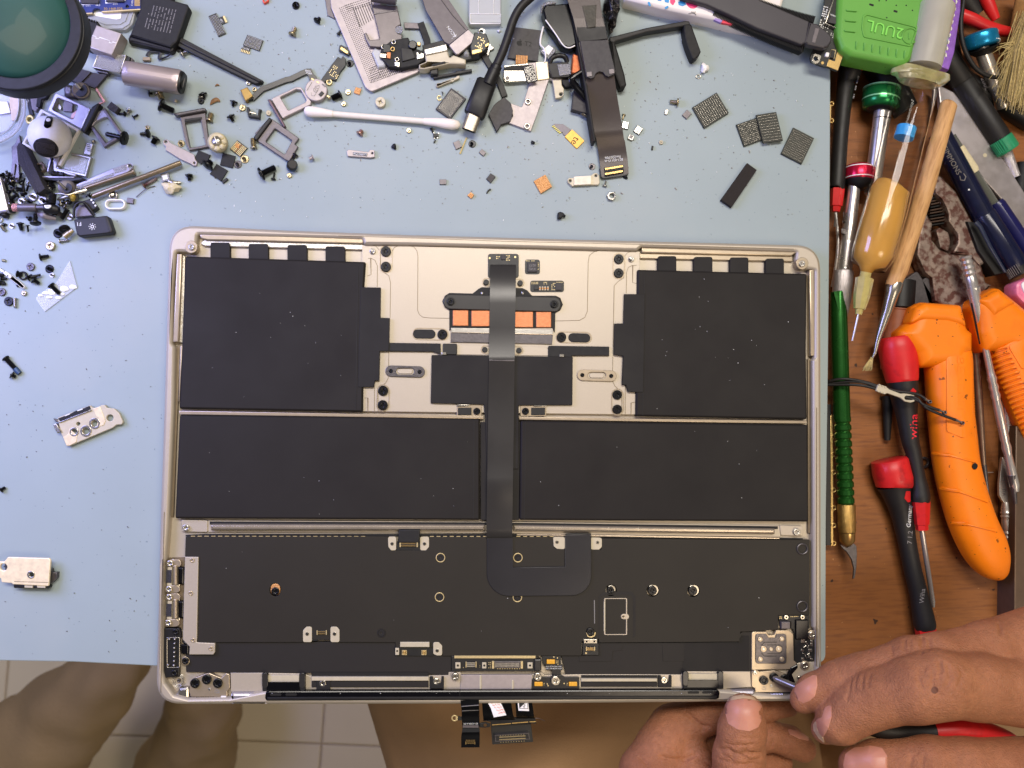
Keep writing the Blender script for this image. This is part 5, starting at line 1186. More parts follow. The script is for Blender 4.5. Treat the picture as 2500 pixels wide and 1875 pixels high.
ob('plate', prism(rnd([(-20, 1330), (50, 1335), (85, 1300), (105, 1272), (660, 1288), (682, 1310), (655, 1665), (170, 1640), (160, 1625), (20, 1612), (10, 1560), (-20, 1545)], 14, 4), 4.2, 5.4, .3, [circ(48, 1408, 48, 20), circ(420, 1512, 34, 16)]), mat('pale_gold', (240, 222, 184), .4, .2), hb)
ob('hole_collar', prism(circ(415, 1512, 52, 24), 5.4, 5.7, .15, [circ(424, 1512, 30, 20)]), steel, hb); ob('fold_line', prism([(190, 1600), (650, 1612), (650, 1618), (190, 1606)], 5.4, 5.5, 0), champd, hb)
ob('lower_tab', prism([(180, 1645), (650, 1668), (645, 1700), (185, 1690)], 0, 4.4, .3), blk, hb)
for x in (330, 500): ob('tab_edge', prism([(x, 1655), (x + 110, 1660), (x + 110, 1690), (x, 1685)], 1, 5.0, .1), creamp, hb)
ob('side_tab', prism([(690, 1430), (700, 1480), (770, 1480), (765, 1560), (700, 1620), (672, 1640)], 0, 2.8, .3), dsteel, hb)
ob('leg', prism([(60, 1320), (640, 1330), (620, 1600), (80, 1590)], 0, 1, .1, [[(90, 1350), (600, 1360), (590, 1570), (110, 1560)]]), dsteel, hb)
# ================================================================ top middle
V('A3')
bt = thing('battery_pack', 'black battery pack with faded grey print at the top left', 'battery', 450, 350, 0)
ob('pack', prism(rnd([(250, -300), (720, -300), (640, -10), (870, 55), (890, 95), (730, 560), (640, 640), (90, 480), (230, 120)], [0, 0, 0, 14, 14, 30, 10, 10, 0], 3), 0, 5.4, .7), blk2, bt)
ob('pack_flap', prism(rnd([(85, 460), (640, 610), (700, 590), (680, 680), (640, 702), (75, 570), (62, 520)], [10, 10, 10, 10, 16, 16, 10], 4), 0, 3.8, 1.2), rubblk, bt)
ob('pack_print', sum([marks(290 + i * 42, 380 + i * 8 - 0, 4.2, -15.8, 11, 3, 1, 20 if i > 0 else 14, 5.45, 1, .8, .8, i) for i in range(9)], []), gprint, bt)
ob('pack_cable', sweep(smooth_path([(660, 690, 2, 10, 14), (620, 750, 1.5, 10, 14), (540, 785, 1, 12, 14), (490, 790, 1, 22, 6), (505, 700, 1, 22, 6), (440, 700, 1, 20, 6), (360, 702, 1, 20, 6), (330, 760, 1, 28, 6)], 5), 8), blk, bt)
ob('pack_plug', prism(box(265, 768, 368, 815, 4), 0, 1.8, .2), mat('tan_plug', (158, 142, 118), .5), bt)
upscrew(760, 655, 44, bscrew, 'black screw head beside the battery pack corner')
screw(790, 740, 890, 680, 50, 30, sscrew, 'silver screw with blue grey threads under the black bar', k=5, dip=dkblue)
sd = thing('plastic_bar', 'long black ridged plastic bar lying diagonally from the battery pack', 'bar', 1300, 800, 0)
ob('bar', prism([(690, 600), (765, 490), (1890, 1085), (1880, 1110), (1790, 1135)], 0, 2.6, .4), blk, sd)
ob('bar_ridge', prism([(770, 530), (1870, 1090), (1840, 1105), (760, 570)], 2.6, 3.4, .3), rubblk, sd)
ad = thing('usb_adapter', 'silver rounded metal adapter barrel with a black slotted end', 'adapter', 430, 1050, 0)
ob('barrel', sweep([(30, 985, 7.2, 130, 120), (45, 987, 7.2, 150, 138), (120, 1000, 7.2, 155, 142), (700, 1098, 7.2, 158, 142), (770, 1110, 7.2, 156, 140), (785, 1113, 7.2, 148, 134)], 36, .75), mat('rose_silver', (178, 164, 166), .32, .55, .05, 80, .05, 4000), ad, 50)
ob('end_cap', sweep([(780, 1112, 7.2, 146, 132), (812, 1117, 7.2, 140, 126), (815, 1118, 7.2, 120, 108)], 36, .75), blk, ad, 50)
ob('socket', sweep([(812, 1118, 7.2, 95, 60), (819, 1119, 7.2, 95, 60)], 24, .7), dark, ad); ob('socket_tongue', sweep([(815, 1118, 7.2, 70, 14), (824, 1120, 7.2, 70, 14)], 10, .7), gprint, ad)
sj = thing('stencil_board', 'black dotted board scrap with gold pins, upper of two near the battery pack', 'circuit board', 1270, 340, 0)
ob('board', prism([(1155, 218), (1260, 174), (1390, 450), (1290, 495)], 0, .7, .05), pcb, sj); ob('contact_tail', prism([(1292, 240), (1350, 216), (1402, 300), (1340, 330)], 0, .6, .05), pcb, sj)
ob('pads', dots([(1155, 218), (1260, 174), (1390, 450), (1290, 495)], 6, 16, 4, .7, .08, .05, 5), whprint, sj, kind='stuff'); ob('pins', prism([(1348, 220), (1372, 210), (1410, 295), (1388, 305)], .6, .75, 0), goldp, sj); ob('board_print', text_geo('12F', 1334, 278, 28, 115, .68), whprint, sj)
sj = thing('stencil_board', 'black dotted board scrap with pins, nearer the cotton swab', 'circuit board', 1770, 590, 0)
ob('board', prism([(1680, 468), (1895, 545), (1843, 690), (1622, 608)], 0, .7, .05), pcb, sj); ob('contact_tail', prism([(1640, 615), (1722, 645), (1705, 715), (1588, 688), (1600, 650)], 0, .6, .05), pcb, sj)
ob('pads', dots([(1680, 468), (1895, 545), (1843, 690), (1622, 608)], 14, 9, 4, .7, .07, .05, 5), whprint, sj, kind='stuff'); ob('pins', sum([prism(rbox(1600 + i * 21, 680 + i * 7, 11, 34, 18), .6, .75, 0) for i in range(6)], []), goldp, sj)
ob('board_print', text_geo('NUT1', 1660, 655, 26, 165, .68), whprint, sj)
one('shield_bracket', prism(rnd([(1878, -60), (1968, -60), (1965, 15), (1905, 48), (1885, 22)], 8), 0, 1.5, .3, [rnd([(1895, -40), (1948, -40), (1945, 8), (1908, 28)], 6)]), mat('orange_red', (226, 84, 60), .4), 'small orange red bracket cut off by the top edge', 'bracket')
for x, y, x2, y2, hr, sr, m, l, k in ((345, 1260, 405, 1265, 44, 18, bscrew, 'small black screw under the silver adapter barrel', 4), (480, 1250, 530, 1340, 58, 44, gscrew, 'gold threaded standoff screw under the silver adapter barrel', 4), (500, 1410, 690, 1500, 90, 42, bscrew, 'large black pan head screw pointing at the dark sim tray', 9),
                                     (1075, 1255, 1100, 1335, 58, 24, bscrew, 'black flat screw with a silver foot right of the adapter', 3), (1500, 1362, 1485, 1440, 52, 20, bscrew, 'small black screw above the u shaped clip', 4), (1450, 1558, 1490, 1640, 58, 24, bscrew, 'small black screw left of the u shaped clip', 4)):
    screw(x, y, x2, y2, hr, sr, m, l, k=k)
one('solder_blob', blob(1055, 1310, 1, 40, 30, 1, .2, 4), sscrew, 'silver crumb under the black flat screw right of the adapter', 'crumb')
one('shell_flake', sweep(smooth_path([(1180, 1415, .5, 6, 6), (1215, 1370, .8, 26, 10), (1265, 1345, .8, 30, 10), (1310, 1370, .5, 10, 6)], 5), 8), mat('brown_flake', (122, 86, 44), .5), 'curled brown flake on the mat', 'flake')
one('shell_flake', sweep(smooth_path([(1245, 1165, .4, 4, 3), (1275, 1142, .6, 12, 5), (1305, 1155, .4, 4, 3)], 5), 8), bpy.data.materials['brown_flake'], 'tiny tan flake above the curled brown flake', 'flake')
one('shell_flake', blob(713, 1362, .6, 20, 22, .7, .2, 9), clay, 'tiny tan crumb right of the gold standoff screw', 'crumb')
upscrew(1690, 1115, 34, sscrew, 'shiny tiny screw at the end of the black plastic bar')
fg = thing('camera_flex', 'flex cable with a gold camera block and a silver coin disc at its end', 'flex cable', 1700, 1250, 0)
ob('camera_block', prism([(1583, 1212), (1680, 1172), (1752, 1292), (1652, 1368)], 0, 3.4, .4), mat('bronze_block', (150, 122, 66), .4, .5), fg)
ob('camera_side', prism([(1583, 1212), (1752, 1292), (1760, 1330), (1655, 1372)], 0, 2.2, .3), blk, fg)
V('0')
ob('flex', prism(ribbon(c('A3', [(1740, 1330), (1880, 1200), (2010, 1150), (2200, 1075)]) + c('A5', [(60, 1060), (200, 990), (290, 955)]), 13), 0, 1.4, .1), flexm, fg)
V('A5')
ob('flex', prism([(235, 935), (330, 920), (365, 1000), (400, 1030), (420, 1110), (320, 1120), (290, 1030)], 0, 1.3, .1), flexm, fg)
ob('flex_print', text_geo('84D1', 290, 960, 26, 350, 1.45) + text_geo('2NBR', 300, 990, 26, 350, 1.45), whprint, fg)
ob('coin_disc', prism(circ(395, 1212, 152, 40), 0, 3.0, .4), greyp, fg)
ob('disc_detail', prism(ribbon([(270, 1225), (340, 1110)], 7), 3, 3.15, 0) + prism(ribbon([(330, 1245), (335, 1290), (375, 1295), (440, 1175), (440, 1155), (380, 1165)], 5), 3, 3.12, 0) + prism(circ(392, 1212, 34, 20), 3, 3.15, 0, [circ(392, 1212, 26, 20)]), dsteel, fg)
ob('disc_chip', prism(rbox(466, 1265, 44, 66, 45), 3, 3.5, .1), blk, fg); ob('disc_text', text_geo('C', 395, 1214, 30, 30, 3.2), dsteel, fg)
for x, y in ((350, 1070), (420, 1110), (560, 1300)): ob('disc_tab', prism(rbox(x, y, 50, 26, 30, 6), 1, 3.1, .2), goldp, fg)
ob('disc_spot', prism(rbox(500, 1150, 60, 20, 40, 5), 3, 3.2, .05), dsteel, fg)
V('A3')
one('washer', prism(circ(1775, 1205, 30, 16), 0, .8, .2, [circ(1775, 1205, 14, 12)]), gscrew, 'tiny brass washer beside the gold camera block', 'washer')
V('A4')
upscrew(1612, 345, 44, gscrew, 'pale brass crosshead screw head left of the u shaped clip'); upscrew(1965, 415, 34, clay, 'tiny pale bead right of the u shaped clip', h=1.4)
uc = thing('clip', 'black u shaped clip with a silver bar between the two screws and sim trays', 'clip', 1765, 420, 0)
ob('clip_body', prism([(1665, 335), (1702, 340), (1718, 405), (1712, 440), (1820, 450), (1830, 365), (1868, 368), (1850, 400), (1845, 488), (1690, 465), (1678, 410)], 0, 2.6, .3), blk, uc)
ob('clip_bar', rod((1715, 412, 2.8), (1800, 432, 2.8), [(0, 14), (1, 14)], 8), sscrew, uc)
# sim trays
for pts, win, bar, lab in (([(700, 440), (1105, 375), (1120, 500), (1165, 875), (895, 925), (845, 830), (765, 450)], [(835, 545), (1050, 510), (1115, 850), (905, 890)], [(672, 420), (1085, 345), (1112, 350), (1110, 395), (740, 462), (690, 445)], 'dark bronze sim tray standing upright left of the knob'),):
    t = thing('sim_tray', lab, 'sim tray', 950, 650, 0)
    ob('tray_frame', prism(rnd(pts, 8, 3), 0, 2.0, .3, [rnd(win, 14, 3)]), slate, t); ob('tray_front', prism(rnd(bar, 14, 3), 0, 3.6, .6), dsteel, t)
    ob('tray_recess', prism([(832, 500), (1065, 470), (1060, 500), (832, 540)], 2.0, 2.5, .15), blk, t)
t = thing('sim_tray', 'tilted dark bronze sim tray between the knob and the swab', 'sim tray', 2050, 750, 0)
V('0')
ob('tray_frame', prism(rnd([(622, 325), (657, 287), (664, 290), (730, 337), (719, 352), (728, 357), (706, 394), (697, 390), (630, 345)], 2, 2), 0, 2.0, .3, [rnd([(671, 313), (713, 343), (695, 377), (648, 345)], 3, 3)]), slate, t)
ob('tray_front', prism(rnd([(618, 335), (657, 285), (664, 292), (626, 343)], 3, 3), 0, 3.4, .5), blk, t)
t = thing('sim_tray', 'pinkish silver sim tray with thin dark front at the left end of the swab', 'sim tray', 700, 250, 0)
ob('tray_frame', prism(rnd([(661, 241), (722, 212), (735, 212), (760, 248), (758, 256), (697, 285), (690, 290)], 4, 3), 0, 2.2, .35, [rnd(c('A5', [(-90, 1310), (130, 1205), (190, 1215), (265, 1350), (250, 1380), (20, 1490)]), 3, 3)]), greyp, t)
ob('tray_front', prism(rnd([(652, 243), (660, 241), (697, 306), (693, 312)], 2, 2), 0, 3.2, .4), mat('dark_rose', (92, 74, 78), .4, .4), t)
V('A4')
gp = one('mounting_plate', prism(rnd([(540, 800), (575, 770), (615, 785), (640, 820), (960, 980), (975, 1040), (1005, 1085), (990, 1130), (945, 1130), (915, 1105), (770, 1040), (570, 915), (580, 870), (545, 840)], 14, 4), 0, 1.5, .2, [circ(578, 808, 20, 14), circ(963, 1092, 15, 12)]), greyp, 'flat pinkish grey mounting plate with a hole at each end', 'plate')
for i, (q, l) in enumerate((([(1020, 922), (1180, 985), (1145, 1060), (1050, 1110), (962, 1035)], 'black square chip at the end of the mounting plate'), ([(1350, 955), (1520, 1000), (1482, 1160), (1310, 1118)], 'black square chip directly below the beige knob'), ([(1265, 1105), (1415, 1195), (1325, 1340), (1172, 1240)], 'black square chip lowest of the three below the knob'))):
    one('chip', prism(q, 0, 1.0, .1), blk2, l, 'chip')
one('battery_contact', prism(rbox(1375, 1330, 90, 34, -38, 6), 0, 1.2, .2), blk, 'tiny black scrap under the lowest black chip', 'scrap')
kb = thing('knob', 'scalloped beige knob with a shiny slotted centre', 'knob', 1280, 820, 0)
ob('knob_body', rod((1283, 825, 0), (1278, 812, 7), [(0, 118), (.1, 132), (.7, 130), (1, 110)], 32), clay, kb); ob('lobes', sum([blob(1278 + 88 * math.cos(i * math.pi / 4), 812 + 88 * math.sin(i * math.pi / 4), 6.2, 40, 40, 1.6, .05, i, 6, 10) for i in range(8)], []), clay, kb, 80)
ob('knob_centre', rod((1278, 812, 6.5), (1248, 780, 9), [(0, 66), (.8, 60), (1, 40)], 20), sscrew, kb); ob('knob_slot', prism(rbox(1252, 785, 16, 100, -20), 9, 9.3, .1), steel, kb)
ch = thing('chip', 'small striped copper and black chip right of the beige knob', 'chip', 1565, 890, 0)
ob('chip_body', prism([(1548, 785), (1685, 890), (1580, 1010), (1443, 905)], 0, .9, .05), pcb, ch)
for i in range(9):
    a = i / 8; ob('chip_stripe', prism(ribbon([(1550 + 118 * a - 2, 800 + 92 * a), (1458 + 118 * a - 2, 905 + 92 * a)], 7), .9, 1.0, 0), goldp if i != 4 else rustc, ch)
ob('chip_mark', prism(rbox(1545, 860, 50, 60, 20), 1.0, 1.08, 0), rustc, ch)
for x, y, x2, y2, hr, sr, m, l, k in ((1165, 530, 1195, 420, 52, 38, gscrew, 'gold screw standing beside the upright dark sim tray', 5), (1770, 900, 1755, 760, 46, 36, gscrew, 'gold threaded screw leaning on the tilted dark sim tray', 6), (1130, 1140, 1195, 1070, 82, 40, bscrew, 'black pan head screw on the chip beside the mounting plate', 5),
                                    (890, 1245, 900, 1335, 52, 25, bscrew, 'small black flat screw alone below the mounting plate', 5), (1850, 1250, 2060, 1150, 92, 44, bscrew, 'large black countersunk screw at the centre left of the mat', 10), (2030, 1320, 2050, 1225, 34, 14, bscrew, 'tiny black screw right of the large countersunk screw', 3)):
    screw(x, y, x2, y2, hr, sr, m, l, k=k)
upscrew(785, 830, 48, gscrew, 'brass ringed screw beside the mounting plate and dark sim tray', head_up=False)
upscrew(1642, 1040, 58, gscrew, 'pale brass washer screw below the striped chip', head_up=False); upscrew(1550, 1112, 54, dsteel, 'dark ringed screw standing right of the black chips', head_up=False)
jr = thing('gem_sensor', 'tiny square sensor with dotted rim at the end of the brass tube', 'sensor', 565, 1285, 0)
ob('sensor_body', prism([(505, 1245), (610, 1218), (635, 1320), (530, 1352)], 0, 1.6, .1), mottle, jr); ob('sensor_window', prism([(530, 1265), (595, 1250), (610, 1310), (545, 1325)], 1.6, 1.8, .05), whprint, jr)
one('solder_lump', sweep([(610, 1330, 1, 18, 10), (660, 1355, 1.4, 28, 14), (720, 1360, 1.2, 22, 12), (780, 1355, .8, 16, 10)], 10), sscrew, 'small bright solder lump touching the beige putty', 'solder lump')
one('putty', blob(650, 1430, 2, 110, 70, 2.6, .3, 5, 12, 20), clay, 'crumpled lump of beige putty below the brass tube', 'putty')
# dark tray-like card and swab
V('0')
sb = thing('cotton_swab', 'white cotton swab lying below the silver tray and mesh plate', 'cotton swab', 930, 290, 0)
ob('stick', rod((760, 274, 2.6), (1085, 300, 2.6), [(0, 7.5), (.5, 7), (1, 7.5)], 14), swabs, sb)
ob('cotton_tip', sweep([(742, 271, 3, 2), (745, 271, 3, 9), (752, 272, 3, 12.5), (764, 273, 3, 13), (785, 275, 3, 11), (812, 278, 2.8, 8)], 18), swabm, sb, 80)
ob('cotton_tip', sweep([(1035, 296, 2.8, 8), (1060, 298, 3, 10), (1085, 301, 3.2, 12.5), (1105, 304, 3.2, 13), (1118, 305, 3.2, 10), (1124, 306, 3.2, 3)], 18), swabm, sb, 80)
V('A5')
upscrew(120, 68, 50, bscrew, 'black crosshead screw near the top edge left of the mesh plate')
screw(400, 290, 448, 240, 54, 26, bscrew, 'black glossy screw left of the perforated plate', k=3)
screw(72, 475, 115, 370, 56, 32, gscrew, 'pale brass countersunk screw left of the perforated plate', k=4)
screw(735, 1270, 605, 1330, 62, 44, bscrew, 'black screw with fine threads below the perforated plate', k=9)
upscrew(828, 1240, 38, gscrew, 'tiny round brass screw head right of the fine threaded screw'); upscrew(768, 1400, 33, gscrew, 'tiny brass screw head above the cotton swab')
one('chip', prism(rbox(956, 1225, 82, 84, 20, 8), 0, .9, .1), rustc, 'small orange brown square chip below the perforated plate corner', 'chip')
upscrew(1264, 1375, 70, creamp, 'silver torx screw head above the cotton swab', h=2.2)
one('brush_tip', rod((690, 470, 1), (740, 400, 1.2), [(0, 26), (.4, 16), (1, 10)], 8), blk, 'tiny black screw half under the perforated plate edge', 'screw')
fb = thing('flex_board', 'black flex board with a gold connector beside the perforated plate', 'flex board', 700, 850, 0)
ob('connector', prism([(735, 602), (860, 665), (840, 750), (702, 680), (710, 615)], .4, 2.0, .2), pcb, fb)
ob('gold_slot', prism(slot(742, 655, 812, 705, 18), 2.0, 2.3, .1), gold, fb)
ob('board', prism(rnd([(690, 765), (735, 790), (760, 750), (800, 800), (790, 890), (730, 960), (660, 1090), (600, 1070), (540, 1080), (480, 1140), (440, 1105), (560, 940), (600, 880)], 8, 2), 0, 1.4, .15), pcb, fb)
ob('component_row', marks(640, 880, 20, 12, -12, 18, 7, 6, 1.45, .6, .5, .6, 4), goldp, fb); ob('eyelet', prism(circ(572, 1105, 42, 20), 0, 1.2, .2, [circ(572, 1105, 22, 14)]), goldp, fb)
upscrew(852, 855, 50, bscrew, 'black screw standing on its head against the perforated plate', head_up=False)
# perforated plate
pp = thing('perforated_plate', 'pinkish silver perforated metal plate with rounded corner at the top centre', 'perforated plate', 1200, 600, 0)
ob('plate', prism(rnd([(560, -260), (1090, -260), (1810, 960), (1140, 1240), (1060, 1180), (600, 110)], [0, 0, 60, 60, 60, 60], 5), 1, 2.2, .3), greyp, pp)
ob('plate_under', prism([(480, -250), (640, -250), (600, 110), (650, 255), (550, 205)], 0, .9, .2), slate, pp)
g = []; rr = random.Random(2)
for i in range(44):      # left band of holes, eight across
    for j in range(8):
        t = i / 43; u = j / 7
        x = 715 + (1130 - 715) * t + u * (165 - 30 * t); y = 110 + (1110 - 110) * t - u * 62
        g += prism(circ(x, y, 7, 6), 2.19, 2.24, 0)
for i in range(30):
    for j in range(7):
        t = i / 29; u = j / 6
        x = 1150 + 540 * t - 30 * u; y = 1115 - 200 * t - 190 * u - 0
        g += prism(circ(x, y, 7, 6), 2.19, 2.24, 0)
for i in range(14):
    for j in range(4):
        t = i / 13; x = 790 + 300 * t + j * 14; y = 72 - 90 * t + j * 26
        g += prism(circ(x, y, 7, 6), 2.19, 2.24, 0)
ob('holes', g, dark, pp, kind='stuff')
for i in range(9):
    x, y = 895 + i * 30, 105 - i * 11
    ob('grille_slit', prism(ribbon([(x, y), (x + 95, y + 260 - i * 6)], 9), 2.19, 2.25, 0), dark, pp)
for i in range(12): ob('grille_slit', prism(ribbon([(1240 + i * 24, 960 - i * 7), (1290 + i * 24, 1060 - i * 8)], 8), 2.19, 2.25, 0), dark, pp)
dp = thing('flex_connector', 'dark grey folded flex module with gold contacts on the perforated plate', 'flex module', 1400, 400, 3)
ob('sheet', prism(rnd([(1130, 20), (1160, 60), (1490, 75), (1545, 330), (1480, 370), (1500, 450), (1560, 470), (1560, 600), (1250, 640), (1120, 630), (1060, 520), (1040, 450), (1075, 435), (1125, 540), (1250, 525), (1230, 420)], 8, 2), 2.3, 4.2, .4), mat('satin_film', (92, 84, 84), .3, .2), dp)
ob('sheet_fold', prism([(1170, 180), (1500, 125), (1505, 140), (1172, 195)], 4.2, 4.5, .1), dsteel, dp)
ob('screen', prism(circ(1520, 400, 52, 20), 4.2, 4.6, .1), mottle, dp)
ob('roller', rod((1150, -70, 8), (1480, -20, 8), [(0, 90), (1, 92)], 20), slate, dp)
ob('flex_mass', prism(rnd([(1420, 540), (1640, 500), (1700, 640), (1850, 690), (1870, 800), (1760, 880), (1560, 920), (1380, 905), (1250, 760), (1280, 640)], 16, 3), 2.3, 5.8, .5), blk2, dp)
ob('flex_fold', prism([(1540, 640), (1690, 660), (1740, 780), (1560, 830)], 5.8, 6.6, .3), rubblk, dp); ob('flex_fold', prism([(1300, 590), (1400, 600), (1400, 700), (1300, 710)], 5.0, 6.8, .3), pcb, dp)
ob('clear_gel', prism(rnd([(1190, 640), (1350, 720), (1330, 900), (1230, 910), (1140, 700)], 20), 2.3, 4.4, .8), clear2, dp)
for x, y in ((1445, 565), (1305, 630), (1490, 800), (1430, 660)): ob('eyelet', prism(circ(x, y, 32, 16), 5.8, 6.6, .2, [circ(x, y, 18, 12)]), sscrew if x != 1430 else gold, dp)
for q in ([(1350, 705), (1405, 705), (1400, 790), (1350, 780)],): ob('copper_tab', prism(q, 5.8, 6.8, .2), copper, dp)
for q in ([(1260, 720), (1350, 725), (1340, 785), (1250, 770)], [(1455, 830), (1530, 840), (1520, 905), (1460, 890)], [(1750, 700), (1850, 720), (1850, 780), (1760, 800)]): ob('steel_tab', prism(rnd(q, 6), 5.4, 6.5, .2), sscrew, dp)
ob('tab_hole', prism(circ(1793, 715, 20, 14), 6.5, 6.6, 0), dark, dp)
ob('lens', prism(circ(1700, 600, 60, 20), 5, 7.5, .4), glblk, dp); ob('gold_pad', prism(rbox(1785, 590, 44, 50, 0, 12), 5, 6.8, .2), gold, dp)
cp = thing('port_connector', 'cream and grey connector housing right of the perforated plate', 'connector', 2000, 720, 0)
ob('housing', prism(rnd([(1850, 680), (2150, 590), (2200, 780), (2250, 740), (2420, 800), (2420, 870), (2200, 860), (1860, 935), (1785, 930), (1785, 870), (1880, 830)], 12, 3), 1, 6.2, .6), creamp, cp)
ob('shield', prism([(1850, 665), (2155, 590), (2175, 680), (1875, 745)], 6.2, 7.0, .4), steel, cp); ob('housing_back', prism([(1830, 610), (2110, 540), (2170, 600), (1850, 690)], 0, 4.4, .3), rubblk, cp)
ob('port_slot', prism(slot(1975, 880, 2130, 845, 16), 6.2, 6.3, 0), dark, cp)
V('A6')
ob('housing_end', prism(rnd([(230, 770), (340, 770), (368, 810), (350, 850), (240, 860)], 10), 0, 4.4, .5), creamp, cp)
tf = thing('flex_cable', 'wide dark grey flex with a printed arrow and a grey end plate', 'flex cable', 350, 400, 0)
ob('flex', prism([(-180, -260), (80, -260), (520, 390), (260, 600), (190, 560), (-60, 130)], 4, 5.2, .15), mat('satin_grey', (88, 80, 82), .4, .1), tf)
ob('flex_ridge', prism(ribbon([(110, -60), (300, 200), (480, 400)], 6), 5.2, 5.5, .05), chip, tf)
ob('end_plate', prism(rnd([(255, 610), (515, 395), (625, 500), (620, 530), (385, 730), (350, 730)], [14, 14, 14, 14, 20, 20], 3), 4.5, 6.2, .25), greyp, tf)
ob('arrow_print', text_geo('TCON', 290, 425, 44, 128, 5.3) + prism(ribbon([(318, 440), (345, 490)], 8), 5.2, 5.3, 0) + prism([(360, 455), (350, 498), (315, 490), (345, 485)], 5.2, 5.3, 0) + text_geo('Y', 302, 515, 22, 128, 5.3), whprint, tf)
one('dark_strap', prism(ribbon([(-130, 300), (-40, 540), (-30, 760)], 90), 0, 2, .2), blk2, 'black strap passing under the wide grey flex', 'strap')
one('keypad_strip', prism([(-95 - 260, 300), (-95 - 20, 310), (-95 + 30, 390), (-95 - 250, 380)], 0, 1.6, .2), slate, 'dark strip with a silver barcode between plate and flex', 'strip')
cm = thing('camera_module', 'camera module of gold and black parts with a four armed steel foot', 'camera module', 700, 580, 0)
ob('module_body', prism(rnd([(600, 430), (760, 450), (800, 560), (780, 650), (660, 740), (560, 745), (540, 620)], 14, 3), 0, 6.5, .5), pcb, cm)
ob('bits', marks(650, 490, 22, 8, -8, 24, 8, 5, 6.6, .6, .6, .5, 3), goldp, cm); ob('gold_frame', prism([(560, 680), (690, 650), (700, 700), (570, 735)], 6.5, 7.2, .2) + prism([(740, 600), (790, 570), (800, 600), (750, 640)], 6.5, 7.2, .2), gold, cm)
ob('steel_eye', prism(circ(690, 430, 48, 22), 3, 5.5, .6, [circ(700, 425, 24, 16)]), steel, cm)
ob('steel_foot', prism(rnd([(760, 610), (810, 580), (835, 620), (875, 640), (850, 665), (810, 680), (795, 750), (770, 750), (740, 690)], 12, 3), 0, 1.6, .3), steel, cm)
ob('flex_bit', prism([(240, 760), (420, 700), (560, 740), (660, 780), (400, 830)], 0, 3, .4), blk, cm)
one('plastic_wrap', blob(490, 740, 2, 50, 60, 3, .2, 8), clear2, 'small cloudy plastic lump under the grey end plate', 'plastic lump')
one('flex_cable', prism(ribbon([(700, 690), (760, 800), (860, 960), (960, 1160), (1010, 1300)], 80), 0, 1.6, .2), rubblk, 'narrow dark flex running under the black usb cable', 'flex cable')
one('flex_cable', prism(rnd([(860, 1420), (900, 1380), (1000, 1310), (1085, 1385), (1120, 1490), (1100, 1600), (1085, 1640), (960, 1680), (900, 1780), (790, 1540)], 8, 3), 0, 2.4, .2), chip, 'broad satin black flex pad right of the usb plug', 'flex pad')
one('dark_clip', prism(rbox(55, 945, 110, 120, 0, 20), 0, 4, .5), blk, 'black rounded block under the cream connector', 'block')
one('black_strip', prism([(35, 1020), (350, 970), (350, 960), (562, 928), (566, 962), (48, 1062)], 0, 2, .3), rubblk, 'thin black strip below the cream connector', 'strip')
wc = one('contact_strip', prism(rnd([(78, 1145), (95, 1120), (150, 1115), (165, 1105), (350, 1040), (360, 1022), (395, 1018), (402, 1045), (385, 1062), (350, 1075), (165, 1145), (150, 1155), (100, 1172), (82, 1165)], 8, 3), 0, 1.8, .3, [circ(300, 1078, 15, 12)]), creamp, 'small pale contact strip with one hole above the mesh chip', 'strip')
ms = thing('chip', 'silver mesh covered chip left of the usb plug', 'chip', 275, 1395, 0)
ob('chip_body', prism([(285, 1185), (485, 1330), (270, 1608), (75, 1470)], 0, 1.4, .1), chip, ms)
ob('solder_field', dots([(285, 1200), (470, 1330), (270, 1595), (90, 1465)], 18, 24, 4.2, 1.4, .06, .15, 5), solder, ms, kind='stuff')
one('circlip', prism(ribbon(smooth_path([(140, 1300, 0), (115, 1290, 0), (98, 1320, 0), (115, 1350, 0), (140, 1345, 0), (150, 1325, 0)], 4), 12), 0, .8, .1), goldp, 'tiny gold circlip beside the mesh chip', 'clip')
one('splinter', prism([(155, 1232), (178, 1240), (172, 1292)], 0, .8, .1), blk, 'tiny black splinter above the mesh chip', 'splinter')
cl = thing('plastic_box', 'small milky plastic lid cut off by the top edge', 'lid', 740, 150, 0)
ob('lid', prism(box(522, -250, 960, 318, 6), .2, 3.2, .5), clear2, cl); ob('lid_ridge', prism(ribbon([(535, 185), (955, 188)], 7), 3.2, 3.5, .1) + prism(ribbon([(655, -200), (655, 185)], 5), 3.2, 3.4, .1) + prism(ribbon([(855, -200), (855, 185)], 5), 3.2, 3.4, .1) + prism(ribbon([(540, 190), (545, 315), (950, 318), (955, 190)], 7), 3.2, 3.5, .1), white, cl)
one('white_grains', blob(930, 420, .5, 24, 20, .8, .3, 3), white, 'pair of tiny white grains below the milky lid', 'grains')
# usb cable
uc = thing('usb_cable', 'black usb c cable coming down from the top edge with a metal plug', 'cable', 700, 1300, 0)
ob('cord', sweep(smooth_path([(1650, -300, 9, 60), (1400, -70, 9, 60), (1230, 90, 9, 60), (1130, 260, 8.5, 60), (1060, 470, 8, 60), (980, 700, 7.5, 60), (890, 900, 7, 60)], 8), 18), rubblk, uc, 80)
ob('strain_relief', rod((905, 880, 7), (780, 1150, 6.5), [(0, 62), (.05, 78), (.25, 78), (.28, 88), (.9, 90), (1, 94)], 20), blk, uc)
ob('plug_body', sweep([(770, 1090, 6, 120, 60), (762, 1112, 6, 140, 78), (600, 1540, 5.4, 148, 80), (590, 1562, 5.4, 138, 68)], 28, .6), blk, uc, 50)
ob('plug_shell', sweep([(592, 1560, 5.4, 100, 42), (520, 1760, 5, 100, 42)], 24, .6), mat('nickel_plug', (150, 142, 128), .3, .8), uc, 50)
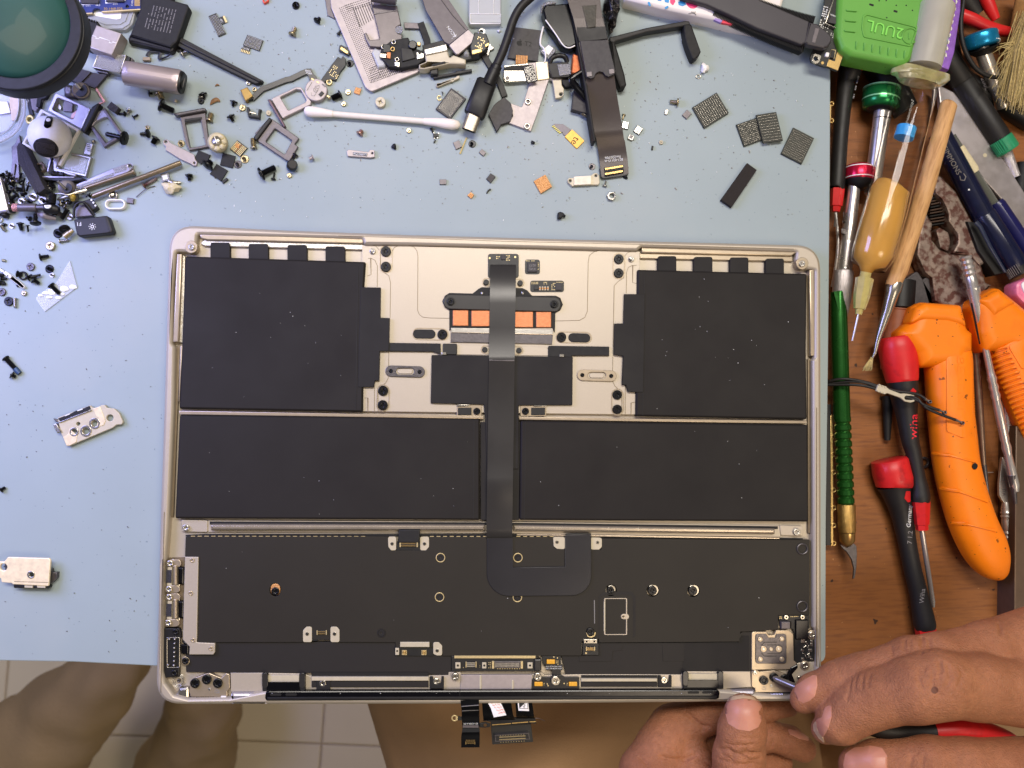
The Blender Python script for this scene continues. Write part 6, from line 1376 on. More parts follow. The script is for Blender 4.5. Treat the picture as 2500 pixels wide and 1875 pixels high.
ob('plug_mouth', sweep([(521, 1758, 5, 88, 30), (518, 1766, 5, 88, 30)], 20, .6), dark, uc)
# T2 chip etc
t2 = thing('chip', 'large square dark grey processor chip marked with a fruit logo and T2', 'chip', 1270, 600, 0)
ob('chip_body', prism([(1150, 365), (1505, 410), (1455, 825), (1045, 780)], 0, 1.8, .1), chip, t2)
ap = [(1172, 560), (1190, 548), (1207, 552), (1225, 545), (1240, 556), (1232, 572), (1236, 592), (1244, 600), (1232, 618), (1218, 612), (1205, 616), (1190, 614), (1172, 595), (1168, 575)]
ob('chip_logo', prism(rnd(ap, 6, 2), 1.8, 1.86, 0) + prism(slot(1210, 540, 1220, 530, 5), 1.8, 1.86, 0) + text_geo('T2', 1325, 595, 66, -4, 1.86), dark, t2)
ob('chip_dent', prism(rbox(1128, 520, 18, 18, 45), 1.8, 1.85, 0), gprint, t2)
ib = thing('flex_tail', 'striped orange brown flex tail below the large processor chip', 'flex tail', 1240, 800, 0)
ob('tail', prism([(1162, 740), (1320, 752), (1315, 865), (1155, 860)], 1.9, 2.6, .1), rustc, ib); ob('tail_traces', sum([prism(ribbon([(1180 + i * 22, 745), (1176 + i * 22, 860)], 6), 2.6, 2.7, 0) for i in range(6)], []), mat('dark_copper', (110, 66, 30), .4), ib)
sh = thing('shield_plate', 'long silver shield plate with stepped outline and screw tabs below the large chip', 'shield plate', 1300, 1300, 0)
V('A7')
V('0')
ob('plate', prism(rnd(c('A6', [(1320, 850), (1430, 840), (1600, 830), (1610, 1060), (1400, 1659)]) + c('A7', [(1280, 0), (1090, 532), (848, 442), (895, 370), (870, 228), (990, 272), (1015, 210), (1075, 10)]) + c('A6', [(1410, 1110), (1400, 1000)]), 1.2, 2), 0, 1.6, .2), greyp, sh)
V('A6')
ob('cream_section', prism(rnd([(1425, 835), (1595, 830), (1610, 1062), (1450, 1085), (1435, 960)], 8, 2), 1.6, 2.4, .25), mat('cream_metal', (224, 210, 180), .4, .3), sh)
ob('left_section', prism(rnd([(1000, 880), (1160, 868), (1330, 850), (1350, 1090), (1010, 1108), (990, 1060)], 10, 3), 1.2, 3.2, .3), sscrew, sh)
ob('black_pad', prism([(1095, 885), (1330, 870), (1330, 950), (1000, 950), (1000, 905)], 3.2, 3.6, .2), blk2, sh)
ob('tab_arm', prism(rnd([(1650, 1050), (1870, 1035), (1870, 1060), (1775, 1065), (1780, 1150), (1810, 1200), (1800, 1290), (1770, 1315), (1690, 1330), (1670, 1180), (1650, 1080), (1600, 1060)], 10, 3), 1.2, 2.8, .3, [circ(1768, 1270, 24, 14)]), creamp, sh)
for x, y in ((1045, 1055), (1322, 1370)): ob('screw_tab', prism(circ(x, y, 42, 20), 1.6, 3.6 if x < 1100 else 2.6, .3, [circ(x, y, 20, 14)]), sscrew, sh); ob('tab_hole', prism(circ(x, y, 21, 14), 1.0, 1.7 if x > 1100 else 3.3, 0), slate, sh)
V('A7'); ob('screw_tab', prism(circ(1048, 475, 34, 20), 1.6, 2.6, .3, [circ(1048, 475, 17, 14)]), sscrew, sh); ob('tab_hole', prism(circ(1048, 475, 18, 14), 1.0, 1.7, 0), slate, sh)
V('A6')
bc = thing('chip', 'small black ball grid chip tilted on the silver shield plate', 'chip', 1355, 1000, 4)
ob('chip_body', prism([(1258, 905), (1390, 868), (1452, 1090), (1320, 1125)], 3.7, 4.6, .05), chip, bc); ob('solder_field', dots([(1262, 908), (1388, 872), (1448, 1088), (1322, 1120)], 9, 14, 5.5, 4.6, .07, .12, 5, .25), solder, bc, kind='stuff')
ss = thing('chip', 'bright square flux covered chip above the shield plate', 'chip', 1600, 690, 0)
ob('chip_body', prism([(1600, 590), (1705, 680), (1600, 800), (1488, 690)], 1, 2.4, .1), mottle, ss); ob('chip_top', prism([(1600, 605), (1665, 650), (1600, 745), (1512, 680)], 2.4, 2.7, .1), white, ss)
one('white_wire', sweep(smooth_path([(1530, 360, 3, 14), (1500, 480, 2.5, 14), (1490, 600, 2, 13), (1540, 660, 3, 12), (1560, 760, 3, 10), (1550, 840, 3, 9)], 5), 8), white, 'white wire curling down to the bright flux covered chip', 'wire')
sk = thing('mouse_part', 'glossy black shard with a white edge held under the dark strap at the top', 'black shard', 1800, 350, 0)
ob('shard', prism(rnd([(1560, 60), (1900, 40), (1980, 600), (1880, 650), (1790, 620), (1560, 290), (1520, 130)], [20, 0, 30, 50, 60, 30, 30], 5), 1, 8, .8), glblk, sk)
ob('white_edge', sweep(smooth_path([(1560, 270, 8.2, 9), (1690, 450, 8.2, 9), (1800, 610, 8.2, 9), (1880, 645, 8.2, 9), (1955, 615, 8.2, 9)], 5), 8), white, sk)
ob('glue_edge', sweep(smooth_path([(1500, 180, 5, 14, 26), (1520, 90, 6, 26, 30), (1600, 50, 7, 30, 30), (1700, 40, 7, 16, 20)], 5), 10), mottle, sk)
one('rubber_loop', sweep(smooth_path([(1620, 860, 4, 34), (1640, 790, 5, 34), (1730, 750, 5, 34), (1820, 770, 5, 34), (1850, 840, 4, 34)], 6), 12), blk, 'black rubber loop beside the bright flux covered chip', 'rubber loop')
mp = thing('module', 'black module with an etched grey square on the shield plate right end', 'module', 1750, 930, 0)
ob('module_body', prism([(1600, 850), (1870, 835), (1900, 1010), (1870, 1040), (1650, 1045), (1610, 940)], 2.8, 5.0, .3), rubblk, mp); ob('etched_square', prism([(1720, 870), (1890, 860), (1905, 1000), (1750, 1020)], 5, 5.6, .2), mottle, mp)
ob('module_foot', prism([(1780, 1075), (1900, 1070), (1960, 1160), (1830, 1175), (1790, 1130)], 0, 3, .3), blk2, mp)
one('copper_foil', prism(rnd([(1930, 720), (2010, 750), (2060, 900), (1990, 1000), (1910, 985)], 14), 1, 6, .5), mat('copper_foil', (178, 92, 44), .4, .3, .2, 500, .4, 900), 'orange brown copper foil piece under the dark strap', 'foil')
bl = thing('leather_strap', 'folded glossy black film strip crossing a creased grey film patch', 'film strip', 2000, 1100, 0)
ob('film_arm', sweep(smooth_path([(2060, 960, 8, 30, 20), (1920, 1060, 8, 44, 20), (1960, 1160, 7, 50, 22), (2080, 1300, 6, 40, 20), (2150, 1370, 5, 34, 16)], 6), 12), glblk, bl)
ob('film_patch', prism([(1945, 1200), (2110, 1300), (2150, 1540), (1910, 1475)], 0, 4, .4), chip, bl)
one('spring', rod((2040, 1525, 2), (2160, 1590, 2), thread(0, 1, 34, 7, .35), 14), sscrew, 'silver coil spring beneath the creased grey film patch', 'spring')
# long flex strap
V('B1')
st = thing('flex_cable', 'long wide dark grey flex strap running down from the top edge to a gold connector', 'flex cable', 300, 800, 0)
V('0')
def strap():
    V_, F_ = [], []
    rows = c('B1', [(-40, -330, 0), (20, 200, 10), (65, 440, 9), (130, 840, 8)]) ; 
    data = [(1367, -60, 1458, -60, 12), (1400, 45, 1471, 45, 12), (1413, 100, 1484, 94, 11), (1430, 190, 1500, 186, 10), (1435, 240, 1507, 236, 6), (1450, 320, 1520, 314, 4), (1457, 344, 1523, 337, 3.6), (1458, 352, 1526, 346, 2.4), (1464, 395, 1532, 386, 2), (1469, 432, 1535, 424, 2)]
    for xl, yl, xr, yr, z in data:
        for k in range(7):
            u = k / 6; V_.append(tuple(P(xl + (xr - xl) * u, yl + (yr - yl) * u, z)))
    for i in range(len(data) - 1):
        for k in range(6):
            a = i * 7 + k; F_.append((a, a + 7, a + 8, a + 1))
    n = len(V_); V2 = V_ + [(x, y, z - .0006) for x, y, z in V_]; m = len(data)
    E = [(6 + 7 * i, 13 + 7 * i) for i in range(m - 1)] + [(7 * i + 7, 7 * i) for i in range(m - 1)]
    return [(V2, F_ + [tuple(q + n for q in f[::-1]) for f in F_] + [(a, a + n, b + n, b) for a, b in E])]
fm2 = mat('brushed_flex', (64, 56, 54), .35, .25, .05, 120, .15, 500, aniso=(14, 1, 1, 8))
ob('strap', strap(), fm2, st, 60)
ob('strap_edge', prism([(1388, 0), (1402, 0), (1455, 344), (1449, 344), (1425, 200)], 1, 9, .5), blk2, st)
V('B1')
ob('backing_plate', prism(rnd([(70, 440), (372, 428), (455, 770), (445, 800), (380, 830), (345, 815), (320, 780), (280, 772), (245, 790), (225, 835), (190, 850), (140, 830)], 10, 3), 10.5, 11.8, .25), chip, st)
ob('backing_plate', prism([(10, 190), (330, 180), (372, 420), (60, 450)], 10.5, 11.6, .25), rubblk, st)
for x, y in ((172, 800), (412, 770)): ob('plate_pad', prism(rbox(x, y, 56, 50, -8, 6), 11.8, 12.1, .1), slate, st)
ob('tape_patch', prism([(90, 60), (250, 50), (240, 290), (150, 300)], 11.6, 12.2, .3), mat('worn_tape', (58, 54, 44), .5, 0, .3, 400, .8, 900), st)
V('A7')
ob('print', text_geo('Fm220706', 1973, 812, 30, 188, 2.5) + text_geo('821-03115-A', 1985, 845, 28, 188, 2.5), whprint, st)
cn = ob('connector', prism([(1885, 925), (2085, 893), (2095, 975), (1898, 1010)], 2, 3.2, .15), dark, st)
ob('contacts', sum([prism(ribbon([(1892 + i * 9.7, 930 - i * 1.6 + o), (1895 + i * 9.7, 950 - i * 1.6 + o)], 5), 3.2, 3.35, 0) for i in range(20) for o in (0, 54)], []), gold, cn)
ob('endpad', prism(rnd([(1830, 925), (2130, 870), (2147, 990), (2120, 1010), (1870, 1045), (1845, 1030)], 10, 3), .4, 1.9, .2), pcb, st)
bz = thing('crumpled_film', 'glossy crumpled black film sticking out behind the long flex strap', 'film', 1820, 100, 0)
V('B1')
ob('film', blob(410, 130, 5, 85, 190, 5, .35, 12, 14, 18), mat('wet_black', (26, 24, 26), .1, .2, .3, 600, 1.0, 900, col2=(120, 110, 104), mixs=700, mixt=(.6, .66)), bz, 30)
ob('film', blob(60, 60, 5, 110, 130, 4, .3, 14, 12, 16), bpy.data.materials['wet_black'], bz, 30)
# bracket arm
ba = thing('bracket_arm', 'thin black l shaped plastic arm right of the long flex strap', 'bracket', 800, 350, 0)
ob('arm', prism(rnd([(385, 400), (800, 295), (1200, 222), (1250, 225), (1275, 265), (1190, 282), (800, 345), (460, 445), (440, 470), (395, 450)], 14, 3), 1, 5.2, .6), rubblk, ba)
ob('arm_end', prism(rnd([(1195, 260), (1275, 262), (1380, 555), (1360, 600), (1305, 645), (1285, 630), (1235, 510), (1205, 410), (1195, 330)], 8, 3), 0, 5.8, .6), blk2, ba)
ob('arm_leg', prism(rnd([(400, 430), (450, 450), (555, 800), (575, 910), (560, 940), (505, 952), (440, 780)], 8, 3), 0, 5.8, .8), blk2, ba)
# right middle chips
V('B1')
for q, lab, n1, n2, z, sk_ in (([(1548, 998), (1680, 1218), (1415, 1385), (1285, 1160)], 'olive ball grid chip left of the group on the open mat', 14, 12, 0, 0), ([(1985, 1270), (2060, 1500), (1845, 1580), (1760, 1345)], 'mottled ball grid chip partly under another chip', 12, 14, 0, .2)):
    o = thing('memory_chip', lab, 'chip', q[0][0], q[0][1], 0)
    ob('chip_body', prism(q, z, z + 1.3, .1), olive, o); ob('solder_field', dots(q, n1, n2, 4.6, z + 1.3, .07, .2, 6, sk_), sscrew, o, kind='stuff')
V('B2')
for q, lab, n1, n2, z in (([(1080, 403), (1172, 790), (905, 825), (808, 445)], 'olive ball grid chip overlapping its mottled neighbour', 10, 14, 1.4), ([(1312, 615), (1592, 760), (1425, 1108), (1145, 965)], 'olive ball grid chip nearest the right edge of the mat', 14, 13, 0)):
    o = thing('memory_chip', lab, 'chip', q[0][0], q[0][1], z)
    ob('chip_body', prism(q, z, z + 1.3, .1), olive, o); ob('solder_field', dots(q, n1, n2, 5.6, z + 1.3, .07, .2, 6), sscrew, o, kind='stuff')
one('foam_strip', prism([(690, 1092), (820, 1188), (480, 1690), (335, 1590)], 0, 2.4, .3), foamb, 'black rectangular foam strip alone on the right of the mat', 'foam strip')
# small things right of strap
V('B1')
screw(1135, 1105, 1040, 1100, 46, 24, gscrew, 'small brass screw lying left of the olive chip', k=5)
one('clip_spring', prism(rnd([(985, 1195), (1010, 1175), (1030, 1190), (1015, 1235), (985, 1235)], 10), 0, 1, .2), steel, 'tiny silver e clip below the small brass screw', 'clip')
one('chip', prism(rbox(1226, 1234, 66, 78, 42), 0, 1, .1), slate, 'tiny dark grey chip left of the olive chip', 'chip')
upscrew(948, 1535, 23, creamp, 'tiny pale crosshead screw in the open mat'); screw(548, 1235, 530, 1290, 22, 12, gscrew, 'tiny brass screw beside the long flex strap', k=3)
for x, y, l, a in ((560, 1350, 'tiny striped chip touching the long flex strap', 12), (700, 1403, 'tiny black and silver striped chip right of the long strap', 35)):
    o = thing('chip', l, 'chip', x, y, 0); ob('chip_body', prism(rbox(x, y, 76, 76, a), 0, 1, .1), pcb, o); ob('solder_field', sum([prism(rbox(x + (i - 1.5) * 17 * math.cos(rad(a)) - (j - 1.5) * 19 * math.sin(rad(a)), y + (i - 1.5) * 17 * math.sin(rad(a)) + (j - 1.5) * 19 * math.cos(rad(a)), 9, 14, a), 1, 1.15, 0) for i in range(4) for j in range(4)], []), solder, o)
o = thing('chip', 'tiny grey boxed sensor below the striped chips', 'chip', 622, 1483, 0); ob('chip_body', prism(rbox(622, 1483, 58, 52, 25, 6), 0, 1.4, .2), steel, o); ob('chip_lid', prism(rbox(624, 1478, 36, 32, 25, 4), 1.4, 1.7, .1), slate, o)
one('crumb', prism(rbox(855, 1595, 18, 44, 8, 3), 0, 1, .2), blk, 'tiny black bar in the open mat below the pale screw', 'crumb')
one('white_paste', blob(1415, 735, 1.2, 42, 55, 1.6, .35, 6), white, 'white lump of paste in front of the black arm', 'paste')
one('solder_ring', prism(circ(1350, 825, 32, 18, 24), 0, .6, .2, [circ(1350, 825, 16, 12)]) + sweep([(1372, 800, .4, 5), (1385, 770, .8, 5)], 6), steel, 'tiny silver ring attached below the white paste', 'ring')
V('A7')
for q, l, m in (([(248, 655), (312, 628), (342, 700), (280, 728)], 'small dark grey chip below the usb plug', slate), ([(560, 722), (606, 765), (575, 800), (528, 758)], 'tiny charcoal chip below the ringed screw', slate), ([(655, 985), (708, 1022), (655, 1092), (606, 1045)], 'small charcoal chip in the middle of the open mat', chip), ([(103, 1052), (176, 1052), (176, 1105), (103, 1105)], 'small pale slate chip near the laptop top edge', slate)):
    one('chip', prism(q, 0, 1, .1), m, l, 'chip')
one('copper_chip', prism([(1245, 1000), (1318, 1130), (1195, 1205), (1120, 1070)], 0, 1.2, .1), rustc, 'copper coloured square chip on the open mat', 'chip')
one('copper_chip', prism([(440, 1188), (475, 1220), (445, 1260), (403, 1225)], 0, 1.0, .1), rustc, 'tiny copper coloured chip near the laptop top edge', 'chip')
upscrew(455, 668, 40, bscrew, 'black ringed screw head below the usb plug', head_up=False); upscrew(1750, 913, 36, dsteel, 'dark grey screw standing left of the gold connector', head_up=False)
one('amber_splinter', prism([(388, 598), (400, 602), (330, 780), (315, 772)], 0, .5, .1), mat('amber_splinter', (176, 152, 80), .4), 'thin amber splinter beside the ringed screw', 'splinter')
for x, y, x2, y2, l in ((1885, 1130, 1900, 1070, 'tiny steel screw below the gold connector'), (2110, 1040, 2120, 1010, 'small black screw at the lower corner of the long strap')):
    screw(x, y, x2, y2, 26, 10, sscrew if x < 2000 else bscrew, l, k=3)
one('hex_nut', prism(circ(1960, 1230, 50, 6, a=10), 0, 2, .3, [circ(1965, 1228, 26, 18)]), steel, 'steel hex nut below the gold connector', 'nut')
o = thing('retaining_bracket', 'small pale bracket with two screw ears left of the gold connector', 'bracket', 1650, 1060, 0)
ob('bracket', prism(rnd([(1482, 1060), (1500, 1035), (1545, 1035), (1548, 1025), (1740, 1010), (1748, 1000), (1770, 985), (1800, 982), (1825, 1010), (1833, 1090), (1820, 1110), (1740, 1112), (1555, 1118), (1540, 1130), (1490, 1085)], 10, 3), 0, 1.8, .25, [circ(1514, 1068, 16, 12), circ(1792, 1012, 15, 12)]), creamp, o)
ob('bracket_top', prism([(1556, 1022), (1742, 1010), (1740, 1105), (1556, 1113)], 1.8, 2.6, .2), mat('cream_top', (232, 220, 196), .4), o)
te_ = thing('flex_tail', 'yellow flex tag printed te with gold pins', 'flex tag', 1500, 600, 0)
ob('tag', prism(rnd([(1535, 512), (1665, 632), (1660, 645), (1585, 720), (1455, 590)], 6, 2), 0, .9, .1), yelk, te_)
ob('tail', prism([(1320, 468), (1345, 452), (1435, 455), (1520, 515), (1470, 580), (1440, 570), (1430, 540), (1400, 548)], 0, .6, .05), mat('grey_tail', (120, 112, 116), .4), te_)
ob('pins', sum([prism(rbox(1332 + i * 14, 478 + i * 14, 30, 8, -20), .6, .75, 0) for i in range(6)], []), mat('bright_gold', (226, 214, 60), .35), te_); ob('tag_print', text_geo('te', 1568, 638, 80, 240, .95), dark, te_)
one('rubber_nub', prism(rnd([(1380, 1410), (1410, 1400), (1440, 1410), (1475, 1450), (1440, 1445), (1420, 1470), (1380, 1478)], 8), 0, 2.6, .5), blk2, 'small black rubber nub with a tail above the laptop', 'rubber nub')
one('black_crumb', blob(1110, 655, .8, 22, 18, 1, .3, 2), blk, 'black crumb right of the shield plate', 'crumb')
one('black_crumb', prism(ribbon([(612, 1200), (630, 1170), (655, 1155)], 14), 0, .9, .2), blk, 'black sliver below the small charcoal chip', 'crumb')
sp_ = thing('transistor', 'tiny black three legged transistor below the cotton swab tip', 'transistor', 60, 570, 0)
ob('body', prism(rbox(62, 575, 56, 36, -12), .4, 1.4, .2), blk, sp_)
for x, y in ((45, 605), (80, 600), (40, 548), (90, 555)): ob('pin', prism(rbox(x, y, 12, 16), 0, .8, .1), steel, sp_)
screw(10, 500, 35, 550, 20, 12, bscrew, 'tiny black screw left of the transistor', k=3); one('black_crumb', prism(ribbon([(40, 655), (58, 625)], 14), 0, .9, .2), blk, 'tiny black splinter below the transistor', 'crumb')
V('0')
o = thing('clip_plate', 'small silver clip plate with a holed ear above the foam strip of the mat centre', 'clip', 880, 373, 0)
ob('plate', prism(rnd([(846, 368), (852, 365), (900, 371), (903, 365), (914, 366), (915, 383), (904, 385), (848, 381)], 2, 2), 0, 1.6, .2, [circ(909, 374, 2.6, 10)]), greyp, o); ob('plate_emboss', prism([(862, 371), (897, 374), (896, 381), (861, 378)], 1.6, 1.9, .1), mottle, o)
screw(877, 328, 884, 318, 9, 6, mat('rose_screw', (176, 140, 126), .3, .7), 'rose coloured screw below the cotton swab', k=3)
upscrew(998, 318, 6, gscrew, 'tiny brass nut below the cotton swab'); one('black_crumb', blob(962, 358, .8, 6, 7, 1, .3, 21), blk, 'black crumb between the silver clip plate and charcoal chips', 'crumb')
screw(463, 430, 463, 437, 8, 4, bscrew, 'tiny black screw near the putty', k=3); bk_ = thing('button', 'round black cap with a blue band right of the large countersunk screw', 'cap', 713, 403, 0); ob('cap_band', rod((712, 407, 0), (713, 404, 2.2), [(0, 13), (1, 13.5)], 24), mat('band_blue', (30, 76, 140), .35, .2), bk_); ob('cap_dome', rod((713, 404, 2.2), (714, 401, 4.6), [(0, 13), (.5, 13), (1, 10)], 24), rubblk, bk_); upscrew(706, 428, 6, gscrew, 'tiny brass bead below the ringed black screw')
screw(722, 376, 716, 388, 8, 3, bscrew, 'tiny screw beneath the tilted sim tray', k=2)
one('steel_ring', rod((765, 383, 2), (755, 388, 2), [(0, 6), (.2, 7), (.3, 4), (1, 4)], 10), greyp, 'tiny grey rivet left of the small silver clip plate', 'rivet')
upscrew(722, 12, 9, bscrew, 'black screw at the top edge left of the mesh plate corner'); upscrew(490, 245, 8, bscrew, 'tiny black screw between adapter and sim trays')
# crumbs: far too many to count
rr = random.Random(5); g1, g2 = [], []
def crumb(x, y, s, lst):
    a = rr.uniform(0, 180); lst += prism(rbox(x, y, s * rr.uniform(.8, 3.0), s, a), 0, rr.uniform(.15, .5), 0)
for k in range(950):
    if rr.random() < .62: x, y = rr.gauss(rr.choice([900, 1250, 600, 1500, 1150]), 200), abs(rr.gauss(230, 170))
    else: x, y = rr.uniform(5, 2015), rr.uniform(5, 545)
    if x > 2015 or x < 3 or y > 542 or y < 3: continue
    crumb(x, y, rr.uniform(.35, 1.0) * rr.choice([1, 1, 1, 1.7]), g1)
for k in range(90): crumb(rr.uniform(5, 370), rr.uniform(600, 1600), rr.uniform(.4, 1.6), g1)
for k in range(45): crumb(rr.uniform(300, 1900), rr.uniform(20, 480), rr.uniform(1.2, 2.4), g1)
for k in range(220): crumb(rr.uniform(5, 1990), rr.uniform(5, 540), rr.uniform(.5, 1.5), g2)
ob('dark_crumbs', g1, slate, None, label='dark crumbs and dust strewn over the blue mat', cat='debris', kind='stuff')
ob('pale_crumbs', g2, whprint, None, label='pale crumbs and dust strewn over the blue mat', cat='debris', kind='stuff')
# ================================================================ WRITTEN MARKS AND SKINS LAID ON CURVED THINGS
def bvh_of(objs):
    vs, fs = [], []
    for o in objs:
        n = len(vs); w = ORG[o]
        vs += [v.co + w for v in o.data.vertices]; fs += [tuple(i + n for i in p.vertices) for p in o.data.polygons]
    return BVHTree.FromPolygons(vs, fs)
def hit(t, x, y):
    p = P(x, y, 0); d = (p - CL).normalized()
    r = t.ray_cast(CL, d)
    return r
def drape(pts, objs, lift=.15, thick=.25, rings=6, crown=0.0):
    """thin curved plate lying on the surface of objs inside the outline pts"""
    t = bvh_of(objs)
    n = len(pts); cx = sum(p[0] for p in pts) / n; cy = sum(p[1] for p in pts) / n
    V_, F_ = [], []
    def pt(x, y, l):
        r = hit(t, x, y)
        if r[0] is None: return None
        nn = r[1] if r[1].dot(CL - r[0]) > 0 else -r[1]
        return tuple(r[0] + nn * l * 1e-3)
    c0 = pt(cx, cy, lift + crown)
    if c0 is None: return []
    V_.append(c0); last = [c0] * n
    for i in range(1, rings + 1):
        s = i / rings
        for k, p in enumerate(pts):
            q = pt(cx + (p[0] - cx) * s, cy + (p[1] - cy) * s, lift + crown * (1 - s * s)) or last[k]
            last[k] = q; V_.append(q)
    for k, p in enumerate(pts):
        q = pt(p[0] + (p[0] - cx) * .01, p[1] + (p[1] - cy) * .01, lift - thick) or last[k]
        V_.append(q)
    for k in range(n):
        j = (k + 1) % n
        F_.append((0, 1 + k, 1 + j))
        for i in range(rings): F_.append((1 + i * n + k, 1 + (i + 1) * n + k, 1 + (i + 1) * n + j, 1 + i * n + j))
    return [(V_, F_)]
def drape_geo(geo, objs, lift=.1):
    """lay flat geometry (text) on curved objects, seen from above"""
    t = bvh_of(objs); out = []
    for vs, fs in geo:
        nv = []; n = len(vs) // 2
        for i, v in enumerate(vs):
            v = Vector(v); d = (v - CL).normalized(); r = t.ray_cast(CL, d)
            if r[0] is not None:
                nn = r[1] if r[1].dot(CL - r[0]) > 0 else -r[1]
                v = r[0] + nn * (lift if i < n else lift - .25) * 1e-3
            nv.append(tuple(v))
        out.append((nv, fs))
    return out
V('A2')
es = [o for o in eb.children if o.name.startswith('shell')]
ob('grille_ring', drape(circ(622, 605, 168, 36, 118, 20), es, .5, .9), blk, eb, 60)
ob('grille', drape(circ(622, 603, 146, 36, 98, 20), es, .9, .4), foamb, eb, 60)
ob('grille_mesh', drape_geo(dots([(490, 520), (740, 560), (740, 700), (500, 650)], 18, 12, 3.5, 10, .05, .05, 4), es, 1.05), slate, eb, kind='stuff')
ob('sensor_window', drape(rnd([(632, 192), (722, 205), (690, 330), (640, 350), (590, 335), (600, 270)], 34, 5), es, .3, .6), glblk, eb, 60)
ob('sensor_glint', drape(circ(652, 245, 30, 14, 22), es, .45, .2), white, eb, 60)
# ================================================================ TOOLS ON THE DESK AT THE RIGHT
ZB = -22.0
V('B2')
V('B2')
g = prism(ribbon([(1808, 300), (1808, 520)], 26), -15, -12.5, .1)
for y in (292, 520): g += prism(circ(1830, y, 34, 18), -15, -12.4, .2, [circ(1830, y, 19, 14)])
one('gold_strip', g, gold, 'thin gold strip with two eyelets showing beside the upper mat edge', 'strip')
V('B6')
gs = thing('circuit_strip', 'dark circuit strip with a gold edge of eyelets along the mat and green knife', 'circuit strip', 110, 600, ZB)
ob('strip_board', prism([(60, -280), (130, -280), (130, 1245), (75, 1245)], -18, -15, .2), pcb, gs)
ob('gold_edge', prism([(124, -160), (148, -160), (152, 1248), (128, 1250)], -15.5, -14.6, .1), gold, gs)
for y in (74, 262, 455, 648, 840, 1030, 1224): ob('eyelet', prism(circ(158, y, 28, 18), -15.5, -14.4, .15, [circ(158, y, 17, 14)]), gold, gs)
# black tool with red cap at the mat edge (screwdriver under the green box)
V('B3')
s1 = thing('screwdriver', 'black handled screwdriver with red hexagonal collar beside the mat, under the green box', 'screwdriver', 300, 600, -16)
h = ob('handle', sweep(smooth_path([(400, 420, -8, 120), (360, 650, -10, 128), (330, 780, -10, 125), (290, 900, -11, 100), (265, 1100, -12, 88), (235, 1400, -12, 84), (215, 1659, -12, 84), (200, 1900, -12, 86), (192, 2020, -12, 82), (188, 2035, -12, 68)], 5), 24), rubblk, s1, 80)
V('B4')
ob('collar', rod((200, 490, -12), (178, 740, -12.5), [(0, 74), (.05, 76), (.75, 66), (.78, 52), (1, 42)], 6), redm, s1)
ob('shaft', rod((178, 780, -12.5), (166, 900, -13), [(0, 12), (1, 12)], 8), steel, s1)
V('B3')
ob('red_mark', drape(rnd([(430, 640), (500, 645), (505, 690), (460, 768), (425, 700)], 8), [h], .3, .6), redm, s1)
ob('handle_print', drape_geo(marks(430, 820, -4, 18, -14, -3, 1, 14, 0, 1, .7, .8), [h], .2), gprint, s1)
# green and silver precision driver, red and silver driver
def driver(A, B, prof, cap, capm, rings, lab, txt=None, knurl=None, cat='screwdriver'):
    o = thing('precision_screwdriver', lab, cat, (A[0] + B[0]) / 2, (A[1] + B[1]) / 2, A[2])
    b = ob('barrel', rod(A, B, prof, 24), silk, o, 50)
    return o, b
V('B3')
o, b = driver((690, 1090, -11), (560, 2100, -14), [(0, 84), (.95, 82), (1, 78)], 0, 0, 0, 'silver precision screwdriver with emerald green cap partly behind the syringe')
ob('cap', rod((655, 1180, -11), (670, 930, -11), [(0, 150), (.1, 190), (.3, 196), (.75, 196), (.85, 176), (1, 110)], 28), grnal2, o, 50)
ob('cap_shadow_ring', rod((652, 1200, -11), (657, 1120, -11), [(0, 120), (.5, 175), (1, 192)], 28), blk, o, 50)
for t in (955, 1075): ob('cap_ring', rod((668 - (t - 955) * .06, t, -11), (667 - (t - 955) * .06, t + 14, -11), [(0, 197), (1, 197)], 28), mat('pale_green_ring', (150, 214, 160), .3, .4) if t == 955 else bpy.data.materials['pale_green_ring'], o)
ob('barrel_joint', rod((672, 1278, -11), (672, 1284, -11), [(0, 83.5), (1, 83.5)], 24), dsteel, o)
V('B4')
o, b = driver((385, 400, -10), (240, 1659, -13), [(0, 64), (.3, 74), (.52, 78)] + [(.53 + i * .02, 84 - (i % 2) * 5) for i in range(12)] + [(.78, 84), (.79, 104), (1, 104)], 0, 0, 0, 'silver precision screwdriver with crimson cap and ribbed barrel left of the syringe')
ob('cap', rod((425, 420, -10), (430, 230, -10), [(0, 130), (.1, 148), (.3, 154), (.8, 154), (.92, 140), (1, 100)], 28), redal, o, 50)
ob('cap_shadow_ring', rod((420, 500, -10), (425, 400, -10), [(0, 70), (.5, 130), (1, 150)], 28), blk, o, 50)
for t in (262, 372): ob('cap_ring', rod((428, t, -10), (428, t + 9, -10), [(0, 156), (1, 156)], 28), whprint, o)
ob('barrel_print', drape_geo(text_geo('200L', 275, 800, 46, 264, 0) + prism(circ(262, 950, 26, 16, 40), -.03, .02, 0), [b], .12), slate, o)
kn = ob('knurled_end', rod((262, 1375, -11), (215, 2030, -13), [(0, 104), (.02, 108), (.5, 104), (.9, 60), (1, 40)], 40), mat('knurled_silver', (192, 184, 184), .35, .7, .1, 400, .8, 1300, aniso=(4, .2, 1)), o, 30)
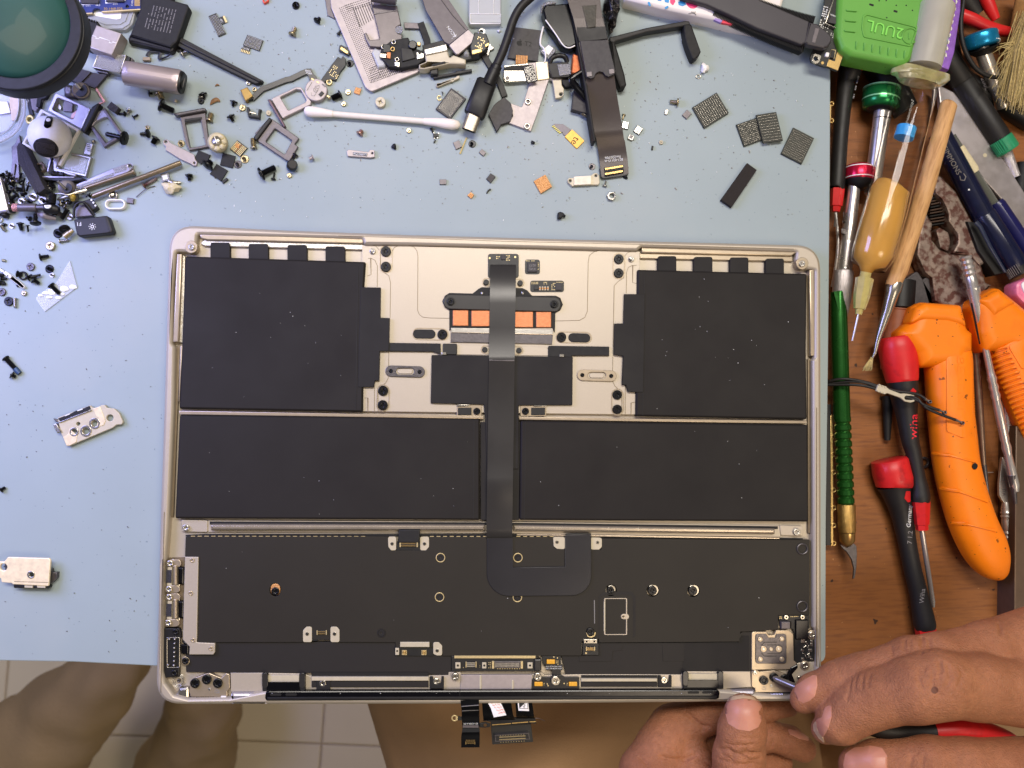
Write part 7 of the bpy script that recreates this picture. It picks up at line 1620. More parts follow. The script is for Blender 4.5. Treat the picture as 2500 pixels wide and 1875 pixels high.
# blue capped driver and its barrel seen at the upper right
V('B3')
o, b = driver((1745, 500, -4), (1990, 1150, -14), [(0, 84), (.6, 84), (.64, 90), (.7, 80), (1, 84)], 0, 0, 0, 'silver precision screwdriver with bright blue cap at the upper right')
ob('cap', rod((1760, 520, -4), (1725, 350, -3), [(0, 120), (.08, 176), (.2, 190), (.8, 190), (.9, 182), (1, 140)], 30), blueal, o, 50)
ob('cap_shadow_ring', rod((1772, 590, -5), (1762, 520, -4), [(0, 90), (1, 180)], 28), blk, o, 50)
for t in (0, .75): ob('cap_ring', rod((1758 - 28 * t, 500 - 130 * t, -4), (1756 - 28 * t, 490 - 130 * t, -4), [(0, 192), (1, 192)], 28), whprint, o)
ob('barrel_print', drape_geo(text_geo('200L', 1790, 905, 56, 292, 0), [b], .12), slate, o)
# black marker with green cap ring
mk = thing('marker', 'black barrel tool with ribbed green end cap at the right', 'marker', 1700, 1200, -14)
mb_ = ob('barrel', rod((1330, 560, -12), (2010, 1590, -12), [(0, 128), (.32, 130), (.325, 124), (.33, 130), (.9, 124), (.93, 118)], 30), rubblk, mk, 50)
ob('end_ring', rod((1950, 1500, -12), (2040, 1635, -12), [(0, 118), (.05, 132), (.9, 134), (1, 120)], 40), mat('rib_green', (40, 140, 96), .4, 0, .1, 200), mk, 50)
for i in range(16):
    a = math.pi * (i + .5) / 16
ob('end_ribs', sum([sweep([(1952 + 118 * math.cos(a) * .83 + 2, 1505 - 118 * math.cos(a) * .56, -12 + 118 * math.sin(a) * .0434, 5), (2030 + 118 * math.cos(a) * .83, 1620 - 118 * math.cos(a) * .56, -12 + 122 * math.sin(a) * .0434, 5)], 6) for a in [math.pi * (i + .5) / 14 for i in range(14)]], []), bpy.data.materials['rib_green'], mk)
# knurled grey shaft behind it
V('B4'); one('knurled_rod', rod((1990, 60, -16), (2110, 370, -16), [(0, 80), (1, 66)], 24), bpy.data.materials['knurled_silver'], 'knurled silver rod end below the green ribbed cap', 'rod')
# red handles top right
V('B3')
rp = thing('pliers', 'pliers with red curved grips at the upper right corner', 'pliers', 1800, 200, -10)
ob('grip', sweep(smooth_path([(1500, 150, -10, 70), (1650, 210, -9, 72), (1800, 280, -9, 66), (2010, 340, -10, 60), (2120, 330, -12, 50)], 6), 16), redm, rp, 80)
ob('grip', sweep(smooth_path([(1760, -260, -8, 80), (1790, -60, -8, 76), (1850, 90, -8, 66), (1900, 190, -8, 50), (1912, 212, -8, 44)], 6), 16), redm, rp, 80)
ob('joint', rod((1500, -100, -14), (1700, 160, -15), [(0, 160), (1, 120)], 14), blk, rp)
one('black_cable', sweep(smooth_path([(1600, -300, -2, 26), (1560, 0, -1, 26), (1530, 260, -1, 26), (1560, 500, -2, 26), (1660, 700, -3, 26), (1780, 800, -4, 26), (1920, 835, -5, 24), (2300, 850, -8, 24)], 8), 14), rubblk, 'black cable curving around the blue capped screwdriver', 'cable', smooth=80)
# straw brush
bs = thing('brush', 'natural straw bristle brush at the upper right edge', 'brush', 2200, 700, -10)
rr = random.Random(9); g = []
for i in range(900):
    u = rr.random() ** .8; x1, y1 = 2180 + 480 * u + rr.gauss(0, 25), -50 + 380 * u * .3 + rr.uniform(-40, 60)
    x2 = 1930 + 560 * u + rr.gauss(0, 20); y2 = 1010 + 190 * (u ** .6) + rr.gauss(0, 45)
    z = -10 + 9 * math.sin(math.pi * min(1, .15 + u)) + rr.uniform(-3, 3)
    bx_ = rr.gauss(0, 22)
    g += sweep([(x1, y1 + 200, z, 6), ((x1 + x2) / 2 + bx_, (y1 + y2) / 2, z + 1, 6), (x2, y2, z - 3, 4)], 3, caps=False)
for i in range(16):
    x2, y2 = 1850 + rr.uniform(-60, 120), rr.uniform(480, 1060)
    g += sweep(smooth_path([(2150, 300 + i * 20, -2, 4), (2020 + rr.gauss(0, 30), (y2 + 420) / 2, 0, 4), (x2, y2, -3, 3)], 4), 3, caps=False)
ob('bristles', g, bristle, bs, kind='stuff')
ob('ferrule', rod((2160, 330, -8), (2300, -100, -8), [(0, 110), (1, 180)], 20, flat=.5), mat('twine', (140, 100, 54), .8, 0, .2, 300, .6, 900), bs)
ob('bristle_core', sweep([(2330, 200, -12, 150, 90), (2260, 700, -12, 250, 150), (2280, 1080, -13, 290, 130)], 16), mat('bristle_core', (120, 104, 66), .9, 0, .3, 500, .8, 900), bs)
# steel ruler-like bar
V('B3')
sbar = thing('spudger', 'wide flat brushed steel bar lying diagonally under the black marker', 'steel bar', 1700, 1400, -15)
V('0')
ob('bar', prism([(2290, 205), (2330, 225), (2380, 285), (2470, 420), (2560, 560), (2560, 640), (2500, 560), (2440, 480), (2355, 385), (2300, 290)], -16, -13.2, .6), mat('brushed_bar', (168, 160, 158), .34, .75, .06, 200, .12, 1200, col2=(196, 188, 190), mixs=30), sbar)
ob('bar_dot', prism(circ(2405, 379, 5, 14), -13.2, -13.1, 0), creamp, sbar)
# clear pen & navy pen
V('B4')
cp_ = thing('pen', 'clear barrelled pen with a cream plug beside the steel bar', 'pen', 1700, 400, -14)
ob('tube', rod((1400, -60, -13), (1900, 690, -13.5), [(0, 78), (1, 62)], 18), mat('smoky_clear', (110, 112, 104), .1, 0, .1, 100, trans=.4), cp_, 50)
ob('plug', rod((1490, 60, -12.4), (1670, 320, -12.4), [(0, 78), (.9, 74), (1, 60)], 18), clay, cp_, 50); ob('inner_spring', rod((1440, -30, -12.4), (1500, 70, -12.4), [(0, 50), (1, 50)], 12), blk, cp_)
ob('pen_cap', rod((1900, 640, -13), (2330, 1280, -13), [(0, 84), (.05, 96), (1, 100)], 20), mat('dark_blue_plastic', (20, 20, 74), .3, 0, .2, 100), cp_, 50)
np_ = thing('pen', 'thick navy black pen with white lettering and a side clip', 'pen', 1600, 600, -12)
nb = ob('barrel', rod((1290, -120, -11), (1780, 790, -11), [(0, 118), (1, 124)], 28), navy, np_, 50)
nc = ob('cap', rod((1768, 768, -11), (2120, 1330, -11), [(0, 126), (.02, 134), (.9, 140), (1, 134)], 28), navy, np_, 50)
ob('cap_ring', rod((2110, 1310, -11), (2170, 1400, -11), [(0, 120), (.1, 132), (1, 128)], 40), mat('ribbed_black', (22, 22, 26), .4, 0, .2, 200), np_)
ob('ring_ribs', sum([sweep([(2112 + 130 * math.cos(a) * .84, 1312 - 130 * math.cos(a) * .54, -11 + 130 * math.sin(a) * .0425, 5), (2168 + 130 * math.cos(a) * .84, 1400 - 130 * math.cos(a) * .54, -11 + 130 * math.sin(a) * .0425, 5)], 5) for a in [math.pi * (i + .5) / 16 for i in range(16)]], []), slate, np_)
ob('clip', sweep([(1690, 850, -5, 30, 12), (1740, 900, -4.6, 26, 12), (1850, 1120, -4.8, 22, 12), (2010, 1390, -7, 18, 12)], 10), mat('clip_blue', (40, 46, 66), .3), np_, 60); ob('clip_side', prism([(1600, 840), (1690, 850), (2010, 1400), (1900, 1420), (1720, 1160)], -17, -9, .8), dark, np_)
ob('pen_print', drape_geo(text_geo('SIMMONS', 1430, 185, 66, 300, 0, wid=.9), [nb], .15) + drape_geo(prism(ribbon([(1520, 350), (1530, 395), (1570, 400), (1585, 360), (1560, 325)], 8), -.03, .02, 0), [nb], .15), gprint, np_)
ob('paint_spot', drape(circ(1618, 500, 11, 10), [nb], .2, .3), whprint, np_)
# pliers head, rusty, with orange handles
pr = thing('pliers', 'large rusty steel pliers with bright orange rubber handles', 'pliers', 1300, 1000, -16)
V('B4')
ob('jaw', prism(rnd([(1255, 350), (1310, 345), (1480, 520), (1700, 930), (1790, 1290), (1740, 1330), (1640, 1210), (1440, 1185), (1500, 1080), (1500, 980), (1430, 880), (1400, 840), (1400, 760), (1380, 700), (1330, 600), (1260, 540), (1240, 420)], [20, 20, 10, 10, 20, 10, 20, 10, 30, 30, 10, 6, 6, 6, 6, 6, 6], 3), -20, -11, 1.0), rust, pr)
ob('jaw', prism(rnd([(1240, 470), (1165, 740), (1180, 790), (1230, 870), (1215, 950), (1225, 1040), (1300, 1140), (1420, 1190), (1640, 1215), (1760, 1330), (1800, 1500), (1870, 1530), (1700, 1700), (1560, 1830), (1250, 1700), (1220, 1450), (1150, 1400), (1060, 1200), (1080, 1000), (1140, 760)], [6, 6, 6, 20, 30, 30, 30, 10, 10, 10, 10, 10, 10, 10, 20, 20, 20, 20, 20, 10], 3), -20, -12, 1.0), rust, pr)
ob('pivot_pad', prism(rnd([(1262, 935), (1310, 905), (1400, 960), (1425, 1060), (1400, 1175), (1310, 1130)], 20), -20, -15, .8), rust, pr)
for i in range(13):
    y = 480 + i * 32; ob('tooth', prism([(1215 - i * 2, y + 10), (1300 + i * 9, y - 22), (1320 + i * 8, y - 4), (1225 - i * 3, y + 28)], -20, -15 + (i % 2), .6), dark if i % 3 == 0 else mat('tooth_steel', (74, 56, 46), .5, .4) if i == 1 else bpy.data.materials.get('tooth_steel', rust), pr)
ob('neck', prism(rnd([(1100, 1480), (1230, 1400), (1300, 1640), (1600, 1800), (1300, 1860), (1180, 1760)], 20), -20, -15, .8), dsteel, pr)
V('0')
def handle(path, lab):
    return ob('handle', sweep(smooth_path(path, 7), 28, .82), orange, pr, 80)
h1 = handle([(2312, 800, -13, 40, 30), (2312, 850, -10, 54, 42), (2314, 880, -9, 57, 47), (2316, 920, -9, 56, 47), (2320, 1000, -9, 54, 47), (2326, 1060, -9, 54, 48), (2334, 1130, -9, 54, 48), (2350, 1200, -9, 55, 48), (2374, 1275, -9, 56, 48), (2402, 1335, -10, 55, 46), (2422, 1375, -11, 44, 40), (2436, 1396, -12, 26, 28), (2441, 1403, -13, 8, 12)], '')
hd = ob('handle_head', pillow(rnd(c('B5', [(1060, 200), (1160, 150), (1570, 178), (1600, 240), (1650, 440), (1712, 492), (1708, 700), (1645, 738), (1640, 860), (1150, 860), (1090, 720), (920, 530), (918, 470), (1010, 380)]), 7, 4), -20, .8, 7), orange, h1, 180)
ob('head_step', pillow(rnd(c('B5', [(1075, 215), (1165, 165), (1560, 190), (1630, 440), (1400, 380), (1120, 365), (1000, 400)]), 7, 4), -12, 2.2, 4), orange, h1, 180)
ob('grip_panel', drape(rnd(c('B5', [(1375, 710), (1600, 710), (1640, 900), (1640, 1500), (1560, 1640), (1380, 1560)]), 8, 3), [h1], .7, .9, 7), orange, h1, 60)
for y, a in ((1330, 0), (1415, 12), (1500, 25)): pass
for q in ([(1225, 235), (1400, 250), (1660, 330), (1700, 345), (1650, 345), (1400, 275), (1230, 260)], [(1310, 610), (1480, 625), (1800, 750), (1820, 790), (1600, 690), (1460, 655), (1310, 635)], [(1430, 985), (1560, 985), (1900, 1070), (1910, 1100), (1560, 1015), (1430, 1010)]):
    ob('grip_ridge', drape(rnd(c('B6', q), 3, 2), [h1], .8, 1.0, 3), orange, h1, 60)
ob('embossed_print', drape_geo(text_geo('BERENT', *c('B5', [(1520, 1060)])[0], 20, 270, 0, wid=1.5), [h1], .75), mat('orange_emboss', (238, 124, 4), .5), h1)
ob('black_mark', drape(circ(*c('B6', [(1670, 390)])[0], 6, 10, 8), [h1], .9, .3), dark, h1) if True else None
ob('handle_teeth', sum([sweep([(c('B5', [(1642 + i * 1.2, 770 + i * 30)])[0]) + (-11, 4), (c('B5', [(1642 + i * 1.2, 785 + i * 30)])[0]) + (-11, 4)], 6) for i in range(30)], []), orange, h1)
h2 = handle([(2450, 790, -10, 50, 40), (2470, 850, -9, 60, 47), (2495, 920, -9, 62, 47), (2530, 1010, -9, 62, 47), (2580, 1110, -9, 60, 46)], '')
ob('handle_head', pillow(rnd([(2384, 742), (2390, 728), (2440, 699), (2452, 700), (2496, 735), (2560, 790), (2560, 880), (2480, 850), (2416, 858), (2398, 815)], 7, 4), -20, .6, 7), orange, h2, 180)
for i in range(17):
    x = 2412 + i * 5.4; y = 858 + i * 12.2
    ob('grip_rib', drape([(x, y), (x + 46, y - 16), (x + 48, y - 10), (x + 3, y + 6)], [h2], .9, 1.0, 2), orange, h2, 60)
ob('rib_gap', sum([drape([(2414 + i * 5.4, 866 + i * 12.2), (2460 + i * 5.4, 850 + i * 12.2), (2460.4 + i * 5.4, 851.4 + i * 12.2), (2414.4 + i * 5.4, 867.4 + i * 12.2)], [h2], .5, .4, 2) for i in range(17)], []), mat('orange_groove', (196, 84, 8), .6), h2)
ob('head_step', pillow(rnd(c('B5', [(1750, 140), (1950, 25), (2160, 170), (1900, 330)]), 5, 3), -12, 1.8, 3.5), orange, h2, 180)
ob('grip_panel', drape(rnd(c('B5', [(2040, 640), (2212, 560), (2280, 900), (2180, 880)]), 8, 3), [h2], .6, .8, 5), orange, h2, 60)
# syringe
V('B3')
sy = thing('syringe', 'clear glass syringe with frosted plunger and amber flux lying over the tools', 'syringe', 1100, 900, 0)
ob('plunger', rod((1280, 30, 12), (1130, 720, 9), [(0, 170), (.03, 190), (.06, 198), (.95, 190), (1, 188)], 32), frost, sy, 50)
ob('plunger_top', rod((1330, -260, 13), (1285, 60, 12), [(0, 130), (.9, 130), (1, 170)], 24), mat('cloudy_clear', (190, 186, 196), .15, 0, .15, 200, .6, 400, trans=.3), sy, 50)
ob('flange', sweep([(1098, 770, 7.5, 300, 120), (1095, 782, 7.5, 340, 140), (1090, 830, 7.2, 345, 140), (1086, 850, 7.2, 300, 130), (1075, 900, 7, 235, 150)], 36), mat('yellowed_flange', (196, 188, 130), .12, 0, .2, 200, .8, 260, trans=.55, ior=1.3, col2=(226, 220, 180), mixs=120), sy, 60)
V('0')
bar_ = [(2241, 205, 6.5), (2232, 250, 6), (2120, 700, 0)]
ob('barrel', sweep([(2240, 200, 6.5, 48), (2236, 220, 6.3, 51), (2160, 520, 2.5, 53), (2131, 625, 1.2, 52), (2120, 648, 1, 44), (2116, 658, 1, 12)], 36, caps=False), glass, sy, 80)
ob('flux', sweep([(2176, 460, 3.0, 44), (2172, 466, 3.0, 49), (2150, 555, 2.1, 50), (2132, 618, 1.2, 49), (2122, 642, 1, 41), (2117, 654, 1, 20), (2112, 672, .8, 9)], 32), amber, sy, 80)
ob('nozzle', rod((2118, 650, .8), (2108, 690, .4), [(0, 16), (.3, 14), (1, 13)], 16), amberl, sy, 60)
ob('needle_hub', rod((2111, 680, .3), (2096, 768, 0), [(0, 22), (.5, 20), (.85, 14), (.86, 10), (1, 8)], 8), amberl, sy)
ob('needle', rod((2096, 766, 0), (2081, 832, -1), [(0, 2.6), (1, 2.4)], 8), silk, sy)
ob('plunger_band', rod((2214, 310, 3.4), (2206, 337, 3.2), [(0, 25), (1, 25)], 20), mat('sky_blue', (58, 150, 214), .3, 0, .1, 200), sy)
# long wooden brush with metal ferrule
wb = thing('brush', 'wooden handled small brush with crimped silver ferrule lying over the syringe side', 'brush', 2240, 450, 0)
ob('handle', sweep([(2318, 252, 2, 17), (2316, 256, 2, 21), (2262, 450, 0, 22), (2196, 660, -3, 21), (2178, 700, -4, 18)], 20), stickw, wb, 80)
ob('ferrule', sweep([(2186, 690, -4, 20), (2180, 708, -4, 21), (2178, 716, -4, 18), (2166, 760, -5, 14), (2143, 830, -6, 7), (2136, 862, -7, 4.5), (2130, 874, -7, 3)], 16), sscrew, wb, 60)
rr = random.Random(4)
ob('bristles', sum([sweep([(2129 + rr.uniform(-3, 3), 872, -7, 1), (2118 + rr.uniform(-13, 11), 902 + rr.uniform(-3, 4), -7 + rr.uniform(-2, 2), .6)], 4) for _ in range(70)], []), bristle, wb, kind='stuff')
# green box
V('B3')
gb = thing('rubber_case', 'bright green rubber case with embossed 2UUL lettering at the top right', 'case', 650, 350, 5)
bb_ = ob('shell', prism(rnd([(230, -300), (1250, -300), (1000, 640), (940, 690), (850, 700), (350, 600), (250, 530), (200, 400), (200, 300)], [0, 0, 60, 60, 40, 90, 80, 80, 60], 6), 0, 12, 2.2), grnbox, gb, 60)
ob('emboss_frame', prism(rnd([(500, 140), (1080, 285), (1000, 505), (480, 400), (460, 300), (470, 180)], 40, 5), 12, 12.5, .2, [rnd([(515, 160), (1060, 300), (985, 485), (495, 385), (478, 300), (488, 190)], 34, 5)]), grnbox, gb)
ob('emboss_text', text_geo('2UUL', 715, 312, 130, 168, 12.6, wid=1.0, ext=.5), mat('green_emboss', (128, 212, 86), .42), gb)
ob('emboss_ring', prism(circ(985, 385, 90, 30), 12, 12.5, .2, [circ(985, 385, 76, 30)]) + prism(rbox(975, 385, 20, 70, 0, 6), 12, 12.4, .1), grnbox, gb)
for i in range(7): ob('grip_rib', sweep([(400 + i * 87, 452 + i * 17, 12, 11, 22), (394 + i * 87, 520 + i * 17, 11.9, 13, 24), (388 + i * 86, 578 + i * 17, 9.5, 13, 24)], 8), grnbox, gb, 60)
for i in range(3): ob('grip_rib', sweep([(400 - i * 8, 125 + i * 112, 12, 10, 20), (300 - i * 10, 118 + i * 110, 11.9, 12, 22), (228 - i * 12, 112 + i * 108, 9, 12, 22)], 8), grnbox, gb, 60)
for x, y, w in ((565, 52, 50), (825, 122, 44)): ob('slot', prism(rnd(rbox(x, y, w, 22, 16), 8), 12, 12.06, 0), dark, gb)
for x, y in ((833, 58), (940, 58), (648, 8), (1008, 112), (730, 190), (724, 5)): ob('vent_hole', prism(circ(x, y, 8, 10), 12, 12.05, 0), dark, gb)
one('foil_wrapper', prism([(1445, -300), (1545, -300), (1530, 120), (1465, 560), (1405, 755), (1310, 720), (1390, 420), (1430, 150)], 1, 6, .8), purple, 'purple crinkled foil wrapper strip beside the plunger', 'wrapper')
ob('wrapper_glint', sum([blob(1480 - i * 14, 20 + i * 72, 6.2, 12, 26, .5, .4, i, 5, 8) for i in range(9)], []), white, bpy.data.objects['foil_wrapper'])
# package, toothed strip and black circuit board at the top
V('B1')
pk = thing('package', 'white package with pink and blue print cut off by the top edge', 'package', 1200, 0, 0)
ob('package_body', prism(rnd([(500, -300), (2350, -300), (2220, 200), (2100, 330), (1720, 262), (1500, 205), (950, 90), (560, -10)], [0, 0, 20, 20, 0, 0, 0, 0], 3), 0, 9, 1.5), mat('glossy_card', (232, 224, 218), .25, 0, .03, 100), pk, 50)
ob('coloured_print', prism(rnd([(905, -40), (960, -40), (950, 12), (910, 8)], 10), 9, 9.05, 0) + prism(rnd([(980, -40), (1040, -40), (1030, 35), (985, 20)], 10), 9, 9.05, 0) + prism(rnd([(1130, 15), (1190, 10), (1220, 50), (1180, 68), (1135, 55)], 10), 9, 9.05, 0) + prism(slot(815, 30, 826, 56, 12), 9, 9.05, 0) + prism(slot(1000, 85, 1016, 75, 12), 9, 9.05, 0), mat('print_blue', (40, 140, 200), .4), pk)
ob('coloured_print', prism(rnd([(1045, -40), (1095, -40), (1100, 20), (1075, 60), (1045, 30)], 10), 9, 9.05, 0) + prism(circ(1285, 10, 72, 28, 84, -15), 9, 9.05, 0, [circ(1280, -5, 40, 24, 44)]), mat('print_pink', (226, 54, 110), .4), pk)
ob('coloured_print', prism([(1535, 196), (1610, 218), (1595, 246), (1520, 212)], 7.4, 9.1, 0), mat('print_violet', (150, 124, 190), .4), pk); ob('coloured_print', prism([(1615, 218), (1640, 215), (1730, 262), (1700, 262), (1600, 246)], 7.4, 9.12, 0), mat('print_red', (226, 40, 70), .4), pk)
ob('thin_print', prism(ribbon([(1240, 150), (1275, 138), (1310, 145), (1325, 165)], 5), 9, 9.06, 0) + sum([prism(ribbon([(1280 + i * 10, 140), (1278 + i * 14, 122)], 4), 9, 9.06, 0) for i in range(4)], []), dark, pk)
V('D7')
ts = thing('toothed_strip', 'long black two sided comb strip lying over the white package', 'comb strip', 700, 300, 9)
ob('spine', prism(rnd([(-560, -300), (640, -300), (640, 0), (1310, 290), (1260, 580), (1200, 600), (600, 380), (180, 180), (-90, 60), (-420, -30)], [0, 0, 0, 10, 10, 10, 0, 0, 0, 0], 3), 9.2, 12.5, .6), mat('satin_black', (56, 52, 56), .4, 0, .05, 100), ts)
ob('end_paddle', prism(rnd([(1310, 295), (1420, 320), (1560, 430), (1610, 490), (1610, 560), (1560, 630), (1500, 650), (1280, 600), (1240, 570)], [6, 30, 30, 40, 40, 40, 30, 10, 6], 4), 9.6, 13, .8), bpy.data.materials['satin_black'], ts)
ob('worn_stripe', prism([(1385, 380), (1440, 385), (1385, 580), (1340, 570)], 13, 13.2, .05), slate, ts)
ob('teeth_bed', prism([(10, 90), (60, 80), (1250, 600), (1220, 700), (1180, 720), (0, 190)], 5.5, 8, .3), dark, ts)
def teeth(p0, p1, n, h, off, z0, z1):
    g = []
    for i in range(n):
        x = p0[0] + (p1[0] - p0[0]) * i / n; y = p0[1] + (p1[1] - p0[1]) * i / n + off * math.sin(math.pi * i / n)
        g += prism([(x, y), (x + 11, y + 5), (x + 11 - h * .28, y + h + 5), (x - h * .28, y + h)], z0, z1, .25)
    return g
ob('teeth', teeth((40, 88), (1240, 600), 64, 105, 18, 6, 10.2), blk2, ts, kind='stuff')
ob('teeth', teeth((640, -20), (1400, 215), 40, 90, 14, 7.5, 10.8), blk2, ts, kind='stuff')
ob('teeth', teeth((-500, -160), (30, 60), 26, 60, 0, 6, 10), blk2, ts, kind='stuff')
pb = thing('circuit_board', 'black circuit board with gold corner and screw eyelet between comb strip and green case', 'circuit board', 1550, 750, 6)
ob('board', prism(rnd([(1620, -300), (1900, -300), (1780, 720), (1690, 962), (1560, 905), (1500, 900), (1400, 865), (1325, 830), (1320, 770), (1370, 640), (1440, 400), (1510, 60), (1520, -60)], [0, 0, 6, 14, 10, 20, 30, 30, 30, 10, 10, 10, 10], 3), 6, 7.4, .15, [circ(1395, 790, 24, 16)]), pcb, pb)
ob('gold_corner', prism([(1680, 700), (1770, 720), (1690, 950), (1540, 890), (1570, 800), (1650, 830)], 7.4, 7.6, .05), gold, pb)
ob('eyelet_plate', prism(rnd([(1370, 715), (1475, 750), (1440, 850), (1380, 860), (1335, 820)], 30, 4), 7.4, 8.4, .2, [circ(1395, 790, 30, 18)]), sscrew, pb)
ob('gold_dot', prism(circ(1484, 848, 20, 16), 7.4, 7.6, .05), gold, pb); ob('connector', prism(rbox(1625, 728, 50, 110, 12, 5), 7.4, 8.6, .2), blk, pb); ob('connector_rim', prism(rbox(1625, 728, 58, 118, 12, 5), 7.4, 8.2, .05, [rbox(1625, 728, 46, 106, 12)]), goldp, pb)
ob('socket', prism(rbox(1550, 735, 48, 60, 12, 12), 7.4, 8.4, .2), white, pb); ob('shield_wall', prism(ribbon([(1650, -60), (1530, 310), (1700, 390)], 16), 7.4, 9.5, .2), sscrew, pb)
ob('shield_can', prism([(1660, -100), (1760, -100), (1720, 330), (1550, 300)], 7.4, 8.8, .2), blk, pb)
ob('components', marks(1500, 80, -7, 30, 22, 6, 3, 11, 7.45, .7, .6, .7, 3) + marks(1490, 350, 30, 12, -6, 22, 5, 8, 7.45, .5, .5, .6, 4), whprint, pb)
ob('chip', prism([(1600, 215), (1710, 260), (1690, 330), (1560, 300)], 8.8, 9.6, .1), chip, pb); ob('chip_legs', marks(1590, 205, 11, 4.5, 6, -20, 1, 11, 9.0, 1, .5, 1), whprint, pb)
# green knife
V('B5')
kf = thing('craft_knife', 'green anodised craft knife with brass collar and hooked dark blade beside the mat', 'knife', 230, 1200, -12)
hl = ob('handle', rod((205, 60, -11), (245, 1430, -12), [(0, 84), (.01, 86), (.35, 92), (1, 92)], 28), grnal, kf, 50)
ob('handle_flat', sweep([(215, 46, -7.6, 70, 8), (225, 120, -7.6, 60, 6), (245, 260, -7.5, 40, 4), (255, 420, -7.8, 10, 3)], 8), mat('green_flat', (34, 92, 34), .3, .6), kf, 60)
V('B6')
prof = [(0, 92)]
for i in range(11):
    a = i / 11; prof += [(a + .004, 76), (a + .025, 92), (a + .070, 92), (a + .084, 78)]
ob('ribbed_grip', rod((248, -160, -12), (290, 805, -12), prof + [(1, 90)], 28), grnal, kf, 35)
ob('brass_collar', rod((292, 802, -12), (302, 1105, -12), [(0, 92), (.03, 98), (.97, 94), (1, 88)], 36), mat('knurled_brass', (196, 160, 96), .3, .85, .15, 500, 1.0, 1500, aniso=(2, 1, 1, 45)), kf, 50)
ob('brass_tip', rod((302, 1105, -12), (306, 1255, -12.5), [(0, 86), (.6, 82), (.8, 60), (1, 30)], 28), mat('smooth_brass', (186, 150, 92), .3, .85), kf, 50)
ob('blade', prism([(225, 1235), (300, 1270), (368, 1215), (405, 1255), (410, 1330), (405, 1480), (385, 1600), (365, 1608), (375, 1500), (350, 1400), (300, 1320), (250, 1275)], -13.5, -12.5, .25), dsteel, kf)
# wiha style screwdrivers
V('0')
def wdrv(lab, cap, body, neck, collar, shaft, tip, txts):
    o = thing('screwdriver', lab, 'screwdriver', body[0][0], body[0][1], -14)
    b = ob('handle', sweep(smooth_path(body, 6), 26, .95), rubblk, o, 80)
    if cap: ob('cap', sweep(cap, 28, .95), redm, o, 60)
    if collar: ob('collar', rod(*collar, 6), redm, o, 30)
    if shaft: ob('shaft', rod(shaft[0], shaft[1], [(0, shaft[2]), (.93, shaft[2]), (1, shaft[2] * .5)], 12), silk, o)
    for s, x, y, hh, a, m, wid in txts: ob('handle_print', drape_geo(text_geo(s, x, y, hh, a, 0, wid=wid), [b], .15), m, o)
    return o, b
o, b = wdrv('red capped black screwdriver with red lettering lying across the other one', [(2188, 822, -10, 41), (2188.6, 826, -10, 45), (2192, 850, -10, 46.5), (2197, 890, -10, 44), (2202, 925, -10, 39), (2203, 932, -10, 37), (2203, 934, -10, 33)],
            [(2203, 932, -10, 37), (2209, 980, -10, 31), (2214, 1016, -10, 25), (2222, 1075, -10, 21), (2230, 1106, -10, 19), (2240, 1160, -10, 18), (2245, 1190, -10, 21), (2247, 1212, -10, 23), (2247, 1226, -10, 21)], None,
            ((2247, 1224, -10), (2251, 1294, -10.5), [(0, 23), (.8, 18), (.82, 15), (1, 15)]), ((2250, 1290, -11), (2279, 1482, -17), 6.4), None,
            [('wiha', 2231, 1041, 19, 88, mat('red_print', (226, 40, 56), .5), 1.3)])
ob('red_mark', drape([(2229, 947), (2237, 955), (2229, 963), (2222, 955)], [b], .2, .3), redm, o)
o, b = wdrv('red capped black screwdriver with white Germany lettering, collar under the hand', [(2171, 1121, -14, 40), (2172, 1125, -14, 44.5), (2176, 1150, -14, 46), (2182, 1170, -14, 46), (2184, 1186, -14, 44), (2184, 1189, -14, 41)],
            [(2184, 1186, -14, 42), (2190, 1210, -14, 33), (2203, 1260, -15, 26), (2214, 1320, -15, 22), (2228, 1390, -15, 21), (2243, 1450, -15, 22), (2253, 1500, -15, 25), (2258, 1525, -15, 26), (2260, 1536, -15, 23)], None,
            ((2259, 1534, -15), (2264, 1590, -16), [(0, 25), (1, 21)]), None, None,
            [('Germany', 2220, 1260, 11, 86, whprint, 1.0), ('7 1.2', 2222, 1312, 12, 86, gprint, 1.0), ('Wiha', 2252, 1455, 12, 84, gprint, 1.0)])
ob('red_mark', drape(rnd([(2212, 1199), (2222, 1199), (2222, 1225), (2216, 1226), (2208, 1217)], 2), [b], .2, .3), redm, o)
# antenna wires over the orange handle
V('B5')
aw = thing('antenna_cable', 'three thin black coaxial wires held by a pale metal clip across the orange handle', 'cable', 800, 1150, 0)
for pts, e in (([(40, 1040, -9), (200, 1000, -4), (330, 1000, -2), (500, 1030, -1), (640, 1075, 0), (820, 1125, 1), (980, 1145, 2), (1080, 1170, 2), (1150, 1215, 3)], (1200, 1242)), ([(60, 1050, -9), (330, 1025, -3), (500, 1040, -1), (640, 1090, 0), (760, 1120, 0), (1040, 1200, 1.5), (1120, 1270, 2.5), (1300, 1335, 3)], (1362, 1358)), ([(60, 1060, -9), (330, 1058, -3), (480, 1070, -1), (620, 1105, 0), (760, 1150, 0), (1050, 1225, 1.5), (1160, 1310, 2.5), (1300, 1375, 3), (1480, 1442, 3)], (1555, 1472))):
    wr = ob('wire', sweep([p + (16,) for p in smooth_path(pts, 6)], 10), rubblk, aw, 80)
    q = pts[-1]
    ob('crimp', rod((q[0] - 10, q[1] - 5, 3), (e[0] - 20, e[1] - 6, 3), [(0, 18), (.4, 14), (1, 10)], 8), sscrew, wr)
    ob('coax_ring', prism(circ(e[0], e[1], 21, 18), 2.2, 3.6, .2, [circ(e[0], e[1], 10, 12)]), dsteel, wr)
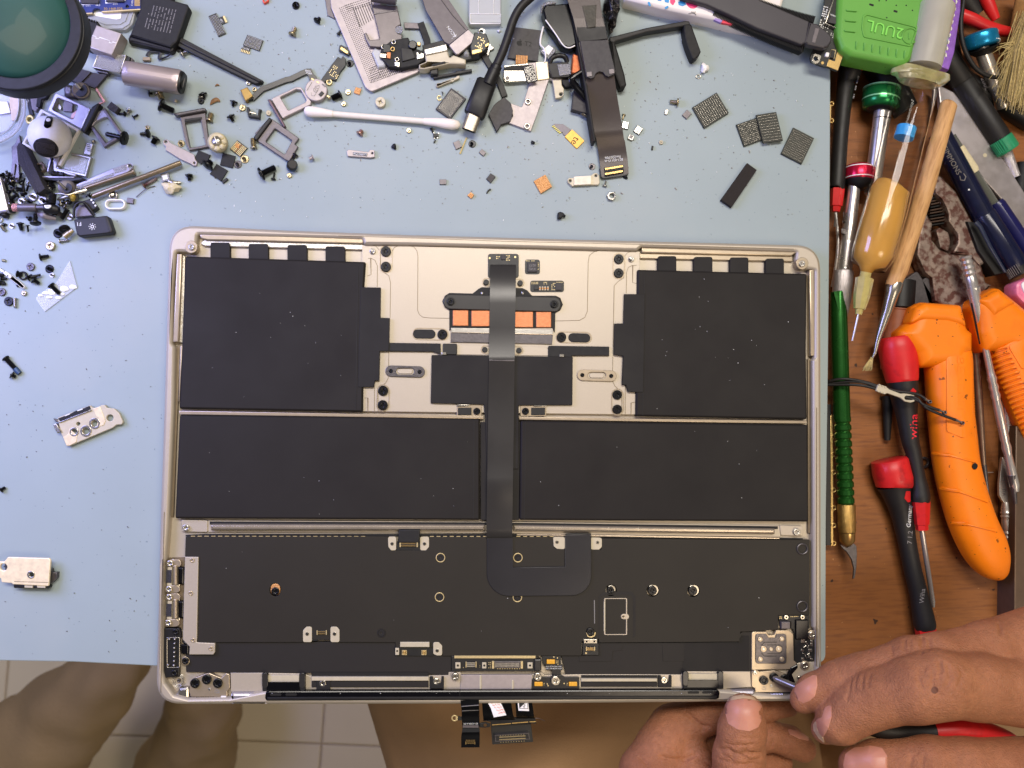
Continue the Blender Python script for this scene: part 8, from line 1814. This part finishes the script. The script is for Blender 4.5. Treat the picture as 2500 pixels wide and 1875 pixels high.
ob('metal_clip', prism(rnd([(640, 1055), (720, 1075), (760, 1110), (880, 1155), (960, 1150), (1020, 1165), (1045, 1200), (1030, 1240), (990, 1252), (930, 1240), (880, 1200), (740, 1150), (700, 1160), (615, 1125)], [8, 6, 10, 20, 20, 20, 20, 20, 20, 20, 20, 6, 6, 8], 3), .6, 1.8, .25, [slot(945, 1200, 1000, 1203, 22)]), creamp, aw)
for i in range(3): ob('clip_teeth', prism(rbox(655 + i * 32, 1060 + i * 13, 18, 14, 20), 1.8, 2.3, .1) + prism(rbox(640 + i * 34, 1128 + i * 12, 18, 14, 20), 1.8, 2.3, .1), creamp, aw)
# tan leather handle and black collar beside the orange handle, grey sleeve
one('file_tool', rod((870, 40, -16), (780, 900, -17), [(0, 150), (.25, 150), (.26, 140), (1, 120)], 26), leather, 'tan leather covered tool handle between the brush and the orange handle', 'handle')
ob('black_collar', rod((880, -60, -15.5), (865, 245, -15.5), [(0, 160), (.95, 158), (1, 140)], 26), blk, bpy.data.objects['file_tool'])
V('B5'); one('black_shaft', rod((740, 1180, -18), (735, 1659, -19), [(0, 60), (.5, 50), (1, 34)], 12), blk2, 'thin dark tool shaft behind the red lettered screwdriver', 'tool')
# steel dental tools
V('0')
def dental(lab, A, B, prof, extra=None, m=silk):
    o = thing('probe', lab, 'probe', A[0], A[1], A[2]); b = ob('shaft', rod(A, B, prof, 16), m, o, 45); return o
rings = lambda a, b, n, r: [(a + (b - a) * i / (2 * n), r if i % 2 else r * .8) for i in range(2 * n + 1)]
o = dental('steel probe with ringed grip standing between the two orange handles', (2356, 626, -2), (2380, 720, -4), [(0, 15), (.03, 17)] + rings(.1, .5, 3, 16) + [(.52, 14), (.8, 14), (.82, 17), (.9, 16), (1, 15)])
ob('split_shaft', rod((2372, 690, -3), (2480, 1200, -8), [(0, 13), (.1, 14), (.3, 8), (.42, 9)] + rings(.44, .56, 3, 12) + [(.6, 11), (.75, 11)] + rings(.76, .82, 1, 12) + [(.84, 10), (.97, 12), (1, 8)], 16), silk, o, 45)
ob('slit', sweep([(2372, 740, 1.2, 1.5, 3), (2384, 800, -1.5, 2.5, 3), (2392, 840, -3, 1, 3)], 6), dark, o)
ob('needle_point', rod((2470, 1160, -7), (2486, 1276, -10), [(0, 10), (.3, 7), (1, .6)], 12), dsteel, o)
o = dental('brown tinted steel probe hidden along the right side of the orange handle', (2380, 840, -14), (2402, 1140, -16), [(0, 7)] + rings(.05, .3, 4, 11) + [(.35, 10), (.55, 9), (1, 6)], m=mat('warm_steel', (150, 128, 112), .3, .8))
ob('thin_end', rod((2402, 1135, -16), (2416, 1230, -17), [(0, 7), (1, 2)], 10), dsteel, o)
o = dental('steel spatula probe with flat oval blade at the lower right', (2455, 950, -15), (2466, 1130, -16), rings(0, .9, 6, 13) + [(1, 11)])
ob('spatula_blade', prism(rnd([(2447, 1108), (2440, 1180), (2440, 1210), (2452, 1230), (2466, 1226), (2468, 1180), (2460, 1140)], 8, 4), -15.5, -13.8, .3), silk, o)
ob('blade_mark', text_geo('ITA', 2451, 1202, 8, 270, -13.7), slate, o)
ob('lower_shaft', rod((2455, 1225, -15), (2461, 1338, -16), [(0, 8), (.15, 12)] + rings(.2, .35, 2, 14) + [(.4, 12), (.6, 12)] + rings(.62, .9, 3, 13) + [(1, 6)], 16), silk, o)
one('pink_case', prism(rnd([(2480, 690), (2600, 640), (2600, 800), (2500, 740), (2482, 720)], 16), -16, -6, 1.5), pink, 'pink and white rounded case at the right edge above the orange handle', 'case')
ob('case_face', prism(rnd([(2490, 690), (2600, 655), (2600, 790), (2510, 730)], 14), -6, -5, .3), white, bpy.data.objects['pink_case'])
one('small_pin', rod((2402, 1154, -18), (2425, 1153, -18), [(0, 2), (.1, 1.4), (1, 1.2)], 8), silk, 'tiny steel pin lying right of the orange handle', 'pin')
one('metal_trim', prism([(2480, 1040), (2600, 1040), (2600, 1560), (2476, 1530)], -22, -8, .6), mat('bronze_trim', (96, 78, 64), .4, .5, .08, 200, .1, 1500), 'dark bronze metal edge at the lower right of the tool area', 'trim')
one('ring_puller', prism(circ(2258, 1129, 14, 20), -21.5, -20, .3, [circ(2258, 1129, 8, 16)]) + prism(ribbon([(2272, 1145), (2282, 1132), (2288, 1100)], 5), -21.5, -20, .2), dsteel, 'dark ring end of a tool between screwdriver and orange handle', 'tool ring')
one('thin_tube', sweep(smooth_path([(2032, 460, -14, 4), (2044, 560, -12, 4), (2044, 620, -12, 4), (2032, 700, -14, 4)], 5), 8), silk, 'thin bent silver wire beside the mat edge below the red collar', 'wire')
one('dark_holder', rod((2140, 150, -17), (2210, 270, -17), [(0, 40), (1, 34)], 14), blk, 'black tool end between green case and syringe', 'tool')
one('black_grip', prism(rnd([(2185, 700), (2240, 660), (2290, 740), (2250, 770), (2190, 760)], 8), -20, -15, .6), dsteel, 'dark steel joint block behind the brush ferrule', 'joint')
for i, (x1, y1, x2, y2, r, mm, l) in enumerate(((2330, 180, 2520, 300, 26, blk, 'black rod under the straw brush'), (2500, 400, 2460, 640, 20, blk2, 'black rod at the right edge behind the steel bar'), (2300, 60, 2330, 200, 30, blk2, 'black grip under the purple wrapper'))):
    one('dark_rod', rod((x1, y1, -17), (x2, y2, -18), [(0, r), (1, r)], 14), mm, l, 'rod')
# ================================================================ HANDS
def hand_mesh(name, chains, cuts, par, h=.00065, k=.0035, m=None, blends=None):
    """chains: list of [(x, y, z, r)] tapered capsules in the current view; cuts: creases [(pts, r)]"""
    segs = []
    for ci, ch in enumerate(chains):
        for a, b in zip(ch, ch[1:]):
            segs.append((np.array(P(*a[:3])), np.array(P(*b[:3])), U(a[3], a[2]), U(b[3], b[2]), ci))
    lo = np.min([np.minimum(s[0] - s[2], s[1] - s[3]) for s in segs], 0) - .003
    hi = np.max([np.maximum(s[0] + s[2], s[1] + s[3]) for s in segs], 0) + .003
    n = np.ceil((hi - lo) / h).astype(int) + 1
    gx, gy, gz = [np.arange(n[i]) * h + lo[i] for i in range(3)]
    big = 1.0
    per = {}
    for A, B, ra, rb, ci in segs:
        mn = np.minimum(A - ra, B - rb) - .008; mx = np.maximum(A + ra, B + rb) + .008
        i0 = [max(0, int((mn[q] - lo[q]) / h)) for q in range(3)]; i1 = [min(n[q], int((mx[q] - lo[q]) / h) + 2) for q in range(3)]
        X = gx[i0[0]:i1[0], None, None]; Y = gy[None, i0[1]:i1[1], None]; Z = gz[None, None, i0[2]:i1[2]]
        ab = B - A; L2 = (ab ** 2).sum() + 1e-12
        t = np.clip(((X - A[0]) * ab[0] + (Y - A[1]) * ab[1] + (Z - A[2]) * ab[2]) / L2, 0, 1)
        d = np.sqrt((X - A[0] - t * ab[0]) ** 2 + (Y - A[1] - t * ab[1]) ** 2 + (Z - A[2] - t * ab[2]) ** 2) - (ra + (rb - ra) * t)
        if ci not in per: per[ci] = np.full(tuple(n), .02, np.float32)
        S = (slice(i0[0], i1[0]), slice(i0[1], i1[1]), slice(i0[2], i1[2]))
        o = per[ci][S]; kk = .003
        hh = np.clip(.5 + .5 * (o - d) / kk, 0, 1)
        per[ci][S] = o * (1 - hh) + d * hh - kk * hh * (1 - hh)
    f = None
    for ci in sorted(per):
        kk = (blends or {}).get(ci, k)
        if f is None: f = per[ci]; continue
        d = per[ci]; hh = np.clip(.5 + .5 * (f - d) / kk, 0, 1)
        f = f * (1 - hh) + d * hh - kk * hh * (1 - hh)
    # first surface, to find where creases lie
    v, q = surface_nets(f, lo, h)
    t = BVHTree.FromPolygons([Vector(p) for p in v], [tuple(int(i) for i in z) for z in q])
    for pts, r, dep in cuts:
        pp = []
        for x, y in pts:
            hh_ = t.ray_cast(CL, (P(x, y, 0) - CL).normalized())
            if hh_[0] is not None: pp.append(np.array(hh_[0] + (CL - hh_[0]).normalized() * (r * .9 - dep)))
        for A, B in zip(pp, pp[1:]):
            mn = np.minimum(A, B) - .003; mx = np.maximum(A, B) + .003
            i0 = [max(0, int((mn[q_] - lo[q_]) / h)) for q_ in range(3)]; i1 = [min(n[q_], int((mx[q_] - lo[q_]) / h) + 2) for q_ in range(3)]
            X = gx[i0[0]:i1[0], None, None]; Y = gy[None, i0[1]:i1[1], None]; Z = gz[None, None, i0[2]:i1[2]]
            ab = B - A; L2 = (ab ** 2).sum() + 1e-12
            tt = np.clip(((X - A[0]) * ab[0] + (Y - A[1]) * ab[1] + (Z - A[2]) * ab[2]) / L2, 0, 1)
            d = np.sqrt((X - A[0] - tt * ab[0]) ** 2 + (Y - A[1] - tt * ab[1]) ** 2 + (Z - A[2] - tt * ab[2]) ** 2) - r
            S = (slice(i0[0], i1[0]), slice(i0[1], i1[1]), slice(i0[2], i1[2]))
            kk = .0008; o = f[S]; d = -d
            hh_ = np.clip(.5 - .5 * (o - d) / kk, 0, 1)
            f[S] = o * (1 - hh_) + d * hh_ + kk * hh_ * (1 - hh_)
    v, q = surface_nets(f, lo, h)
    return ob(name, [([tuple(map(float, p)) for p in v], [tuple(int(i) for i in z) for z in q])], m or skin, par, 180)
def nail(pts, hand, tip=None, lift=.25):
    o = ob('nail', drape(pts, [hand], lift, .8, 8, .15), nailm, hand, 80)
    if tip: ob('nail_edge', drape(tip, [hand], lift + .12, .7, 4), nailw, o, 80)
    return o
V('B7')
# left hand: thumb on top of the edge, fingers curled under the laptop
hL = hand_mesh('hand', [
    [(1455, 1195, 19, 168), (1440, 1330, 18, 196), (1412, 1560, 14, 212), (1400, 1900, 4, 240)],
    [(1500, 1120, -10, 120), (1130, 1190, -15, 170), (850, 1330, -18, 200), (760, 1480, -16, 215), (640, 1700, -14, 250)],
    [(980, 1480, -14, 150), (1020, 1640, -12, 180), (1050, 1900, -10, 240)],
    [(1830, 1128, -14, 92), (1650, 1140, -16, 110), (1380, 1220, -20, 125), (1250, 1500, -22, 150)],
    [(1960, 1500, -20, 108), (1840, 1430, -20, 122), (1640, 1370, -20, 128), (1400, 1500, -22, 150)],
    [(1780, 1610, -28, 88), (1640, 1600, -28, 100), (1400, 1700, -26, 140)],
    [(640, 1700, -14, 230), (1000, 1900, -10, 300), (1400, 1950, -10, 300)]],
    [([(1240, 1500), (1310, 1500), (1400, 1545), (1480, 1530), (1590, 1535)], .0007, .0005), ([(1235, 1585), (1290, 1600), (1400, 1630), (1560, 1620)], .0006, .0004), ([(1330, 1490), (1360, 1560), (1340, 1640)], .0005, .0003),
     ([(1480, 1500), (1440, 1560), (1500, 1600), (1590, 1580)], .0005, .0003), ([(950, 1180), (1010, 1230), (1085, 1300), (1140, 1310)], .0009, .0007), ([(1085, 1300), (1100, 1340)], .0009, .0008), ([(740, 1560), (840, 1590), (950, 1590), (1050, 1540)], .0008, .0006),
     ([(1050, 1600), (1120, 1600), (1180, 1640)], .0007, .0005), ([(1430, 1400), (1500, 1410), (1570, 1400)], .0004, .0002), ([(1260, 1540), (1330, 1580), (1380, 1650)], .0005, .0004), ([(1450, 1560), (1520, 1620), (1590, 1640)], .0005, .0004), ([(1290, 1450), (1400, 1470), (1540, 1455)], .0004, .0002), ([(700, 1420), (800, 1500), (900, 1520)], .0004, .0002), ([(560, 1560), (640, 1640)], .0006, .0004), ([(1700, 1420), (1690, 1480)], .0005, .0003)],
    te, k=.0025, blends={0: .0012})
nail(rnd([(1300, 1110), (1340, 1070), (1450, 1052), (1560, 1072), (1605, 1120), (1600, 1250), (1575, 1310), (1500, 1345), (1400, 1330), (1320, 1280), (1300, 1200)], 30, 3), hL, rnd([(1305, 1095), (1345, 1052), (1450, 1035), (1555, 1052), (1600, 1100), (1560, 1085), (1450, 1072), (1350, 1085)], 12, 2))
nail(rnd([(1820, 1325), (1900, 1340), (2040, 1382), (2040, 1400), (2000, 1428), (1930, 1412), (1850, 1375)], 14, 3), hL)
# right hand: pinch grip on the screwdriver
V('B8')
hR = hand_mesh('hand', [
    [(335, 1075, 22, 118), (430, 1010, 24, 150), (640, 930, 28, 176), (820, 880, 32, 186), (1250, 740, 38, 196), (1480, 720, 40, 205), (1900, 640, 36, 230), (2300, 560, 32, 280)],
    [(520, 1330, 28, 122), (640, 1260, 34, 190), (800, 1140, 38, 222), (960, 1060, 42, 244), (1300, 990, 50, 278), (1480, 950, 52, 286), (1800, 960, 48, 285), (2300, 1030, 44, 300)],
    [(1900, 900, 38, 260), (2300, 800, 36, 320)],
    [(800, 1640, 30, 165), (960, 1620, 34, 190), (1400, 1640, 40, 245), (1700, 1680, 42, 270), (2300, 1720, 42, 320)],
    [(760, 760, 14, 60), (640, 790, 12, 56), (900, 720, 16, 70)]],
    [([(1195, 560), (1190, 640), (1200, 700)], .0006, .0005), ([(1338, 540), (1345, 610), (1335, 680)], .0007, .0006), ([(1400, 550), (1405, 620), (1390, 660)], .0006, .0005), ([(1490, 740), (1500, 820), (1480, 900)], .0007, .0005), ([(1660, 800), (1690, 860), (1650, 960)], .0005, .0003), ([(1330, 800), (1310, 900), (1350, 1000)], .0005, .0003),
     ([(740, 900), (720, 1000), (700, 1080)], .0004, .0003), ([(840, 860), (830, 980)], .0004, .0003), ([(1440, 830), (1430, 960), (1500, 1050)], .0004, .0003), ([(1080, 620), (1085, 700)], .0004, .0003), ([(1240, 560), (1238, 650)], .0004, .0003), ([(1460, 560), (1450, 660)], .0004, .0003), ([(1560, 780), (1580, 880), (1550, 980)], .0005, .0003), ([(780, 880), (765, 1000)], .0004, .0002), ([(900, 850), (880, 960)], .0004, .0002), ([(1370, 780), (1350, 880)], .0004, .0002), ([(2000, 420), (2010, 520)], .0006, .0004), ([(1250, 1560), (1240, 1650)], .0005, .0003), ([(1350, 1560), (1340, 1650)], .0005, .0003)],
    te, k=.0025, blends={1: .0014, 3: .0012})
nail(rnd([(262, 960), (330, 915), (410, 870), (448, 870), (450, 960), (430, 1045), (385, 1085), (330, 1105), (285, 1080), (255, 1010)], 22, 3), hR)
nail(rnd([(440, 1255), (520, 1140), (570, 1120), (572, 1220), (545, 1320), (500, 1400), (460, 1370), (425, 1310)], 22, 3), hR, rnd([(418, 1290), (440, 1255), (455, 1330), (500, 1400), (515, 1445), (460, 1400), (422, 1340)], 6, 2))
nail(rnd([(690, 1540), (760, 1490), (900, 1470), (1000, 1490), (1045, 1560), (1045, 1659), (1040, 1740), (700, 1740), (672, 1640)], 30, 3), hR)
ob('mole', drape(circ(1450, 995, 30, 16, 30), [hR], .1, .3), mat('mole_brown', (104, 62, 44), .6), hR, 60)
sd_ = thing('screwdriver', 'screwdriver held by the right hand, its grey tip in the hinge screw', 'screwdriver', 90, 890, 8)
ob('shaft', rod((72, 888, 8.6), (420, 1035, 22), [(0, 14), (.04, 22), (.1, 27), (1, 29)], 16), mat('shaft_grey', (140, 134, 130), .3, .7), sd_)
ob('handle', sweep(smooth_path([(420, 1035, 22, 60), (900, 1290, 30, 90), (1300, 1345, 32, 95), (1460, 1345, 33, 95)], 5), 20), rubblk, sd_, 80)
ob('handle_cap', sweep(smooth_path([(1440, 1345, 33, 98), (1650, 1335, 34, 110), (1850, 1360, 34, 105), (2050, 1410, 34, 80), (2160, 1440, 34, 40)], 5), 22), redm, sd_, 80)
V('C8')
ob('contacts', drape_geo(marks(485, 1140, 14, 0, 0, 20, 3, 9, 0, .6, .6, 1) + prism(box(476, 1165, 488, 1200), -.03, 0, 0) + prism(box(598, 1165, 610, 1200), -.03, 0, 0), [a1], .15), gold, a1)
sg = []
for i in range(5):
    for k in range(3): sg += text_geo('RE7SU'[(i + k) % 5], 838 + i * 26 + k * 34 - 6, 640 + i * 34 - k * 5, 30, 70, 0)
ob('stamp_print', drape_geo(sg, [stk1], .1), mat('stamp_red', (206, 96, 70), .6), a2)
ob('label_print', drape_geo(text_geo('EDPF', 1275, 655, 34, 250, 0) + text_geo('2018', 1225, 652, 14, 90, 0) + prism(ribbon([(1200, 612), (1310, 614), (1322, 720), (1208, 716), (1200, 612)], 6), -.03, .02, 0), [st2], .1), dark, a3)
